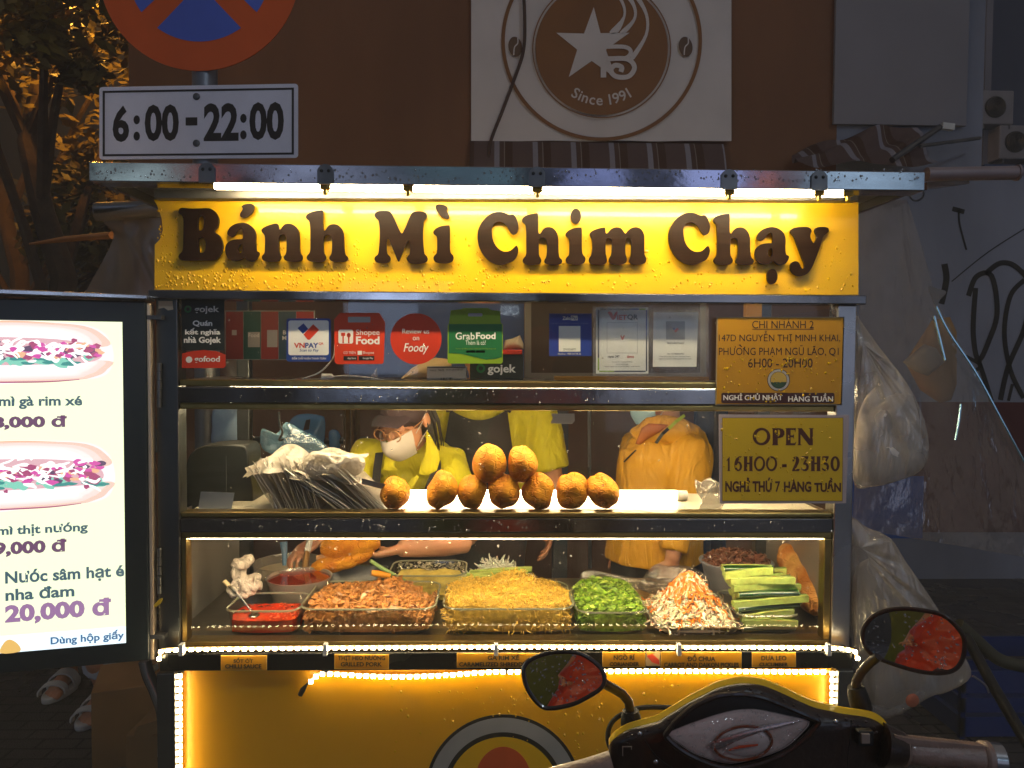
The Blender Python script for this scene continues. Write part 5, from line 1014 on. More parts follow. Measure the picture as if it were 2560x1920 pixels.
for ri, (py, sk, xa, xb, cnt) in enumerate(rows):
    for k in range(cnt):
        Yk = 0.055+0.035*k+0.012*ri*0.5; zc = ZC+0.016+0.0168*ri; x0 = xw(xa+rg.uniform(-6, 6), Yk*0.6); x1 = xw(xb+rg.uniform(-10, 10), Yk*0.6); tilt = 0.006*rg.uniform(-1, 1)+0.004
        if ri < 3: x0 = max(x0, cx-w*0.43); x1 = min(x1, cx+w*0.43)
        skin = (sk == 1) if k == 0 else rg.random() < .4
        hw, hh = 0.0160, 0.0086; A = Vector((x0, Yk, zc-tilt)); B_ = Vector((x1, Yk+rg.uniform(-.012, .012), zc+tilt)); ax = (B_-A).normalized(); sd = Vector((0, 1, 0)); upz = Vector((0, 0, 1))
        # wedge section: two flat flesh faces and a rounded skin back (towards or away from the viewer)
        g_ = 1 if skin else -1
        sec = [(-hw*g_*-1 if False else hw*g_, hh), (hw*g_, -hh), (0.0, -hh*1.05), (-hw*g_*0.8, -hh*0.7), (-hw*g_, 0), (-hw*g_*0.8, hh*0.7), (0.0, hh*1.05)]
        flesh = [(hw*g_*.98, hh*.96), (hw*g_*.98, -hh*.96), (0, -hh), (-hw*g_*.72, -hh*.62), (-hw*g_*.9, 0), (-hw*g_*.72, hh*.62), (0, hh)]
        th = thing('cucumber_stick', '%s cucumber stick %s' % ('dark green skinned' if skin else 'pale green', where[ri]), 'cucumber stick', (A.x, A.y, A.z), 'cucumber sticks')
        ring = lambda c, q: [c+sd*s_[0]+upz*s_[1] for s_ in q]
        obj('flesh', MB().rings([ring(A, flesh), ring(A.lerp(B_, .5)+upz*.0015, flesh), ring(B_, flesh)]), CUF, th, smooth=True, angle=30)
        e = 0.0008; sk_ = [(s_[0]*1.04, s_[1]*1.04) for s_ in flesh[2:]]
        a_, b_ = A+ax*0.001, B_-ax*0.001; v = []; 
        for c in (a_, a_.lerp(b_, .5)+upz*.0015, b_): v += [c+sd*(s_[0]-g_*e)+upz*s_[1]*1.02 for s_ in sk_]
        obj('skin', MB().add(v, [(i*5+j, i*5+j+1, (i+1)*5+j+1, (i+1)*5+j) for i in range(2) for j in range(4)]), CUS, th, smooth=True, angle=180)
        ncu += 1
# baguette at the right
def baguette(name, label, pts, rad, m, seed, cat='baguette'):
    rg = random.Random(seed); p = [Vector(q) for q in pts]; path = [p[0]*(1-u)**2+p[1]*2*u*(1-u)+p[2]*u*u for u in [i/16 for i in range(17)]]
    rr_ = [rad*max(0.12, (1-abs(2*i/16-1)**3.2))**.5*(1+.05*sin(i*1.7+seed)) for i in range(17)]
    o = obj(name, MB().tube(path, rr_, 18), m, smooth=True, angle=180); return tag(o, label, cat)
baguette('baguette', 'long browned baguette leaning at the right end of the counter', (P(1958, 1368, .42), P(2010, 1425, .34), P(2040, 1528, .16)), 0.049, CRUST2, 3)
# back row
OIL = mat('chilli_oil', '#8a2204', 0.1, 0, 0.3, 20, coat=0.6); PBOWL = film('clear_plastic_bowl', '#d8cfc2', 0.55, 0.15, 0.12)
c = P(748, 1440, .31); s_ = 1.161e-3; rb_ = 82*s_
t = thing('plastic_bowl', 'clear round bowl of dark red chilli oil behind the chilli dish', 'bowl', (c.x, c.y, ZC))
obj('bowl', MB().lathe((c.x, c.y, ZC), [(0.001, .001), (rb_*.72, .001), (rb_*.98, c.z-ZC-.004), (rb_, c.z-ZC), (rb_*.96, c.z-ZC), (rb_*.7, .004), (0.001, .004)], 36), PBOWL, t, smooth=True)
tag(obj('chilli_oil', MB().lathe((c.x, c.y, ZC), [(0.001, .005), (rb_*.7, .005), (rb_*.93, c.z-ZC-.008), (0.001, c.z-ZC-.008)], 36), OIL, smooth=True, angle=40), 'dark red chilli oil in the round clear bowl', 'chilli oil')
c = P(722, 1404, .47); s_ = 1.25e-3; rb_ = 88*s_
t = thing('plastic_bowl', 'milky bowl of cream sauce behind the chilli oil', 'bowl', (c.x, c.y, ZC))
obj('bowl', MB().lathe((c.x, c.y, ZC), [(0.001, .001), (rb_*.8, .001), (rb_*.98, c.z-ZC-.004), (rb_, c.z-ZC), (rb_*.96, c.z-ZC), (rb_*.78, .004), (0.001, .004)], 36), PBOWL, t, smooth=True)
obj('cream', MB().lathe((c.x, c.y, ZC), [(0.001, .005), (rb_*.77, .005), (rb_*.9, .055), (0.001, .055)], 36), mat('cream_sauce', '#b9a888', 0.3), t, smooth=True)
tag(obj('blue_ladle', MB().tube([P(711, 1414, .45), P(711, 1380, .46), P(709, 1355, .47)], [.006, .009, .012], 10), mat('ladle_blue', '#5a7a9a', 0.4), smooth=True), 'upright blue ladle handle in the milky bowl', 'ladle')
# back glass dish of paste
CRM = mat('paste', '#b8a24a', 0.5, 0, 0.4, 30, 0.5, 60)
sv = ZC
t, cx, cyy, w, d, z, h = dish('glass_dish', 'smeared glass dish of yellow paste behind the pork', (xw(975, .36)+xw(1165, .36))/2, 0.30, xw(1165, .34)-xw(972, .34), 0.17, 0.085, 0.04)
f = heap_fn(cx, cyy, w*.9, d*.9, z+.009, lambda u, v: .03+.02*v, 6); mb = heap_base(f, z+.009)
food('yellow_paste', 'yellow paste left in the smeared back dish', 'paste', mb, CRM)
mb = MB(); rg = random.Random(12); chips(mb, lambda u, v: Vector((cx+w*.45*(2*u-1), cyy+d*.46, z+.03+.05*v)), 320, .006, rg, .0, .1)
food('paste_smear', 'pale smears on the back wall of the paste dish', 'paste', mb, mat('smear', '#a8a088', 0.5, 0, 0.4, 40))
tag(obj('green_chopstick', MB().tube([P(926, 1402, .28), P(968, 1428, .3), P(1012, 1452, .33)], [.0055, .006, .005], 8), mat('pale_green', '#8fae6a', 0.35), smooth=True), 'pale green stick leaning in the paste dish', 'chopstick')
tag(obj('sauce_tool', MB().tube([P(929, 1432, .27), P(945, 1434, .275), P(975, 1440, .285)], [.008, .0095, .008], 10), mat('handle_yellow', '#d18a0c', 0.4), smooth=True), 'orange tool handle beside the paste dish', 'tool')
# dark steel basin
t = thing('steel_basin', 'dark steel basin between the chilli oil and the paste dish', 'basin', (xw(880, .42), .42, ZC)); cx, cyy, w, d = xw(880, .42), .42, .2, .17
obj('basin', MB().rings([rr3(cx, cyy, ZC+.001, w*.8, d*.8, .03), rr3(cx, cyy, ZC+.06, w, d, .04), rr3(cx, cyy, ZC+.062, w*1.04, d*1.05, .04), rr3(cx, cyy, ZC+.06, w*.95, d*.94, .04), rr3(cx, cyy, ZC+.006, w*.76, d*.76, .03)]), DSTEEL, t, smooth=True)
# noodles over cucumber in a tray behind the chicken
t = thing('steel_tray', 'steel tray under the white noodles behind the chicken', 'tray', (xw(1245, .42), .43, ZC)); cx, cyy, w, d = xw(1243, .42), .40, xw(1345, .42)-xw(1150, .42), .16
obj('tray', MB().rings([rr3(cx, cyy, ZC+.001, w*.85, d*.85, .02), rr3(cx, cyy, ZC+.03, w, d, .03), rr3(cx, cyy, ZC+.03, w*.96, d*.95, .03), rr3(cx, cyy, ZC+.004, w*.82, d*.82, .02)]), STEEL, t, smooth=True)
f = heap_fn(cx, cyy, w*.92, d*.9, ZC+.028, lambda u, v: .075*math.exp(-(u*u)/.5-(v*v)/.9), 7); mb = heap_base(f, ZC+.02); strands(mb, f, 900, .026, .0018, .6, random.Random(13), .004, zr=(-.5, .15))
food('white_noodles', 'mound of white shredded noodles behind the chicken', 'noodles', mb, mat('noodle_white', '#d6d2c0', 0.35, 0, 0.08, 30, sss=0.2))
for i in range(4):
    A = Vector((xw(1150+i*8, .30), .285+.012*i, ZC+.07+.006*i)); B_ = Vector((xw(1300+i*10, .30), .285+.012*i, ZC+.075+.008*i))
    th = thing('cucumber_stick', ['pale cucumber stick in front of the noodles, lowest', 'green edged cucumber stick in front of the noodles', 'cucumber stick tucked under the noodles', 'cucumber stick touching the noodles, topmost'][i], 'cucumber stick', A, 'cucumber sticks')
    obj('flesh', MB().tube([A, A.lerp(B_, .5)+Vector((0, 0, .002)), B_], .009, 8, flat=.7), CUF, th, smooth=True)
    obj('skin', MB().tube([A+Vector((.002, .004, -.004)), B_+Vector((-.002, .004, -.004))], .0085, 8, flat=.6), CUS, th, smooth=True)
obj('cucumber_bed', MB().box(xw(1152, .30), xw(1310, .30), .275, .325, ZC+.001, ZC+.06), CUF, t)
# bowl of brown meat
c = P(1840, 1402, .46); s_ = 1.24e-3; rb_ = 88*s_
t = thing('plastic_bowl', 'clear plastic tub of brown sliced meat behind the cucumber', 'bowl', (c.x, c.y, ZC))
obj('bowl', MB().lathe((c.x, c.y, ZC), [(0.001, .001), (rb_*.82, .001), (rb_*.97, c.z-ZC-.006), (rb_*1.05, c.z-ZC-.004), (rb_*1.05, c.z-ZC), (rb_*.95, c.z-ZC), (rb_*.8, .004), (0.001, .004)], 36), film('tub_plastic', '#c9cfdc', 0.45, 0.15, 0.15), t, smooth=True)
f = lambda u, v: Vector((c.x+rb_*.9*sqrt(u)*cos(6.283*v), c.y+rb_*.9*sqrt(u)*sin(6.283*v), c.z-.004+.022*(1-u)))
mb = MB().lathe((c.x, c.y, ZC), [(0.001, .006), (rb_*.8, .006), (rb_*.92, c.z-ZC-.01), (0.001, c.z-ZC+.012)], 30); chips(mb, f, 420, .011, random.Random(14), .012, .2)
food('sliced_meat', 'brown sliced meat heaped in the clear tub', 'sliced meat', mb, mat('brown_meat', '#7a4a34', 0.4, 0, 0.4, 60, coat=.2))
# crumpled cloth, clear film
mb = MB(); rg = random.Random(31)
for px, py, r_, Yk in ((600, 1410, 24, .2), (618, 1402, 20, .21), (598, 1435, 22, .2), (606, 1460, 26, .19), (632, 1448, 20, .22), (588, 1478, 18, .18), (622, 1474, 20, .18), (645, 1462, 14, .2), (612, 1486, 16, .18)):
    k_ = r_*1.1e-3; mb.ell(P(px, py, Yk), (k_, k_*.8, k_*rg.uniform(.8, 1.1)))
cl = remesh(obj('kitchen_cloth', mb, mat('white_cloth', '#c9bcae', 0.85, 0, 0.06, 8, 0.1, 30, folds=((40, 40, 22), (0.5, .4, 0), 1.0)), smooth=True), .004, 2, .030, .035, 1)
tag(cl, 'crumpled white kitchen cloth left of the chilli oil bowl', 'cloth')
for pts, lb, Yk in (([(1450, 1450), (1470, 1425), (1560, 1440), (1640, 1455), (1630, 1470), (1500, 1475)], 'flat brown clear film lying behind the coriander', .36), ([(1600, 1475), (1610, 1440), (1640, 1410), (1665, 1415), (1720, 1415), (1765, 1440), (1770, 1480), (1690, 1490)], 'crumpled clear film heaped behind the pickles', .33)):
    tag(obj('plastic_film', pillow(spline(pts, 4), MY(Yk), .02, .03, 6, .010, 11, nscale=50), film('kitchen_film', '#a89c90', 0.80, 0.15, 0.25, 0.9, 45), smooth=True, angle=180), lb, 'plastic film')
# ================================================================ PEOPLE
SKIN = mat('skin', '#c98e6a', 0.45, 0, 0.06, 12, 0.04, 60, sss=0.15)
HAIR = mat('hair', '#1a1210', 0.45, 0, 0.3, 30)
POLO = mat('yellow_polo', '#c9bd12', 0.75, 0, 0.06, 20, 0.05, 160, folds=((15, 15, 5), (0, radians(-25), 0), .8))
APRON = mat('black_apron', '#1b1a1c', 0.75, 0, 0.1, 20, 0.1, 100)
AMBER = mat('amber_jacket', '#e2a41e', 0.6, 0, 0.06, 8, 0.05, 20, folds=((15, 15, 3.5), (0, radians(38), 0), .9))
for n_ in AMBER.node_tree.nodes:
    if n_.type == 'BUMP' and n_.inputs['Distance'].default_value > .02: n_.inputs['Distance'].default_value = .04
MASK = mat('white_mask', '#ccc4ba', 0.7, 0, 0.03, 10); MASKB = mat('blue_mask', '#9cc3d8', 0.7, 0, 0.03, 10)
TROU = mat('dark_trousers', '#24262c', 0.8, 0, 0.15, 10)
V = Vector
def lerp(a, b, t): return V(a)*(1-t)+V(b)*t
def torso_rings(mb, pts, n=20):
    """pts: (centre, half width, half depth, right vector)"""
    rings = []
    for i, (c, a, b, r) in enumerate(pts):
        t = (V(pts[min(i+1, len(pts)-1)][0])-V(pts[max(i-1, 0)][0])).normalized(); r = V(r); r = (r-t*r.dot(t)).normalized(); f = t.cross(r)
        rings.append([V(c)+r*(a*abs(cos(x))**.85*(1 if cos(x) >= 0 else -1))+f*(b*abs(sin(x))**.85*(1 if sin(x) >= 0 else -1)) for x in [2*pi*k/n for k in range(n)]])
    return mb.rings(rings)
def hand(mb, wrist, palm_dir, palm_n, side, curl=0.6, scale=1.0, spread=0.12):
    """palm and five bent fingers; palm_dir: wrist to knuckles, palm_n: out of the palm, side: +1 thumb on the left of palm_dir seen from the back"""
    d = V(palm_dir).normalized(); n = (V(palm_n)-d*V(palm_n).dot(d)).normalized(); s_ = d.cross(n).normalized()*side; k = scale
    w = V(wrist); mb.tube([w-d*.03*k, w, w+d*.03*k, w+d*.07*k, w+d*.09*k], [(.024*k, .019*k), (.027*k, .018*k), (.038*k, .016*k), (.041*k, .014*k), (.036*k, .010*k)], 14, upv=s_)
    for i, (off, L_, r) in enumerate(((.030, .070, .0085), (.010, .078, .0088), (-.011, .073, .0085), (-.031, .058, .0075))):
        b = w+d*(.083-.006*abs(i-1))*k+s_*off*k; dd = (d+s_*(spread*(1.2-i*.8))).normalized(); path = [b-d*.015*k, b]; a = 0
        for seg, f in ((.45, .55), (.3, .85), (.25, .7)):
            a += curl*f; path.append(path[-1]+(dd*cos(a)+n*sin(a))*L_*seg*k)
        mb.tube(path, [r*k, r*1.02*k, r*.98*k, r*.9*k, r*.72*k], 10)
    b = w+d*.022*k+s_*.030*k; t1 = (s_*.75+d*.6+n*.25).normalized(); t2 = (s_*.35+d*.8+n*.5).normalized()
    mb.tube([b-s_*.012*k, b, b+t1*.034*k, b+t1*.034*k+t2*.030*k], [.012*k, .0125*k, .0105*k, .008*k], 10)
def head_mesh(mb, c, R_, k=1.0):
    """skull, jaw, nose, ears in a head frame: x = right of the face, -y = forward, z = up; c: centre between the ears"""
    Tm = lambda p: R_ @ (V(p)*k)+V(c)
    def e(p, r, fn=None): mb.ell(Tm(p), V(r)*k, R_, 22, 16, fn)
    e((0, .012, .035), (.075, .092, .085)); e((0, -.030, -.035), (.062, .062, .075)); e((0, -.052, -.075), (.040, .036, .036))
    e((0, -.082, .012), (.052, .018, .05)); e((.040, -.070, -.02), (.026, .022, .026)); e((-.040, -.070, -.02), (.026, .022, .026))
    mb.tube([Tm((0, -.094, .012)), Tm((0, -.108, -.018)), Tm((0, -.114, -.032)), Tm((0, -.100, -.040))], [.008*k, .011*k, .014*k, .009*k], 10)
    e((0, -.096, -.058), (.026, .010, .006)); e((0, -.094, -.067), (.022, .011, .007))
    for sx in (-1, 1):
        e((sx*.076, .016, .000), (.010, .022, .032)); e((sx*.032, -.094, .014), (.016, .010, .010))
def face_parts(par, c, R_, k=1.0, lids=True):
    Tm = lambda p: R_ @ (V(p)*k)+V(c)
    for sx in (-1, 1):
        obj('eye', MB().ell(Tm((sx*.032, -.097, .012)), V((.0115, .008, .005))*k, R_, 14, 9), mat('eye_dark', '#1a100c', 0.15), par, smooth=True)
        obj('eyebrow', MB().tube([Tm((sx*.014, -.104, .031)), Tm((sx*.032, -.105, .037)), Tm((sx*.052, -.094, .031))], [.002*k, .003*k, .0015*k], 6), HAIR, par, smooth=True)
def legs(mb, hip, footL, footR, r=1.0):
    for f, s_ in ((footL, -1), (footR, 1)):
        f = V(f); h = V(hip)+V((s_*.085, 0, 0)); kn = (h+f)/2+V((0, -.03, .02)); mb.tube([h+V((0, 0, .05)), h, lerp(h, kn, .5), kn, lerp(kn, f, .4), f+V((0, 0, .08))], [.085*r, .088*r, .075*r, .056*r, .055*r, .038*r], 14)
        mb.tube([f+V((0, .05, .05)), f+V((0, .0, .05)), f+V((0, -.09, .03)), f+V((0, -.15, .02))], [.036*r, .042*r, .038*r, .025*r], 12)
def trouser(mb, hip, footL, footR):
    for f, s_ in ((footL, -1), (footR, 1)):
        f = V(f); h = V(hip)+V((s_*.085, 0, 0)); kn = (h+f)/2+V((0, -.03, .02)); mb.tube([h+V((0, 0, .07)), h, lerp(h, kn, .5), kn, lerp(kn, f, .5), f+V((0, 0, .07))], [.10, .105, .09, .072, .068, .066], 16)
    mb.ell(V(hip)+V((0, 0, .04)), (.185, .13, .12))
def band(pts, w, nrm, t=0.0025):
    """a cloth strap: pts along it, nrm the outward direction at each point"""
    v = []; k = len(pts)
    for i, p in enumerate(pts):
        p = V(p); tt = (V(pts[min(i+1, k-1)])-V(pts[max(i-1, 0)])).normalized(); n = V(nrm[i] if isinstance(nrm, list) else nrm).normalized(); s_ = tt.cross(n).normalized()*w/2
        v += [p-s_, p+s_, p+s_-n*t, p-s_-n*t]
    return MB().add(v, [(i*4+j, i*4+(j+1) % 4, (i+1)*4+(j+1) % 4, (i+1)*4+j) for i in range(k-1) for j in range(4)]+[(3, 2, 1, 0), tuple((k-1)*4+j for j in range(4))])

# ---- person 1: leaning over the counter, mask, glasses and cap, holding the split baguette
Y1 = 0.74; q = thing('person', 'person in yellow polo, cap, glasses and white mask holding a split baguette', 'person', (P(1010, 1100, Y1+.3).x, Y1+.45, 0))
HC = P(1018, 1052, Y1+.03)
HR = Matrix.Rotation(radians(-33), 3, 'Z') @ Matrix.Rotation(radians(24), 3, 'X')
shL, shR = P(1128, 1166, Y1+.10), P(915, 1146, Y1+.12); nb = (shL+shR)/2+V((0, .02, .03)); hip = V((nb.x+.03, Y1+.48, .90))
wrist = P(1000, 1372, .47); elb = P(1165, 1352, .60)
rh = P(792, 1352, .52); elR = P(850, 1290, .72)
mb = MB(); head_mesh(mb, HC, HR, 0.96)
mb.tube([nb+V((0, .02, -.03)), nb+V((0, .0, .04)), lerp(nb, HC, .55), HC+V((0, .03, -.01))], [.075, .062, .055, .058], 16)
rx = V((1, 0, 0)); tor = [(hip, .155, .105, rx), (lerp(hip, nb, .35), .140, .10, rx), (lerp(hip, nb, .7), .165, .105, rx), (lerp(hip, nb, .9), .15, .09, rx), (nb+V((0, .01, .0)), .09, .06, rx)]
torso_rings(mb, tor)
mb.tube([nb, shL, lerp(shL, elb, .5), elb], [.06, .058, .047, .040], 14); mb.tube([elb, lerp(elb, wrist, .35), lerp(elb, wrist, .75), wrist], [.040, .042, .034, .026], 14)
mb.tube([nb, shR, lerp(shR, elR, .5), elR], [.06, .058, .047, .040], 14); mb.tube([elR, lerp(elR, rh, .4), rh], [.040, .040, .026], 14)
hand(mb, wrist, P(925, 1392, .45)-wrist, V((-.1, .25, .95)), 1, 0.55, 0.92, 0.16)
hand(mb, rh, P(745, 1385, .46)-rh, V((.3, .3, -.9)), -1, 0.8, 0.9)
legs(mb, hip, (hip.x-.1, hip.y+.05, 0.0), (hip.x+.1, hip.y+.05, 0.0))
body = remesh(obj('body', mb, SKIN, q, smooth=True), 0.0042, 5)
face_parts(q, HC, HR, 0.96)
# clothes
mb = MB(); torso_rings(mb, [(c, a+.016, b+.016, r) for c, a, b, r in tor[:-1]]+[(nb+V((0, .012, -.008)), .105, .076, rx)])
for sh, el in ((shL, elb), (shR, elR)): mb.tube([nb+V((0, .01, -.015)), sh+V((0, 0, .004)), lerp(sh, el, .45), lerp(sh, el, .72)], [.07, .073, .072, .074], 16)
shirt = remesh(obj('polo_shirt', mb, POLO, q, smooth=True), 0.008, 6, 0.014, 0.09)
cw = P(1000, 1180, Y1)  # collar: two turned down leaves round the neck
def leafp(pts, Yf, nm, m): return obj(nm, MB().slab(pts, MY(Yf), .004), m, q, smooth=False, bevel=.002)
obj('collar', pillow([(1066, 1075), (1078, 1092), (1098, 1130), (1100, 1150), (1092, 1176), (1070, 1188), (1046, 1186), (1052, 1160), (1064, 1125)], MY(Y1-.005), .010, .006, 4), POLO, q, smooth=True, angle=60)
obj('collar', pillow([(976, 1122), (990, 1145), (986, 1165), (998, 1180), (975, 1178), (957, 1174), (962, 1150)], MY(Y1-.012), .010, .006, 4), POLO, q, smooth=True, angle=60)
obj('placket', pillow([(988, 1180), (1000, 1200), (1016, 1214), (1030, 1206), (1042, 1188), (1048, 1192), (1030, 1225), (1020, 1240), (1004, 1236), (992, 1206)], MY(Y1-.010), .008, .006, 4), POLO, q, smooth=True, angle=60)
n0 = V((0, -1, .3))
obj('apron_strap', band([P(950, 1112, Y1+.115), P(948, 1135, Y1+.05), P(943, 1170, Y1+.03), P(940, 1205, Y1+.03), P(942, 1260, Y1+.05)], .028, n0), APRON, q)
obj('apron_strap', band([P(1124, 1120, Y1+.115), P(1112, 1136, Y1+.055), P(1096, 1168, Y1+.02), P(1078, 1205, Y1+.01), P(1064, 1245, Y1+.03)], .030, n0), APRON, q)
ap = MB(); ap.grid(lambda u, v: lerp(lerp(P(935, 1255, Y1+.035), P(1085, 1250, Y1+.01), u), lerp(V((hip.x-.2, Y1+.24, .62)), V((hip.x+.2, Y1+.24, .62)), u), v)+V((0, -.07*sin(pi*u), 0)), 16, 16)
obj('apron', ap, APRON, q, smooth=True)
mb = MB(); trouser(mb, hip, (hip.x-.1, hip.y+.05, .03), (hip.x+.1, hip.y+.05, .03)); remesh(obj('trousers', mb, TROU, q, smooth=True), .012, 4, .012, .1)
# cap: crown and brim
Th = lambda p: HR @ (V(p)*.96)+HC
cap = obj('cap', MB().ell(Th((0, .014, .052)), (.084, .100, .082), HR, 24, 12), mat('cap_cloth', '#3a2a30', 0.8, 0, 0.1, 20), q, smooth=True)
obj('brim', MB().grid(lambda u, v: Th(((u-.5)*(.165-.045*v*v), -.065-.085*v*(1-(2*u-1)**2*.35), .048-.012*v+.020*(1-(2*u-1)**2))), 14, 8), MATS['cap_cloth'], q, smooth=True)
# mask, its loops, the glasses
def mk(u, v):
    x = (u-.5)*2; z = -.008-.098*v; y = -.128+.066*abs(x)**2.2+.030*max(0, v-.55)*2*v-.020*(1-abs(v-.35)*1.6)*(1-abs(x)**1.3)
    return Th((x*(.070-.030*v*v*v), y-.004, z+.014*abs(x)**1.5*(1-v)-.004))
obj('face_mask', MB().grid(mk, 20, 16), MASK, q, smooth=True)
for sx in (1, -1): obj('mask_loop', MB().tube([Th((sx*.068, -.048, -.022)), Th((sx*.079, -.012, .004)), Th((sx*.084, .022, .036))], .0014, 6).tube([Th((sx*.056, -.046, -.078)), Th((sx*.074, -.012, -.045)), Th((sx*.080, .024, -.030))], .0014, 6), MASK, q, smooth=True)
gl = MB(); GOLD = mat('gold_wire', '#c08a5a', 0.35, 0.3)
for sx in (-1, 1):
    gl.tube([Th((sx*.034+.026*cos(a), -.120+.010*abs(sx*.034+.026*cos(a))*8*.09, .004+.022*sin(a))) for a in [2*pi*i/20 for i in range(21)]], .0022, 6, False)
    gl.tube([Th((sx*.060, -.117, .008)), Th((sx*.080, -.060, .010)), Th((sx*.082, .012, .012))], .0018, 6)
gl.tube([Th((-.009, -.120, .006)), Th((0, -.122, .009)), Th((.009, -.120, .006))], .0013, 6)
obj('glasses', gl, GOLD, q, smooth=True)
hr = MB(); hr.ell(Th((0, .055, -.005)), (.078, .062, .080), HR, 20, 12)
rg = random.Random(4)
for i in range(26):
    x = .072+rg.uniform(-.006, .006); y = rg.uniform(.0, .075); hr.tube([Th((x, y, .03)), Th((x+.008, y+.002, -.03)), Th((x+.004, y-.004, -.08-rg.uniform(0, .05))), Th((x-.004, y-.008, -.11-rg.uniform(0, .07)))], [.003, .003, .002, .0006], 5)
    hr.tube([Th((-x, y, .03)), Th((-x-.006, y+.002, -.03)), Th((-x, y, -.07))], [.003, .003, .001], 5)
for i in range(14): hr.tube([Th((.050+.002*i, -.055+.004*i, .05)), Th((.062+.001*i, -.05+.004*i, .02)), Th((.066, -.045+.004*i, -.004-.002*i))], [.003, .002, .0006], 5)
obj('hair', hr, HAIR, q, smooth=True)
# the split baguette in that hand
bg = thing('split_baguette', 'baguette cut open lengthwise, held in the hand of the masked person', 'baguette', P(860, 1390, .43))
def half(nm, a, b, c, rad, fl, seed):
    pa = [P(*a), P(*b), P(*c)]; path = [pa[0]*(1-u)**2+pa[1]*2*u*(1-u)+pa[2]*u*u for u in [i/14 for i in range(15)]]; rr_ = [(rad*fl*k_, rad*k_) for k_ in [max(.15, (1-abs(2*i/14-1)**3.0))**.5*(1+.05*sin(i*1.9+seed)) for i in range(15)]]
    obj(nm, MB().tube(path, rr_, 18, upv=(0, 0, 1)), CRUST, bg, smooth=True, angle=180)
half('top_half', (803, 1372, .42), (870, 1362, .42), (950, 1352, .44), .042, 1.0, 1); half('bottom_half', (781, 1418, .42), (850, 1410, .41), (935, 1376, .43), .036, .75, 4)
obj('crumb', MB().tube([P(792, 1399, .425), P(850, 1392, .42), P(930, 1364, .43)], [.012, .026, .018], 10, flat=.5), mat('crumb', '#c99a6a', 0.8, 0, 0.2, 30, 0.4, 60), bg, smooth=True)
br = thing('brush', 'short sauce brush held over the chilli oil bowl', 'brush', P(765, 1395, .44))
obj('handle', MB().tube([P(775, 1350, .47), P(768, 1380, .45)], .010, 8), WHITEP, br, smooth=True); obj('bristles', MB().tube([P(768, 1380, .45), P(762, 1432, .42)], [.018, .026], 12, flat=.4), mat('bristle', '#a8804a', 0.7), br, smooth=True)

# ---- person 2: standing behind, yellow polo and dark apron
Y2 = 1.25; q = thing('person', 'person in yellow polo and dark apron standing behind the stacked bread', 'person', (P(1210, 1000, Y2).x, Y2, 0))
HC2 = P(1198, 872, Y2); s2 = (Y2+1.925)/F; shz = P(1200, 1000, Y2).z
sl_, sr_ = P(1350, 1030, Y2+.01), P(1075, 1030, Y2+.01); nb = V((HC2.x+.02, Y2+.02, shz+.03)); hip = V((nb.x, Y2+.02, .92)); HR2 = Matrix.Rotation(radians(10), 3, 'X')
eL, eR = P(1385, 1215, Y2-.02), P(1050, 1215, Y2-.02); wL, wR = V((eL.x-.02, Y2-.12, .88)), V((eR.x+.02, Y2-.12, .88))
mb = MB(); head_mesh(mb, HC2, HR2); mb.tube([nb+V((0, 0, -.03)), nb+V((0, 0, .05)), HC2+V((0, .03, -.02))], [.08, .058, .06], 16)
tor = [(hip, .16, .11, rx), (lerp(hip, nb, .4), .15, .105, rx), (lerp(hip, nb, .72), .18, .115, rx), (lerp(hip, nb, .92), .165, .09, rx), (nb, .09, .06, rx)]
torso_rings(mb, tor); legs(mb, hip, (hip.x-.1, hip.y, 0), (hip.x+.1, hip.y, 0))
for sh, el, w_ in ((sl_, eL, wL), (sr_, eR, wR)):
    mb.tube([nb, sh, lerp(sh, el, .5), el], [.06, .06, .05, .042], 14); mb.tube([el, lerp(el, w_, .4), w_], [.042, .042, .027], 14)
hand(mb, wL, V((-.1, -.2, -.9)), V((-1, 0, 0)), -1, .5); hand(mb, wR, V((.1, -.2, -.9)), V((1, 0, 0)), 1, .5)
remesh(obj('body', mb, SKIN, q, smooth=True), .0055, 4); face_parts(q, HC2, HR2)
hr = MB(); hr.ell(HC2+V((0, .035, .045)), (.086, .088, .088)); obj('hair', hr, HAIR, q, smooth=True)
mb = MB(); torso_rings(mb, [(c, a+.02, b+.02, r) for c, a, b, r in tor[:-1]]+[(nb+V((0, .01, -.005)), .105, .078, rx)])
for sh, el in ((sl_, eL), (sr_, eR)): mb.tube([nb+V((0, .01, -.01)), sh, lerp(sh, el, .5), lerp(sh, el, .78)], [.075, .084, .085, .086], 16)
remesh(obj('polo_shirt', mb, POLO, q, smooth=True), .009, 6, .03, .13)
ap = MB(); ap.grid(lambda u, v: lerp(P(1125+143*u, 1024+24*sin(pi*u), Y2-.12), lerp(P(1085, 1260, Y2-.14), P(1300, 1260, Y2-.14), u), min(1, v*2)) + (V((0, 0, -.45))*max(0, v-.5)*2) + V((0, -.05*sin(pi*u)+.008*sin(8*v+5*u), 0)), 18, 24)
obj('apron', ap, APRON, q, smooth=True)
for px0, px1 in ((1128, 1118), (1264, 1290)): obj('apron_strap', band([P(px0, 1028, Y2-.125), P(px0+(px1-px0)*.5, 1000, Y2-.09), P(px1, 978, Y2+.0)], .04, (0, -1, .4)), APRON, q)
mb = MB(); trouser(mb, hip, (hip.x-.1, hip.y, .03), (hip.x+.1, hip.y, .03)); remesh(obj('trousers', mb, TROU, q, smooth=True), .012, 4, .012, .1)
# round apron print
APM = MY(Y2-.205)
EM3 = MY(Y2-.25)

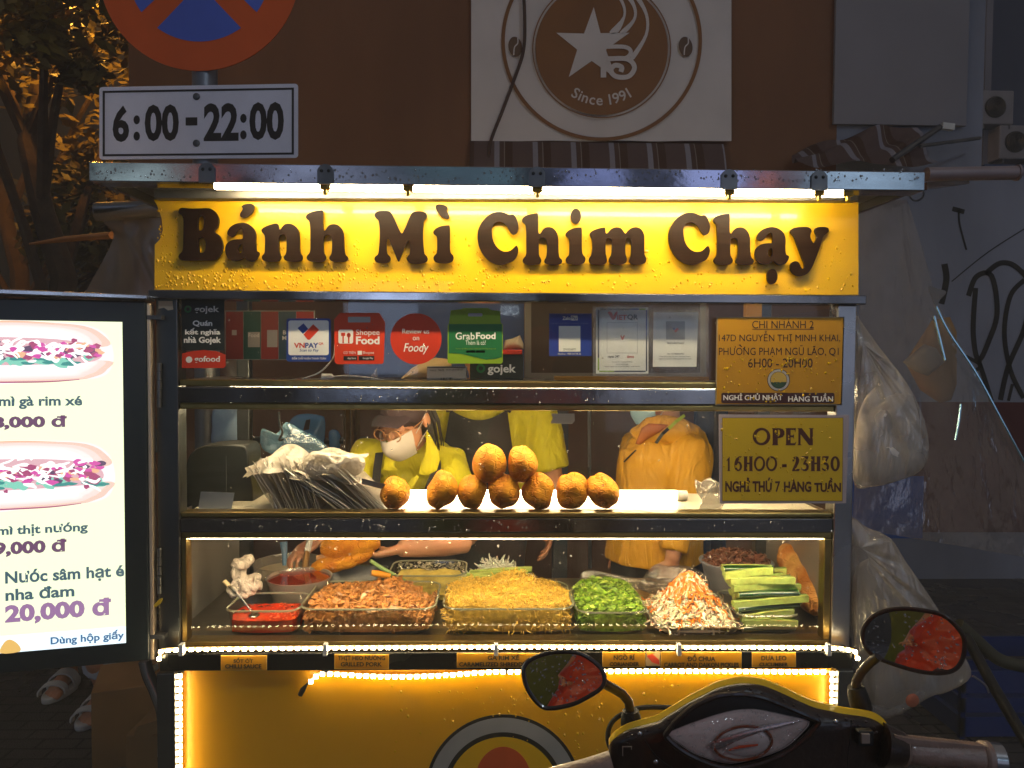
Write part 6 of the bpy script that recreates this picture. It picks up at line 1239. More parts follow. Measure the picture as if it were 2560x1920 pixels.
# ---- person 3: side view in an amber rain jacket and pale blue mask
Y3 = 1.15; q = thing('person', 'person in amber hooded rain jacket and pale blue mask seen from the side', 'person', (P(1660, 1000, Y3).x, Y3, 0))
HC3 = P(1640, 985, Y3); HR3 = Matrix.Rotation(radians(-68), 3, 'Z') @ Matrix.Rotation(radians(10), 3, 'X'); s3 = (Y3+1.925)/F
nb = P(1668, 1092, Y3); hip = V((P(1640, 1000, Y3).x, Y3, .92)); ry = V((.55, .85, 0))
shn = P(1722, 1140, Y3-.14); eln = P(1712, 1270, Y3-.20); wrn = V((eln.x-.06, eln.y-.06, .80)); shf = P(1600, 1120, Y3+.16); elf = P(1590, 1270, Y3+.10); wrf = V((elf.x-.05, elf.y, .80))
tor = [(hip, .15, .125, ry), (lerp(hip, nb, .4), .155, .13, ry), (lerp(hip, nb, .75), .17, .125, ry), (lerp(hip, nb, .95), .15, .09, ry), (nb+V((0, 0, .03)), .085, .07, ry)]
mb = MB(); head_mesh(mb, HC3, HR3); mb.tube([nb+V((0, 0, -.03)), nb+V((-.005, 0, .04)), HC3+V((.03, 0, -.03))], [.08, .06, .06], 16); torso_rings(mb, tor); legs(mb, hip, (hip.x-.1, hip.y, 0), (hip.x+.1, hip.y, 0))
for a, b, c in ((shn, eln, wrn), (shf, elf, wrf)): mb.tube([nb, a, lerp(a, b, .5), b], [.06, .06, .05, .042], 14); mb.tube([b, lerp(b, c, .4), c], [.042, .042, .027], 14)
hand(mb, wrn, V((-.2, 0, -.9)), V((0, 1, 0)), -1, .5); hand(mb, wrf, V((-.2, 0, -.9)), V((0, -1, 0)), 1, .5)
remesh(obj('body', mb, SKIN, q, smooth=True), .0055, 4); face_parts(q, HC3, HR3)
Th3 = lambda p: HR3 @ V(p)+HC3
hr = MB(); hr.ell(Th3((0, .035, .045)), (.086, .088, .088), HR3); obj('hair', hr, HAIR, q, smooth=True)
def mk3(u, v):
    x = (u-.5)*2; return Th3((x*(.070-.012*v*v), -.124+.066*abs(x)**2.1+.020*max(0, v-.6)*2, -.010-.092*v))
obj('face_mask', MB().grid(mk3, 16, 12), MASKB, q, smooth=True)
for sx in (1, -1): obj('mask_loop', MB().tube([Th3((sx*.066, -.05, -.03)), Th3((sx*.080, .02, .02))], .002, 6).tube([Th3((sx*.06, -.05, -.09)), Th3((sx*.078, .02, -.02))], .002, 6), MASK, q, smooth=True)
mb = MB(); torso_rings(mb, [(c, a+.035, b+.035, r) for c, a, b, r in tor[:-1]]+[(nb+V((0, 0, -.0)), .115, .10, ry)]); mb.tube([hip+V((0, 0, .05)), hip+V((0, 0, -.18))], [.19, .20], 20)
for a, b, c in ((shn, eln, wrn), (shf, elf, wrf)): mb.tube([nb+V((0, 0, -.01)), a, lerp(a, b, .5), b, lerp(b, c, .85)], [.085, .092, .088, .075, .055], 16)
remesh(obj('rain_jacket', mb, AMBER, q, smooth=True), .009, 6, .035, .22, 1)
# hood lying round the neck, high collar
mb = MB(); mb.tube([P(1592, 1098, Y3-.12), P(1618, 1075, Y3-.13), P(1660, 1068, Y3-.14), P(1705, 1078, Y3-.12), P(1745, 1110, Y3-.05), P(1740, 1110, Y3+.1), P(1660, 1080, Y3+.16), P(1600, 1085, Y3+.08)], [(.04, .022), (.05, .025), (.052, .028), (.058, .034), (.06, .04), (.06, .04), (.05, .03), (.04, .02)], 14)
remesh(obj('hood', mb, AMBER, q, smooth=True), .008, 4, .03, .1)
obj('lapel', pillow([(1588, 1110), (1604, 1070), (1622, 1058), (1650, 1060), (1672, 1062), (1650, 1080), (1620, 1098), (1600, 1112)], MY(Y3-.185), .012, .01, 4), mat('jacket_lining', '#a85a0a', 0.6), q, smooth=True, angle=60)
obj('zip', band([P(1640, 1108, Y3-.20), P(1656, 1085, Y3-.205), P(1690, 1055, Y3-.17)], .012, (0, -1, .2)), BLACKP, q)
obj('collar_edge', band([P(1672, 1072, Y3-.205), P(1690, 1054, Y3-.18), P(1712, 1038, Y3-.13)], .012, (0, -1, .2)), mat('neon_edge', '#b8c81e', 0.6), q)
obj('pocket_zip', band([P(1560, 1155, Y3-.165), P(1590, 1125, Y3-.19)], .006, (0, -1, 0)), BLACKP, q)
mb = MB(); trouser(mb, hip, (hip.x-.1, hip.y, .03), (hip.x+.1, hip.y, .03)); remesh(obj('trousers', mb, TROU, q, smooth=True), .012, 4, .012, .1)

# ---- person 4: standing beyond the menu screen, only a leg with a white clog shows
fz = PZ(235, 1795, 0.0); q = thing('person', 'person beyond the menu screen, white trousers and one white clog showing below it', 'person', (fz.x, fz.y+.05, 0))
hip = V((fz.x-.06, fz.y+.12, .86)); nb = hip+V((0, .0, .50)); HC4 = nb+V((0, -.02, .17)); fL = V((fz.x, fz.y+.05, 0)); fR = V((fz.x-.28, fz.y+.3, 0))
mb = MB(); head_mesh(mb, HC4, Matrix.Identity(3), .95); mb.tube([nb+V((0, 0, -.03)), nb+V((0, 0, .05)), HC4+V((0, .03, -.02))], [.08, .055, .06], 14); torso_rings(mb, [(hip, .15, .105, rx), (lerp(hip, nb, .4), .14, .10, rx), (lerp(hip, nb, .75), .165, .11, rx), (lerp(hip, nb, .95), .15, .085, rx), (nb, .085, .06, rx)])
for f in (fL, fR):
    h = hip+V((.07 if f is fL else -.08, 0, 0)); kn = (h+f)/2+V((0, -.05, .02)); mb.tube([h, kn, lerp(kn, f, .5), f+V((0, .03, .11)), f+V((0, .02, .05))], [.085, .058, .055, .036, .036], 14)
    mb.tube([f+V((0, .06, .045)), f+V((0, 0, .055)), f+V((.005, -.08, .04)), f+V((.01, -.125, .03))], [.034, .040, .040, .034], 12, flat=.8)
    for i in range(5): x = .034-.017*i; mb.tube([f+V((.01+x*.9, -.115, .032)), f+V((.012+x, -.145+.004*i*i*.4, .030)), f+V((.012+x, -.165+.005*i*i*.5, .024))], [.010 if i else .013, .0095 if i else .013, .008 if i else .010], 8)
for sx in (-1, 1):
    sh = nb+V((sx*.17, 0, -.05)); el = sh+V((sx*.06, .03, -.27)); w_ = el+V((-sx*.03, -.12, -.2)); mb.tube([nb, sh, el, w_], [.055, .055, .042, .027], 12); hand(mb, w_, V((0, -.3, -.9)), V((-sx, 0, 0)), sx, .5)
remesh(obj('body', mb, SKIN, q, smooth=True), .0055, 3); face_parts(q, HC4, Matrix.Identity(3), .95)
hr = MB(); hr.ell(HC4+V((0, .035, .045)), (.082, .085, .085)); obj('hair', hr, HAIR, q, smooth=True)
mb = MB(); torso_rings(mb, [(hip+V((0, 0, .02)), .175, .13, rx), (lerp(hip, nb, .5), .165, .125, rx), (lerp(hip, nb, .92), .17, .105, rx), (nb+V((0, 0, -.005)), .10, .075, rx)])
for sx in (-1, 1): sh = nb+V((sx*.17, 0, -.05)); mb.tube([nb, sh, sh+V((sx*.06, .03, -.2))], [.07, .075, .07], 14)
remesh(obj('shirt', mb, mat('grey_shirt', '#5a5f68', 0.8), q, smooth=True), .01, 4, .02, .12)
mb = MB(); mb.ell(hip, (.18, .14, .13))
for f in (fL, fR): h = hip+V((.07 if f is fL else -.08, 0, 0)); kn = (h+f)/2+V((0, -.05, .02)); mb.tube([h, kn, lerp(kn, f+V((0, .03, .17)), .7), f+V((0, .03, .17))], [.11, .085, .078, .075], 16)
remesh(obj('trousers', mb, mat('pale_trousers', '#b9bcc6', 0.8, 0, 0.08, 10), q, smooth=True), .009, 4, .02, .08)
CLOG = mat('white_clog', '#c9c8c2', 0.5, 0, 0.06, 10)
for f in (fL, fR):
    sole = [f+V((x*(1.0 if y < 0 else .85), y, 0)) for x, y in circ(.006, -.045, .056, .135, 28)]
    c_ = obj('clog', MB().rings([[p+V((0, 0, .001)) for p in sole], [p+V((0, 0, .028)) for p in sole]]), CLOG, q, smooth=True, bevel=.006)
    for (y0, y1, h0, h1) in ((-.010, -.060, .098, .088), (-.105, -.135, .072, .060)):
        def arc(y, h, g=0.0): return [f+V((.006+(.052+g)*cos(a), y+.012*cos(a), .022+h*.75*sin(a)**.8)) for a in [pi*i/14 for i in range(15)]]
        a, b = arc(y0, h0), arc(y1, h1); a2 = [f+(p-f)*1.0+V((0, 0, 0.006)) for p in arc(y0, h0, .005)]; b2 = [f+(p-f)*1.0+V((0, 0, .006)) for p in arc(y1, h1, .005)]
        v = a+b+b2+a2; n_ = 15; obj('strap', MB().add(v, [(k*n_+i, k*n_+i+1, ((k+1) % 4)*n_+i+1, ((k+1) % 4)*n_+i) for k in range(4) for i in range(14)]), CLOG, c_, smooth=True)
# ================================================================ MENU SCREEN (hinged to the left post)
SA = radians(14); SN = (sin(SA), -cos(SA), 0.0); SP0 = P(376, 1200, -0.035)
MSc = lambda a, b: PP(a, b, SP0, SN)
def MSr(a, b, off=0.0):
    p = PP(a, 1000, SP0, SN); return Vector((p.x, p.y, PP(310, b, SP0, SN).z))
BEZ = mat('bezel_black', '#1b2428', 0.35, 0, 0.1, 6)
ms = thing('menu_screen', 'lit outdoor menu screen in a black case hinged at the left of the cart', 'menu screen', (SP0.x-.2, SP0.y-.05, 0))
obj('case', MB().slab([(-260, 752), (368, 752), (368, 1657), (-260, 1657)], MSr, .05), BEZ, ms, bevel=.004)
obj('edge_strip', MB().slab([(368.5, 757), (379, 757), (379, 1657), (368.5, 1657)], MSr, .045, -.001), mat('edge_alu', '#c8b49c', 0.4, 0.6, 0.15, 9), ms, bevel=.002)
obj('hood', MB().slab([(-260, 728), (384, 738), (384, 749), (-260, 741)], lambda a, b: MSr(a, b)+Vector((0, -.03, 0)), .10), STEEL, ms, bevel=.002)
def sc(n, c, s=1.0): return glow('screen_'+n, c, s)
obj('display', MB().slab([(-250, 805), (308, 805), (308, 1607), (-250, 1607)], MSr, .001, .0012), sc('pale_yellow', '#f2fbd0', 1.25), ms)
obj('footer', MB().slab([(-250, 1566), (308, 1566), (308, 1607), (-250, 1607)], MSr, .0004, .0018), sc('white', '#e2f6ff', 1.35), ms)
def T2(s, box, m, bold=.035): txt(s, box, MSr, m, ms, bold, t=.0003, off=.0024)
TEAL = sc('teal', '#2f5868', .9); PUR = sc('purple', '#6b3f68', .9); LIL = sc('lilac', '#a173a6', .9)
T2('Bánh mì gà rim xé', (-96, 988, 206, 1020), TEAL, .03); T2('38,000 đ', (-48, 1036, 167, 1070), PUR, .05)
T2('Bánh mì thịt nướng', (-104, 1299, 216, 1329), TEAL, .03); T2('39,000 đ', (-48, 1338, 162, 1376), PUR, .05)
T2('Nước sâm hạt é', (6, 1408, 306, 1448), TEAL, .03); T2('nha đam', (6, 1452, 180, 1482), TEAL, .03); T2('20,000 đ', (4, 1490, 272, 1542), LIL, .05)
T2('Dùng hộp giấy', (118, 1572, 304, 1601), sc('deep_blue', '#2f6a9a', .9), .03)
def picture(y0, y1, seed, ycol):
    rg = random.Random(seed); k = 0
    def lay(pts, m, o, nm): obj(nm, MB().slab(pts, MSr, .0002, o), m, ms)
    bodyc, bodyp = sc('bun_white', '#fbf3f4', 1.15), sc('bun_pink', '#f9dedd', 1.12)
    h = y1-y0; base = spline([(-240, y0+h*.10), (0, y0), (120, y0+h*.01), (220, y0+h*.06), (268, y0+h*.22), (284, y0+h*.48), (282, y0+h*.70), (262, y0+h*.88), (200, y0+h*.96), (60, y1), (-240, y1+4)], 4)
    lay(base, bodyc, .0016, 'picture')
    tones = [sc('bun_tan', '#f0cdbc', 1.08), sc('bun_rose', '#f5dcd4', 1.12), sc('bun_pale', '#f9e8e4', 1.18), sc('bun_light', '#fcf2f1', 1.22), sc('bun_white2', '#fffafa', 1.3)]
    for i, m_ in enumerate(tones):
        q = i*.035
        lay(spline([(-240, y0+h*(.10+q)), (0, y0+h*(.005+q)), (120, y0+h*(.02+q)), (215-14*i, y0+h*(.07+q)), (262-18*i, y0+h*(.22+q*.6)), (272-22*i, y0+h*(.40)), (150, y0+h*(.42-q*.5)), (-240, y0+h*(.40-q*.5))], 4), m_, .00165+.00004*i, 'picture_bun')
        lay(spline([(-240, y0+h*(.64+q*.5)), (120, y0+h*(.66+q*.5)), (276-18*i, y0+h*.64), (270-20*i, y0+h*(.78-q*.3)), (240-16*i, y0+h*(.90-q)), (150, y0+h*(.975-q)), (-240, y1-h*q)], 4), m_, .00165+.00004*i, 'picture_bun')
    lay(spline([(-240, y0+h*.30), (60, y0+h*.27), (200, y0+h*.33), (250, y0+h*.45), (248, y0+h*.62), (150, y0+h*.70), (-240, y0+h*.70)], 4), sc('filling', '#e8b8c0', 1.0), .0020, 'picture_filling')
    cols = [sc('pink', '#df4fae', 1.0), sc('rose', '#b8487c', .9), sc('plum', '#6a4a72', .8), sc('peach', '#f0b890', 1.1), sc('mint', '#86d8c0', 1.0), sc('sea', '#2f9a94', .9), sc('cream_white', '#f8fcf6', 1.35)]
    lay_mb = [MB() for _ in cols]; n_l = 0
    def rib(pts, w, c):
        nonlocal n_l
        p = spline(pts, 4, False); L_, R_ = [], []
        for i in range(len(p)):
            t = np.array(p[min(i+1, len(p)-1)])-np.array(p[max(i-1, 0)]); t = t/(np.linalg.norm(t)+1e-9); ww = w*(.5+.5*sin(pi*i/(len(p)-1)))/2; nn = np.array((-t[1], t[0]))*ww; L_.append(tuple(np.array(p[i])+nn)); R_.append(tuple(np.array(p[i])-nn))
        n_l += 1; lay_mb[c].slab([(min(279, x), y) for x, y in L_+R_[::-1]], MSr, .00002, .0021+.0000030*n_l)
    def blob(x, yy, r, ax, c, jag=.25):
        nonlocal n_l
        k_ = 11; pts = [(min(279, x+cos(2*pi*j/k_)*r*ax*(1+rg.uniform(-jag, jag))), yy+sin(2*pi*j/k_)*r*.75*(1+rg.uniform(-jag, jag))) for j in range(k_)]
        n_l += 1; lay_mb[c].slab(spline(pts, 2), MSr, .00002, .0021+.0000030*n_l)
    for i in range(16): blob(rg.uniform(-20, 240), y0+h*rg.uniform(.58, .68), rg.uniform(9, 16), 1.5, 4, .4)
    for i in range(9): blob(rg.uniform(-10, 262), y0+h*rg.uniform(.60, .70), rg.uniform(4, 7), 3.2, 5, .2)
    for i in range(60):
        c = rg.choices((0, 1, 2, 3), (5, 6, 4, 4))[0]; blob(rg.uniform(-30, 246), y0+h*(.49+rg.gauss(0, .075)), rg.uniform(5, 12), rg.uniform(1, 1.9), c, .3)
    for i in range(46):
        x = rg.uniform(-40, 215); yy = y0+h*(.48+rg.gauss(0, .085)); a = rg.uniform(-.9, .9); L0 = rg.uniform(18, 48); b_ = rg.uniform(-12, 12)
        rib([(x, yy), (x+L0*.35, yy+L0*.3*sin(a)+b_*.6), (x+L0*.7, yy+L0*.5*sin(a)+b_), (x+L0, yy+L0*.7*sin(a))], rg.uniform(4, 9), 6)
    for i in range(22): blob(rg.uniform(-30, 250), y0+h*(.50+rg.gauss(0, .09)), rg.uniform(4, 9), rg.uniform(1, 1.7), rg.choice((0, 0, 1, 6)), .35)
    rib([(-240, y1+1), (0, y1-1), (120, y0+h*.985), (200, y0+h*.95)], 3.5, 1); rib([(-240, y0+h*.10), (0, y0+2), (140, y0+h*.03)], 2.5, 3)
    for m, mb in zip(cols, lay_mb):
        if mb.v: o = obj('picture_garnish', mb, m, ms); o['kind'] = 'stuff'
picture(806, 956, 3, 0); picture(1096, 1262, 9, 1)
obj('picture', MB().slab(spline([(-10, 1606), (0, 1582), (16, 1575), (36, 1588), (40, 1606)], 3), MSr, .0003, .0022), sc('gold', '#f0c060', 1.0), ms)
obj('hinge_arm', MB().box(SP0.x-.005, SP0.x+.03, SP0.y+.0, SP0.y+.02, P(380, 1585, 0).z, P(380, 1575, 0).z).box(SP0.x-.005, SP0.x+.03, SP0.y+.0, SP0.y+.02, P(380, 800, 0).z, P(380, 790, 0).z), DSTEEL, ms)
tag(obj('yellow_tag', MB().slab(spline([(384, 1514), (396, 1500), (405, 1497), (402, 1508), (388, 1518)], 3), MY(-.03), .003), mat('tag_yellow', '#c9a81a', .5), smooth=True, angle=30), 'small yellow cable tie tail between the screen and the left post', 'cable tie')
# ================================================================ SCOOTER IN FRONT (seen from the rider's side)
YM = -0.93; MM = MY(YM); s_m = (YM+1.925)/F
PLAS = mat('scooter_black', '#2c1c14', 0.32, 0, 0.3, 30, 0.12, 120, coat=0.4); TRIM = film('scooter_yellow', '#ffdc3a', 0.05, 0.15, 0.06); RUB = mat('rubber', '#15110f', 0.55, 0, 0.2, 40, 0.2, 200)
sco = thing('scooter', 'wet black scooter with yellow trim, mirrors and dash, parked in front of the cart', 'scooter', (P(1870, 1800, YM).x, YM+.05, 0))
top = [(1522, 1862), (1535, 1845), (1566, 1824), (1605, 1812), (1640, 1803), (1662, 1790), (1690, 1773), (1724, 1752), (1762, 1733), (1790, 1719), (1820, 1711), (1855, 1706), (1900, 1710), (1944, 1726), (2000, 1752), (2040, 1768), (2067, 1774), (2109, 1783), (2170, 1792), (2200, 1806), (2216, 1822)]
bot = [(2212, 1860), (2205, 1930), (2190, 2010), (2120, 2080), (1900, 2110), (1650, 2080), (1560, 2000), (1530, 1940), (1524, 1900)]
out_ = spline(top+bot, 3)
obj('cowl', pillow(out_, MM, .030, .09, 6), PLAS, sco, smooth=True, angle=180)
tr_ = [(a, b) for a, b in spline(top, 4, False)]
v_ = []; mb = MB()
for i, (a, b) in enumerate(tr_): v_ += [P(a, b+2, YM-.004), P(a, b-13, YM+.004), P(a, b-16, YM+.05), P(a, b+3, YM+.07)]
n_ = len(tr_); mb.add(v_, [(i*4+j, i*4+(j+1) % 4, (i+1)*4+(j+1) % 4, (i+1)*4+j) for i in range(n_-1) for j in range(4)]+[(3, 2, 1, 0), tuple((n_-1)*4+j for j in range(4))])
obj('trim', mb, TRIM, sco, smooth=True, angle=40)
YD = YM-.034; MD = MY(YD)
hood = [(1662, 1835), (1668, 1822), (1690, 1795), (1730, 1762), (1770, 1742), (1800, 1733), (1840, 1730), (1875, 1733), (1910, 1741), (1950, 1757), (1990, 1774), (2030, 1791), (2042, 1798), (2030, 1815), (1995, 1850), (1950, 1880), (1890, 1903), (1830, 1914), (1780, 1906), (1730, 1886), (1690, 1862)]
obj('dash_hood', pillow(spline(hood, 3), MD, .004, .02, 3), mat('dash_black', '#0b0908', .5, 0, .2, 20), sco, smooth=True, angle=60)
rim = [MD(a, b)+Vector((0, -.006, 0)) for a, b in spline(hood, 3)]; rim.append(rim[0])
obj('hood_rim', MB().tube(rim, .0035, 8, False), PLAS, sco, smooth=True)
lens = [(1668, 1836), (1700, 1818), (1745, 1801), (1790, 1786), (1835, 1775), (1885, 1772), (1930, 1780), (1975, 1790), (2024, 1804), (2000, 1838), (1965, 1868), (1920, 1888), (1870, 1902), (1825, 1909), (1780, 1900), (1735, 1884), (1700, 1862)]
obj('dial_face', pillow(spline(lens, 3), MY(YD-.004), .003, .004, 3), mat('dial_grey', '#d8c4bc', .35, .1, .15, 14, .1, 30), sco, smooth=True, angle=60)
obj('dial_ring', MB().tube([MY(YD-.010)(1858+72*cos(t), 1858+42*sin(t)-6*cos(t)) for t in [2*pi*i/40 for i in range(41)]], .0018, 6, False), mat('dial_copper', '#8a4426', .35, .3), sco, smooth=True)
obj('dial_bowl', pillow(circ(1862, 1854, 64, 36, 30), MY(YD-.008), .004, .002, 3), mat('dial_pale', '#d8c8c2', .25, .2, .15, 20), sco, smooth=True, angle=60)
obj('needle', MB().tube([P(1822, 1876, YD-.014), P(1845, 1868, YD-.014), P(1895, 1862, YD-.014)], [.001, .002, .0012], 6), mat('needle_red', '#c2441a', .4), sco, smooth=True)
obj('dial_streak', pillow(spline([(1770, 1862), (1830, 1836), (1920, 1812), (2010, 1802), (1930, 1822), (1850, 1850), (1800, 1872)], 3), MY(YD-.011), .002, .001, 2), mat('chrome_bar', '#b8a8a4', .2, .8), sco, smooth=True, angle=60)
lo_ = obj('lens', pillow(spline(lens, 3), MY(YD-.006), .016, .002, 5), film('dash_lens', '#f2eeee', gloss=1.3, rough=.03, fres=True, bump=.35, bscale=90), sco, smooth=True, angle=180)
def wet(name, n, gen, rad, off, par, m, seed):
    rg = random.Random(seed); mb = MB()
    for _ in range(n):
        px, py, Y = gen(rg); mb.ell(P(px, py, Y)+Vector((0, off, 0)), (rad*rg.uniform(.4, 1.3), rad*.5, rad*rg.uniform(.4, .9)), None, 6, 4)
    o = obj(name, mb, m, par, smooth=True, angle=180); o['kind'] = 'stuff'
BEAD = mat('bead', '#4a3a34', .03, .0, 0, coat=1.0)
def in_poly(x, y, poly):
    c = False; n = len(poly)
    for i in range(n):
        (x1, y1), (x2, y2) = poly[i], poly[i-1]
        if (y1 > y) != (y2 > y) and x < (x2-x1)*(y-y1)/(y2-y1)+x1: c = not c
    return c
def g_lens(rg):
    while True:
        x, y = rg.uniform(1670, 2020), rg.uniform(1775, 1905)
        if in_poly(x, y, lens):
            q = min(1, ((x-1850)/175)**2+((y-1838)/66)**2); return x, y, YD-.008-.014*sqrt(max(0, 1-q))
wet('raindrops', 150, g_lens, .0024, 0, lo_, film('lens_bead', '#ffffff', gloss=2.5, rough=.02, fres=True), 3)
wet('raindrops', 110, lambda rg: (lambda u: (u, float(np.interp(u, [a for a, b in top], [b for a, b in top]))+rg.uniform(8, 34), YM-.012))(rg.uniform(1560, 2190)), .0019, -.004, sco, BEAD, 4)
obj('panel_gap', MB().tube([P(a, b, YM-.028) for a, b in spline([(2128, 1800), (2126, 1840), (2120, 1890), (2116, 1960)], 4, False)], .0008, 5).tube([P(a, b, YM-.026) for a, b in spline([(1612, 1850), (1640, 1890), (1690, 1925), (1760, 1945)], 4, False)], .0008, 5), RUB, sco)
for px, py in ((1600, 1835), (2090, 1805), (1640, 1905)): obj('screw', MB().ell(P(px, py, YM-.030), (.0035, .002, .0035), None, 10, 6), STEEL, sco, smooth=True)
obj('brake_cable', MB().tube([P(a, b, YM+.05) for a, b in spline([(1545, 1905), (1520, 1850), (1535, 1800), (1600, 1770), (1700, 1770)], 6, False)], .0035, 8), RUB, sco, smooth=True)
# switch, seam, grips
obj('switch', MB().slab(rrect(2146, 1829, 2185, 1866, 3), MY(YM-.030), .012), BLACKP, sco, bevel=.001)
obj('switch_rocker', MB().slab(rrect(2154, 1835, 2176, 1860, 2), MY(YM-.033), .008), mat('rocker', '#8a7a70', .25), sco, bevel=.001)
obj('marking', MB().rect(1556, 1866, 1558, 1890, MY(YM-.0305), .0006).rect(1558.5, 1866, 1580, 1868, MY(YM-.0305), .0006).rect(1578, 1868.5, 1580, 1874, MY(YM-.0305), .0006), mat('mark_grey', '#7a6a60', .5), sco)
gp = [P(2205, 1862, YM-.01), P(2240, 1870, YM-.012), P(2262, 1874, YM-.013)]
obj('grip_collar', MB().tube(gp, [.028, .024, .020], 20), PLAS, sco, smooth=True)
ga, gb_ = P(2250, 1872, YM-.012), P(2470, 1896, YM-.02); mb = MB()
N_ = 46; mb.tube([ga.lerp(gb_, i/N_) for i in range(N_+1)], [.0175+.0012*(i % 2)*(1 if 3 < i < 42 else 0)+(.004 if i < 3 or i > 42 else 0) for i in range(N_+1)], 20)
obj('grip', mb, mat('grip_rubber', '#8a7266', .36, 0, .2, 40, .2, 160, coat=.3), sco, smooth=True, angle=60)
obj('bar_end', MB().tube([P(2471, 1896, YM-.02), P(2500, 1899, YM-.021), P(2512, 1900, YM-.022)], [.021, .021, .014], 18), STEEL, sco, smooth=True)
obj('throttle_cover', MB().slab(spline([(2238, 1838), (2250, 1842), (2300, 1850), (2460, 1866), (2480, 1872), (2478, 1884), (2300, 1866), (2245, 1858)], 3), MY(YM-.028), .006), mat('grip_rubber', '#4a3c36'), sco, bevel=.002)
obj('grip', MB().tube([P(1532, 1912, YM), P(1470, 1930, YM), P(1300, 1975, YM)], [.018, .017, .017], 16), MATS['grip_rubber'], sco, smooth=True)
obj('brake_lever', MB().tube([P(1530, 1900, YM+.03), P(1470, 1915, YM+.07), P(1380, 1940, YM+.08)], [.008, .007, .008], 8), STEEL, sco, smooth=True)
# rest of the body below the frame
obj('steering_stem', MB().tube([(P(1870, 1800, YM).x, YM+.04, .98), (P(1870, 1800, YM).x, YM+.16, .62), (P(1870, 1800, YM).x, YM+.30, .32)], [.05, .06, .05], 14), PLAS, sco, smooth=True)
xc = P(1870, 1800, YM).x
obj('leg_shield', MB().grid(lambda u, v: Vector((xc+(u-.5)*(.46-.1*v), YM+.10+.12*v+.10*(2*u-1)**2, .86-.56*v)), 14, 10), PLAS, sco, smooth=True)
wh = obj('wheel', MB().lathe((0, 0, 0), [(.15, -.04), (.2, -.045), (.22, -.02), (.22, .02), (.2, .045), (.15, .04)], 30), RUB, sco, smooth=True); wh.data.transform(Matrix.Translation((xc, YM+.34, .222)) @ Matrix.Rotation(pi/2, 4, 'Y'))
obj('wheel_hub', MB().tube([(xc-.03, YM+.34, .222), (xc+.03, YM+.34, .222)], .15, 20), DSTEEL, wh)
obj('floorboard', MB().box(xc-.17, xc+.17, YM-.42, YM+.12, .27, .31), PLAS, sco, bevel=.02)
obj('seat', MB().ell((xc, YM-1.28, .70), (.15, .42, .07)), RUB, sco, smooth=True); obj('seat_body', MB().ell((xc, YM-1.28, .50), (.17, .46, .19)), PLAS, sco, smooth=True)
rw = obj('wheel', MB().lathe((0, 0, 0), [(.15, -.045), (.2, -.05), (.22, -.02), (.22, .02), (.2, .05), (.15, .045)], 30), RUB, sco, smooth=True); rw.data.transform(Matrix.Translation((xc, YM-1.34, .222)) @ Matrix.Rotation(pi/2, 4, 'Y')); obj('wheel_hub', MB().tube([(xc-.04, YM-1.34, .222), (xc+.04, YM-1.34, .222)], .15, 20), DSTEEL, rw)
# mirrors
MIR = mat('mirror_glass', '#cfcfd2', 0.02, 1.0, 0.0)
def mirror(outl_, cen, nrm, stem, boot, Y):
    c0 = P(*cen, Y); n = Vector(nrm).normalized(); M_ = lambda a, b: PP(a, b, c0, n); o = spline(outl_, 4)
    sh = obj('mirror', pillow(o, lambda a, b: PP(a, b, c0-n*.004, n), .003, .035, 5), PLAS, sco, smooth=True, angle=180)
    k_ = [((a-cen[0])*.955+cen[0], (b-cen[1])*.945+cen[1]) for a, b in o]
    mb = MB(); R = [[M_(cen[0]+(a-cen[0])*q, cen[1]+(b-cen[1])*q)+n*(.003+.002*(1-q*q)) for a, b in k_] for q in (1, .75, .5, .25, .05)]
    mb.rings(R, False, True); obj('mirror_glass', mb, MIR, sh, smooth=True, angle=180)
    rm = [PP(a, b, c0, n)+n*.002 for a, b in [((a-cen[0])*.98+cen[0], (b-cen[1])*.975+cen[1]) for a, b in o]]; rm.append(rm[0]); obj('mirror_rim', MB().tube(rm, .0032, 8, False), PLAS, sh, smooth=True)
    obj('mirror_stem', MB().tube([P(a, b, Y+d) for a, b, d in stem], .0065, 10), PLAS, sco, smooth=True)
    obj('stem_boot', MB().tube([P(a, b, Y+.03) for a, b in boot], [.011, .0135, .0145, .014], 14), RUB, sco, smooth=True)
    wet('raindrops', 90, lambda rg: (lambda t, q: ((cen[0]+(o[t][0]-cen[0])*q), cen[1]+(o[t][1]-cen[1])*q, PP(cen[0]+(o[t][0]-cen[0])*q, cen[1]+(o[t][1]-cen[1])*q, c0+n*.006, n).y))(rg.randrange(len(o)), sqrt(rg.random())*.9), .0013, 0, sh, DROP, 5)
mirror([(1307, 1682), (1311, 1662), (1329, 1645), (1373, 1630), (1425, 1627), (1462, 1636), (1499, 1664), (1512, 1690), (1507, 1716), (1477, 1738), (1433, 1760), (1377, 1771), (1348, 1762), (1318, 1723)], (1412, 1697), (-.14, -1.913, .32), [(1505, 1706, .01), (1535, 1722, .02), (1556, 1735, .03), (1572, 1755, .03), (1576, 1782, .03)], [(1576, 1776), (1577, 1790), (1578, 1806), (1579, 1822)], -.92)
mirror([(2154, 1590), (2160, 1563), (2183, 1537), (2222, 1522), (2267, 1519), (2318, 1525), (2357, 1535), (2389, 1560), (2410, 1590), (2413, 1623), (2404, 1656), (2383, 1677), (2342, 1684), (2288, 1677), (2228, 1659), (2186, 1641), (2160, 1617)], (2288, 1602), (-.80, -1.75, .20), [(2196, 1640, .01), (2176, 1656, .02), (2154, 1680, .03), (2140, 1704, .03), (2140, 1724, .03)], [(2140, 1716), (2144, 1735), (2150, 1756), (2154, 1776)], -.90)
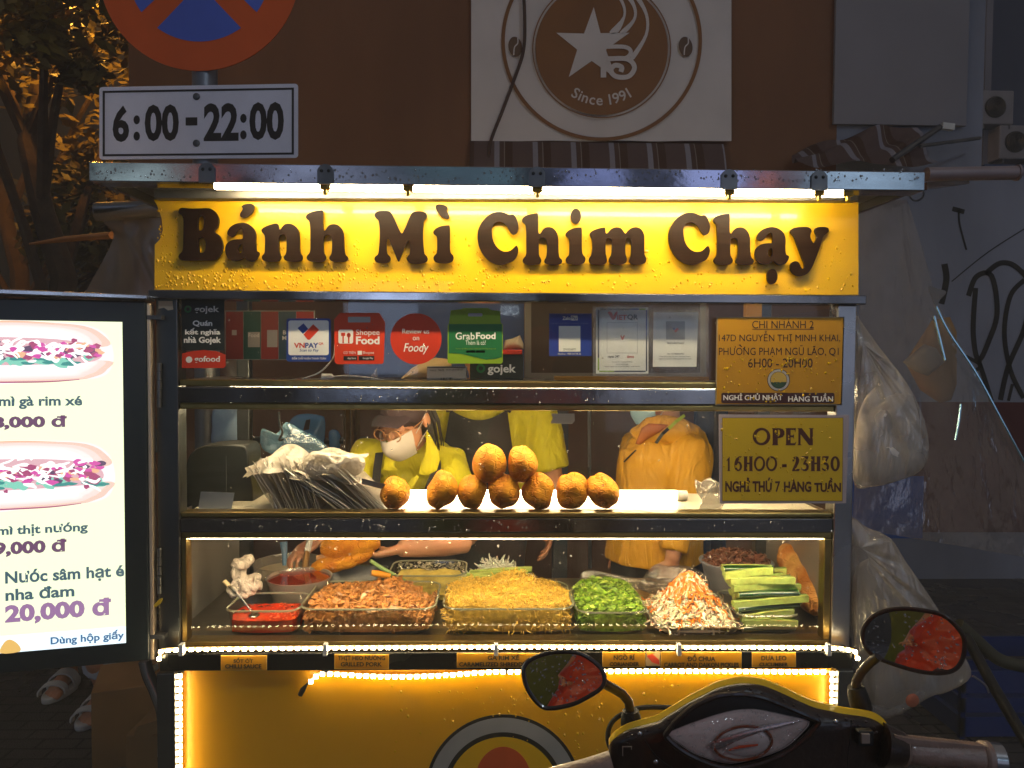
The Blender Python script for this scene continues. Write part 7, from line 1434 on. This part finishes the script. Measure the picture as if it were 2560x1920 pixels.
# ================================================================ AROUND THE CART
# clear tarps at both sides
TARP = film('tarp_clear', '#a89c90', 0.62, 0.12, 0.16, 0.8, 16, stretch=(1, 1, .4)); TARPL = film('tarp_grey', '#8a7c6c', 0.25, 0.3, 0.08, 0.5, 10)
def sheet(name, L_, R_, Y0, Y1, m, label, fold=.02, nu=24, nv=30):
    l = spline(L_, 6, False); r = spline(R_, 6, False)
    gi = lambda q, v: (np.interp(v*(len(q)-1), range(len(q)), [p[0] for p in q]), np.interp(v*(len(q)-1), range(len(q)), [p[1] for p in q]))
    def fn(u, v):
        a, b = gi(l, v), gi(r, v); return P(a[0]+(b[0]-a[0])*u, a[1]+(b[1]-a[1])*u, Y0+(Y1-Y0)*u+fold*sin(7*u+2*v)*(.3+v)*.5+fold*.25*sin(13*u+5*v+2*sin(9*v)))
    return tag(obj(name, MB().grid(fn, nu, nv), m, smooth=True, angle=180), label, 'tarp')
sheet('clear_tarp', [(2148, 500), (2148, 800), (2140, 1100), (2130, 1320)], [(2268, 500), (2300, 600), (2332, 715), (2345, 760), (2440, 930), (2560, 1150), (2720, 1420)], .25, .42, TARP, 'large clear plastic tarp hanging at the right side of the cart')
tp_ = bpy.data.objects['clear_tarp']; HEM_GLINT = mat('tarp_hem_glint', '#a8d4e4', .15, .7, 0)  # cyan street light on the hem and folds is put into this colour
obj('hem_glint', MB().tube([P(a, b, .41) for a, b in spline([(2340, 765), (2372, 830), (2440, 932), (2500, 1042), (2562, 1156)], 5, False)], .0035, 6).tube([P(a, b, .40) for a, b in spline([(2335, 790), (2350, 850), (2362, 900)], 5, False)], .004, 6).tube([P(a, b, .37) for a, b in spline([(2402, 1010), (2396, 1060), (2388, 1100)], 5, False)], .0035, 6), HEM_GLINT, tp_, smooth=True)
sheet('clear_tarp', [(400, 508), (402, 600), (402, 700), (400, 752)], [(232, 520), (262, 560), (282, 600), (206, 742)], .30, .34, TARPL, 'greyish tarp stretched out at the upper left side of the cart', .015)
obj_ = tag(obj('tarp_flap', MB().slab(spline([(2322, 716), (2345, 722), (2366, 730), (2350, 750), (2340, 768), (2330, 745)], 3), MY(.20), .001), TARPL, smooth=True, angle=30), 'small torn corner flap on the edge of the clear tarp', 'tarp flap')
tag(obj('tarp_roll', MB().tube([P(240, 530, .28), P(330, 528, .29), P(402, 520, .30)], [.026, .024, .024], 16), TARPL, smooth=True), 'rolled tarp on a pipe under the left end of the roof', 'tarp roll')
tag(obj('pipe', MB().tube([P(236, 521, .26), P(405, 514, .30)], .016, 16), DSTEEL, smooth=True), 'steel pipe poking out of the rolled tarp at the left', 'pipe')
tag(obj('roof_pipe', MB().tube([P(2292, 486, .05), P(2292, 486, .75)], .018, 18, False), STEEL, smooth=True), 'open steel pipe end under the right corner of the roof', 'pipe')
tag(obj('side_arm', MB().tube([P(75, 610, .9), P(160, 598, .75), P(280, 588, .6)], [.004, .010, .012], 8), mat('orange_arm', '#b06a2a', .5), smooth=True), 'orange pole reaching left from the grey tarp', 'pole')
# hanging bags at the right
PB = film('milky_bag', '#f2e8dc', 0.60, 0.14, 0.26, 1.0, 34, stretch=(1.6, 1, .3)); PB2 = film('inner_bag', '#e8dccb', 0.05, 0.4, 0.06, 0.5, 20)
hb = thing('hanging_bag', 'knotted clear bag full of white cups hanging at the right post under the address sign', 'plastic bag', P(2220, 1210, .05))
obj('film', pillow(spline([(2134, 770), (2150, 800), (2200, 870), (2262, 950), (2300, 1020), (2320, 1090), (2319, 1150), (2290, 1185), (2232, 1206), (2180, 1217), (2136, 1212), (2131, 1100), (2131, 900)], 4), MY(.06), .05, .05, 9, .008, 3, nscale=30, cen=(2158, 860), pleat=.010, pfreq=.8), PB, hb, smooth=True, angle=180)
obj('cups', pillow(spline([(2140, 1190), (2138, 1080), (2160, 1000), (2210, 955), (2265, 965), (2295, 1030), (2305, 1110), (2290, 1160), (2220, 1195)], 4), MY(.07), .035, .03, 9, .014, 5, nscale=42), mat('cup_white', '#f0e2d2', .5, 0, .08, 12), hb, smooth=True, angle=180)
lb = thing('hanging_bag', 'long pale bag hanging low at the right post behind the right mirror', 'plastic bag', P(2220, 1800, .06))
obj('film', pillow(spline([(2122, 1300), (2170, 1320), (2225, 1345), (2262, 1400), (2300, 1455), (2350, 1530), (2400, 1620), (2428, 1690), (2370, 1730), (2330, 1740), (2280, 1770), (2235, 1792), (2180, 1785), (2150, 1720), (2128, 1600), (2120, 1450)], 4), MY(.05), .05, .05, 9, .008, 8, nscale=26, cen=(2150, 1370), pleat=.010, pfreq=.7), PB, lb, smooth=True, angle=180)
obj('print', pillow(circ(2281, 1751, 17, 17, 20), MY(-.005), .004, .002, 2), mat('bag_print', '#a85a40', .6), lb, smooth=True)
obj('contents', pillow(spline([(2140, 1420), (2200, 1400), (2250, 1480), (2300, 1560), (2330, 1680), (2260, 1760), (2190, 1770), (2150, 1680), (2130, 1540)], 4), MY(.07), .03, .03, 9, .014, 9, nscale=36), PB2, lb, smooth=True, angle=180)
pb = thing('paper_bag', 'brown paper bag with a wrapped parcel hanging behind the clear tarp', 'paper bag', P(2330, 1000, .5))
KR = mat('kraft', '#9a7448', .8, 0, .12, 6, .15, 14)
obj('bag', pillow([(2262, 905), (2330, 800), (2375, 792), (2392, 830), (2392, 960), (2378, 1000), (2350, 1008), (2300, 975)], MY(.5), .05, .05, 5, .006, 3), KR, pb, smooth=True, angle=50)
obj('parcel', pillow([(2256, 905), (2310, 860), (2340, 870), (2362, 905), (2320, 940), (2290, 930)], MY(.43), .03, .03, 4, .008, 4), mat('parcel_grey', '#a89a8a', .6), pb, smooth=True, angle=50)
# left foot of the cart: pipe leg and cardboard
tag(obj('curved_pipe', MB().tube([P(a, b, .1) for a, b in spline([(362, 1652), (372, 1690), (390, 1730), (408, 1790), (410, 1900)], 5, False)], .016, 12), STEEL, smooth=True), 'shiny bent pipe below the lower right corner of the menu screen', 'pipe')
cb_ = thing('cardboard_box', 'brown cardboard box on the ground at the lower left of the cart', 'cardboard box', PZ(350, 1990, 0))
c = PZ(365, 1905, .0); bx0 = P(330, 1840, .45)
obj('box', MB().box(bx0.x-.02, bx0.x+.34, .45, .80, 0.001, P(350, 1838, .45).z, Matrix.Identity(3), (0, 0, 0)), KR, cb_, bevel=.004)
obj('flap', MB().slab([(322, 1860), (345, 1815), (395, 1800), (400, 1830)], MY(.44), .004), KR, cb_)
tag(obj('packing_box', MB().box(-.16, .16, -.14, .14, 0, .30, Matrix.Rotation(radians(20), 3, 'Z'), (P(355, 1700, 1.1).x, 1.1, .001)), KR, bevel=.004), 'small brown box standing on the ground behind the bent pipe', 'cardboard box')
tag(obj('white_tag', MB().slab([(380, 1664), (394, 1658), (396, 1672), (386, 1680)], MY(.12), .001), WHITEP), 'small white tag beside the top of the bent pipe', 'tag')
# right ground: blue crate, black pole, low dark bench, hose
cr = PZ(2500, 1790, 0); t = thing('plastic_crate', 'blue plastic crate on the wet paving at the right', 'crate', (cr.x, cr.y, 0))
mb = MB(); w_, d__, h_ = .30, .40, .28
for (x0, x1, y0, y1) in ((-w_, w_, -d__/2, -d__/2+.012), (-w_, w_, d__/2-.012, d__/2), (-w_, -w_+.012, -d__/2+.0125, d__/2-.0125), (w_-.012, w_, -d__/2+.0125, d__/2-.0125)):
    for z0, z1 in ((.01, .09), (.11, .17), (.19, h_)): mb.box(cr.x+x0, cr.x+x1, cr.y+y0, cr.y+y1, z0, z1)
for sx in (-1, 1):
    for sy in (-1, 1): mb.box(cr.x+sx*w_-.02*(sx > 0)*1-.0, cr.x+sx*w_+.02*(sx < 0), cr.y+sy*d__/2-.02*(sy > 0), cr.y+sy*d__/2+.02*(sy < 0), .001, h_+.003)
mb.box(cr.x-w_+.013, cr.x+w_-.013, cr.y-d__/2+.013, cr.y+d__/2-.013, .012, .02)
obj('body', mb, mat('crate_blue', '#0d2c66', .4, 0, .1, 8), t)
tag(obj('pole', MB().tube([P(2415, 1590, .6), P(2480, 1710, .45), P(2575, 1870, .25)], .017, 12), BLACKP, smooth=True), 'slanting black pole behind the right mirror', 'pole')
tag(obj('hose', MB().tube([P(a, b, .7) for a, b in spline([(2395, 1560), (2440, 1600), (2500, 1650), (2580, 1670)], 5, False)], .022, 10), mat('hose_olive', '#3c3a2a', .6), smooth=True), 'dark olive hose curving behind the right mirror', 'hose')
tag(obj('wire', MB().tube([P(a, b, .3) for a, b in spline([(2432, 1690), (2450, 1702), (2465, 1715), (2472, 1732)], 5, False)], .003, 6), STEEL, smooth=True), 'thin bright wire at the tip of the low pale bag', 'wire')
bz = PZ(2300, 1470, 0)
# drawn back blue delivery scooter behind the cart, seen through the glass
bs = thing('blue_scooter', 'light blue scooter parked behind the cart, seen through the left of the bread window', 'scooter', (P(770, 1000, 2.1).x, 2.1, 0)); M2 = MY(2.1)
SB = mat('scooter_blue', '#4a8fc4', .25, 0, .06, 4, coat=.5)
obj('leg_shield', pillow(spline([(730, 1045), (760, 1034), (800, 1038), (813, 1050), (812, 1100), (800, 1160), (780, 1230), (740, 1240), (715, 1160), (716, 1080)], 4), M2, .06, .06, 5), SB, bs, smooth=True, angle=180)
obj('slot', MB().slab([(765, 1050), (776, 1048), (772, 1074), (758, 1076)], MY(2.02), .004), BLACKP, bs); obj('fender', pillow(spline([(822, 1080), (840, 1074), (852, 1090), (850, 1120), (838, 1132), (824, 1125)], 4), M2, .05, .05, 4), SB, bs, smooth=True)
xs = P(770, 1000, 2.1).x
obj('handlebar', MB().tube([(xs-.32, 2.05, 1.12), (xs, 2.12, 1.10), (xs+.32, 2.05, 1.12)], .018, 10), BLACKP, bs, smooth=True)
wz = obj('wheel', MB().lathe((0, 0, 0), [(.15, -.04), (.2, -.045), (.22, -.02), (.22, .02), (.2, .045), (.15, .04)], 28), RUB, bs, smooth=True); wz.data.transform(Matrix.Translation((xs, 1.86, .222)) @ Matrix.Rotation(pi/2, 4, 'Y'))
obj('body', MB().ell((xs, 2.8, .62), (.18, .6, .2)), SB, bs, smooth=True); obj('seat', MB().ell((xs, 2.8, .80), (.15, .45, .07)), RUB, bs, smooth=True)
wz = obj('wheel', MB().lathe((0, 0, 0), [(.15, -.04), (.2, -.045), (.22, -.02), (.22, .02), (.2, .045), (.15, .04)], 28), RUB, bs, smooth=True); wz.data.transform(Matrix.Translation((xs, 3.1, .222)) @ Matrix.Rotation(pi/2, 4, 'Y'))
tag(obj('blue_bag', pillow(spline([(655, 1072), (690, 1085), (715, 1055), (745, 1070), (800, 1100), (818, 1125), (780, 1145), (700, 1140), (655, 1120)], 4), MY(.36), .03, .03, 6, .014, 5, nscale=40), film('blue_film', '#7fb0cc', .45, .2, .2, .7, 30), smooth=True, angle=180), 'pale blue clear bag hanging behind the upright bag bundle', 'plastic bag')
tag(obj('hanging_flex', MB().tube([P(a, b, .33) for a, b in spline([(697, 1030), (699, 1060), (706, 1080), (698, 1100), (710, 1098)], 5, False)], .0035, 6), BLACKP, smooth=True), 'black cord hanging behind the left of the bread window', 'cord')
tag(obj('white_sack', pillow(spline([(532, 1026), (560, 1020), (600, 1022), (608, 1060), (606, 1110), (534, 1112), (530, 1070)], 4), MY(.9), .05, .05, 5, .02, 4, nscale=20), mat('sack_blue_white', '#8fb0d8', .6, 0, .1, 6), smooth=True, angle=180), 'bluish white sack hanging behind the black box', 'sack')
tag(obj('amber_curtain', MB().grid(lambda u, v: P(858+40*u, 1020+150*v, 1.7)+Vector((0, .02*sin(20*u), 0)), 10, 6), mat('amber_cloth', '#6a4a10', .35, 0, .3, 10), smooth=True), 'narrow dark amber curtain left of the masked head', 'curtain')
tag(obj('steel_rod', MB().tube([P(1473, 1020, 1.6), P(1475, 1420, 1.6)], .008, 8), STEEL, smooth=True), 'thin upright steel rod left of the amber jacket', 'rod')
bd = thing('notice_post', 'grey post with a small blue notice behind the right of the apron', 'post', (P(1412, 1100, 2.0).x, 2.0, 0))
obj('post', MB().box(P(1394, 0, 2.0).x, P(1430, 0, 2.0).x, 2.0, 2.1, 0, 2.2), mat('post_grey', '#5a6068', .7, 0, .3, 6, .4, 12), bd); obj('notice', MB().slab(rrect(1398, 1084, 1411, 1106), MY(1.99), .002), mat('notice_blue', '#7fa8c0', .6), bd)
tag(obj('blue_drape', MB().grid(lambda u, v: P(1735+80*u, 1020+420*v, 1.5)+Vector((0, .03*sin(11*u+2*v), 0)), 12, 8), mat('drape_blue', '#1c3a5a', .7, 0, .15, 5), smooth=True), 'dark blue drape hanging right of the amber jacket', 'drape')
tag(obj('plaid_blanket', MB().grid(lambda u, v: P(455+70*u, 1349+180*v, .5)+Vector((0, .012*sin(18*u+3*v), 0)), 14, 8), film('hazy_sheet', '#a8988a', .15, .3, .12, .5, 8), smooth=True), 'hazy plastic sheet along the left inside of the food window', 'plastic sheet')

tag(obj('street_reflection_sheet', MB().grid(lambda u, v: P(870+440*u, 745+220*v, 2.6)+Vector((0, .03*sin(9*u+2*v), 0)), 14, 8), mat('street_reflection_sheet', '#5a6c94', .6, 0, .15, 4), smooth=True), 'added blue grey sheet for the street reflection behind the round red sticker', 'sheet')  # added sheet, its colour stands in for the street mirrored in the glass
# ================================================================ THE STREET BEHIND THE VIEWER (seen in the steel, the glass and the mirrors)
YO = -9.0
op = thing('shop_building', 'shop building across the road with cool lit windows, mirrored in the steel roof edge', 'building', (0, YO-.2, 0))
obj('wall', MB().box(-14, 14, YO-4, YO, 0, 8), mat('shop_wall', '#3a3f48', .8, 0, .2, 1), op)
def win(x0, x1, z0, z1, col, st):
    f = obj('window', MB().box(x0-.06, x1+.06, YO+.001, YO+.05, z0-.06, z1+.06), DSTEEL, op); obj('pane', MB().box(x0, x1, YO+.051, YO+.055, z0, z1), glow('lit_'+col[1:]+str(st), col, st*.4), f)
win(-2.1, -.6, 1.3, 2.6, '#b4c6ea', 9); win(1.6, 4.6, .5, 2.8, '#c8d0ea', 2.0); win(5.4, 8.6, .5, 2.8, '#bcc8ea', 2.4); win(-9.5, -6.4, .5, 2.8, '#9fd8ff', 2.4)
for x0, x1, z0, z1, c, s in ((-5.2, -4.3, 3.5, 4.5, '#c0dcdc', 3), (-4.0, -3.6, 3.6, 4.2, '#ff6a50', 2), (-3.0, -1.8, 3.6, 4.6, '#c8d8ff', 3), (-1.2, .3, 3.5, 4.3, '#5f8f9f', 2), (1.0, 1.7, 3.6, 4.4, '#8fa0e0', 3), (2.6, 3.4, 3.4, 4.6, '#b0c0ff', 3), (3.6, 3.8, 3.6, 4.4, '#ff8040', 3), (4.4, 5.8, 3.4, 4.6, '#b0d0e8', 4), (6.4, 8.5, 3.3, 4.8, '#a0d0ff', 3), (-8.5, -6.5, 3.3, 4.7, '#b0c8ff', 3)): win(x0, x1, z0, z1, c, s)
MOP = lambda a, b: Vector((a, YO+.12, -b))
def box_sign(x0, x1, z0, z1):
    def f(co):
        X0, X1, Y0, Y1 = co[:, 0].min(), co[:, 0].max(), co[:, 1].min(), co[:, 1].max(); return x1-(co[:, 0]-X0)/(X1-X0)*(x1-x0), -(z0+(co[:, 1]-Y0)/(Y1-Y0)*(z1-z0))
    return f
txt('CALIFORNIA', box_sign(-.36, .36, 2.14, 2.27), MOP, glow('neon_white', '#d8ecff', 9), op, .03, t=.02, off=.0)
# person taking the picture, in a red rain poncho (mirrored in the scooter's mirrors)
q = thing('person', 'person in a red orange rain poncho standing astride the scooter, mirrored in its glass', 'person', (.35, -2.45, 0))
RPON = mat('red_poncho', '#c43a14', .35, 0, .08, 6, .25, 9)
hp = Vector((.28, -2.50, 0)); hip = hp+Vector((0, 0, .88)); nb = hp+Vector((-.0, .02, 1.40)); hc = hp+Vector((0, .0, 1.58))
RB = Matrix.Rotation(pi, 3, 'Z')
mb = MB(); head_mesh(mb, hc, RB); mb.tube([nb, nb+Vector((0, 0, .08)), hc], [.07, .06, .06], 14); torso_rings(mb, [(hip, .16, .11, rx), (lerp(hip, nb, .5), .16, .11, rx), (lerp(hip, nb, .92), .17, .09, rx), (nb, .09, .06, rx)])
for sx in (-1, 1):
    f = hp+Vector((sx*.26, 0, 0)); h = hip+Vector((sx*.09, 0, 0)); mb.tube([h, (h+f)/2, f+Vector((0, 0, .08))], [.09, .06, .04], 12); mb.tube([f+Vector((0, -.05, .05)), f+Vector((0, .05, .05)), f+Vector((0, .15, .03))], [.04, .042, .03], 10)
    sh = nb+Vector((sx*.18, 0, -.06)); el = sh+Vector((sx*.10, .02, -.26)); w_ = el+Vector((-sx*.02, .18, -.10)); mb.tube([nb, sh, el, w_], [.06, .055, .042, .028], 12); hand(mb, w_, Vector((-sx*.3, .9, 0)), Vector((0, 0, -1)), sx, .6)
remesh(obj('body', mb, SKIN, q, smooth=True), .007, 3); face_parts(q, hc, RB)
mb = MB(); torso_rings(mb, [(hp+Vector((0, 0, .45)), .40, .30, rx), (hp+Vector((0, 0, .9)), .33, .25, rx), (hp+Vector((0, 0, 1.2)), .28, .19, rx), (nb+Vector((0, 0, -.03)), .20, .13, rx), (nb+Vector((0, 0, .03)), .09, .075, rx)], 28)
remesh(obj('poncho', mb, RPON, q, smooth=True), .014, 4, .07, .2); obj('poncho_hood', MB().ell(hc+Vector((0, -.03, .03)), (.105, .10, .125)), RPON, q, smooth=True)
t = thing('advert_stand', 'upright green panel beside the poncho, mirrored at the edge of the mirrors', 'panel', (-.35, -3.0, 0))
obj('board', MB().box(-.50, .05, -3.2, -3.17, .25, 1.9), mat('panel_green', '#5a6a1c', .5, 0, .3, 3), t); obj('foot', MB().box(-.6, -.25, -3.35, -3.0, .0, .05).box(-.46, -.40, -3.2, -3.16, .0501, .2495), DSTEEL, t)

# street lamp on the viewer's side: the cool light on the signs, the bags and the scooter
L2 = Vector((2.6, -5.2, 5.6))
s2 = thing('street_lamp', 'cool white street lamp across the road behind the viewer, mirrored in the wet steel', 'street lamp', (4.6, -6.4, 0))
obj('pole', MB().tube([(4.6, -6.4, 0), (4.6, -6.4, 5.6), (4.2, -6.2, 6.0), (2.6, -5.2, 5.9)], [.08, .06, .05, .04], 10), DSTEEL, s2, smooth=True)
obj('lamp_head', MB().ell((2.6, -5.2, 5.82), (.26, .16, .08)), DSTEEL, s2, smooth=True)
obj('lamp_glass', MB().ell((2.6, -5.2, 5.74), (.18, .11, .04)), glow('cool_lamp', '#cfe4ff', 30), s2, smooth=True)
l2 = bpy.data.lights.new('cool_light', 'POINT'); l2.energy = 190; l2.color = (.72, .86, 1.0); l2.shadow_soft_size = .2
o2_ = bpy.data.objects.new('cool_light', l2); COL.objects.link(o2_); o2_.location = (2.6, -5.2, 5.6); o2_.parent = s2; o2_.matrix_parent_inverse = parent_inv(s2)
# ---- rain haze: one closed box of thin even mist round the whole place
hm = bpy.data.materials.new('rain_mist'); hm.use_nodes = True; hm.node_tree.nodes.remove(hm.node_tree.nodes['Principled BSDF'])
pv = hm.node_tree.nodes.new('ShaderNodeVolumePrincipled'); pv.inputs['Density'].default_value = 0.014; pv.inputs['Color'].default_value = (.92, .92, .92, 1)
hm.node_tree.links.new(pv.outputs[0], hm.node_tree.nodes['Material Output'].inputs['Volume'])
obj('haze', MB().box(-23, 23, -17, 19, -1, 12), hm, kind='stuff')
flush_text()
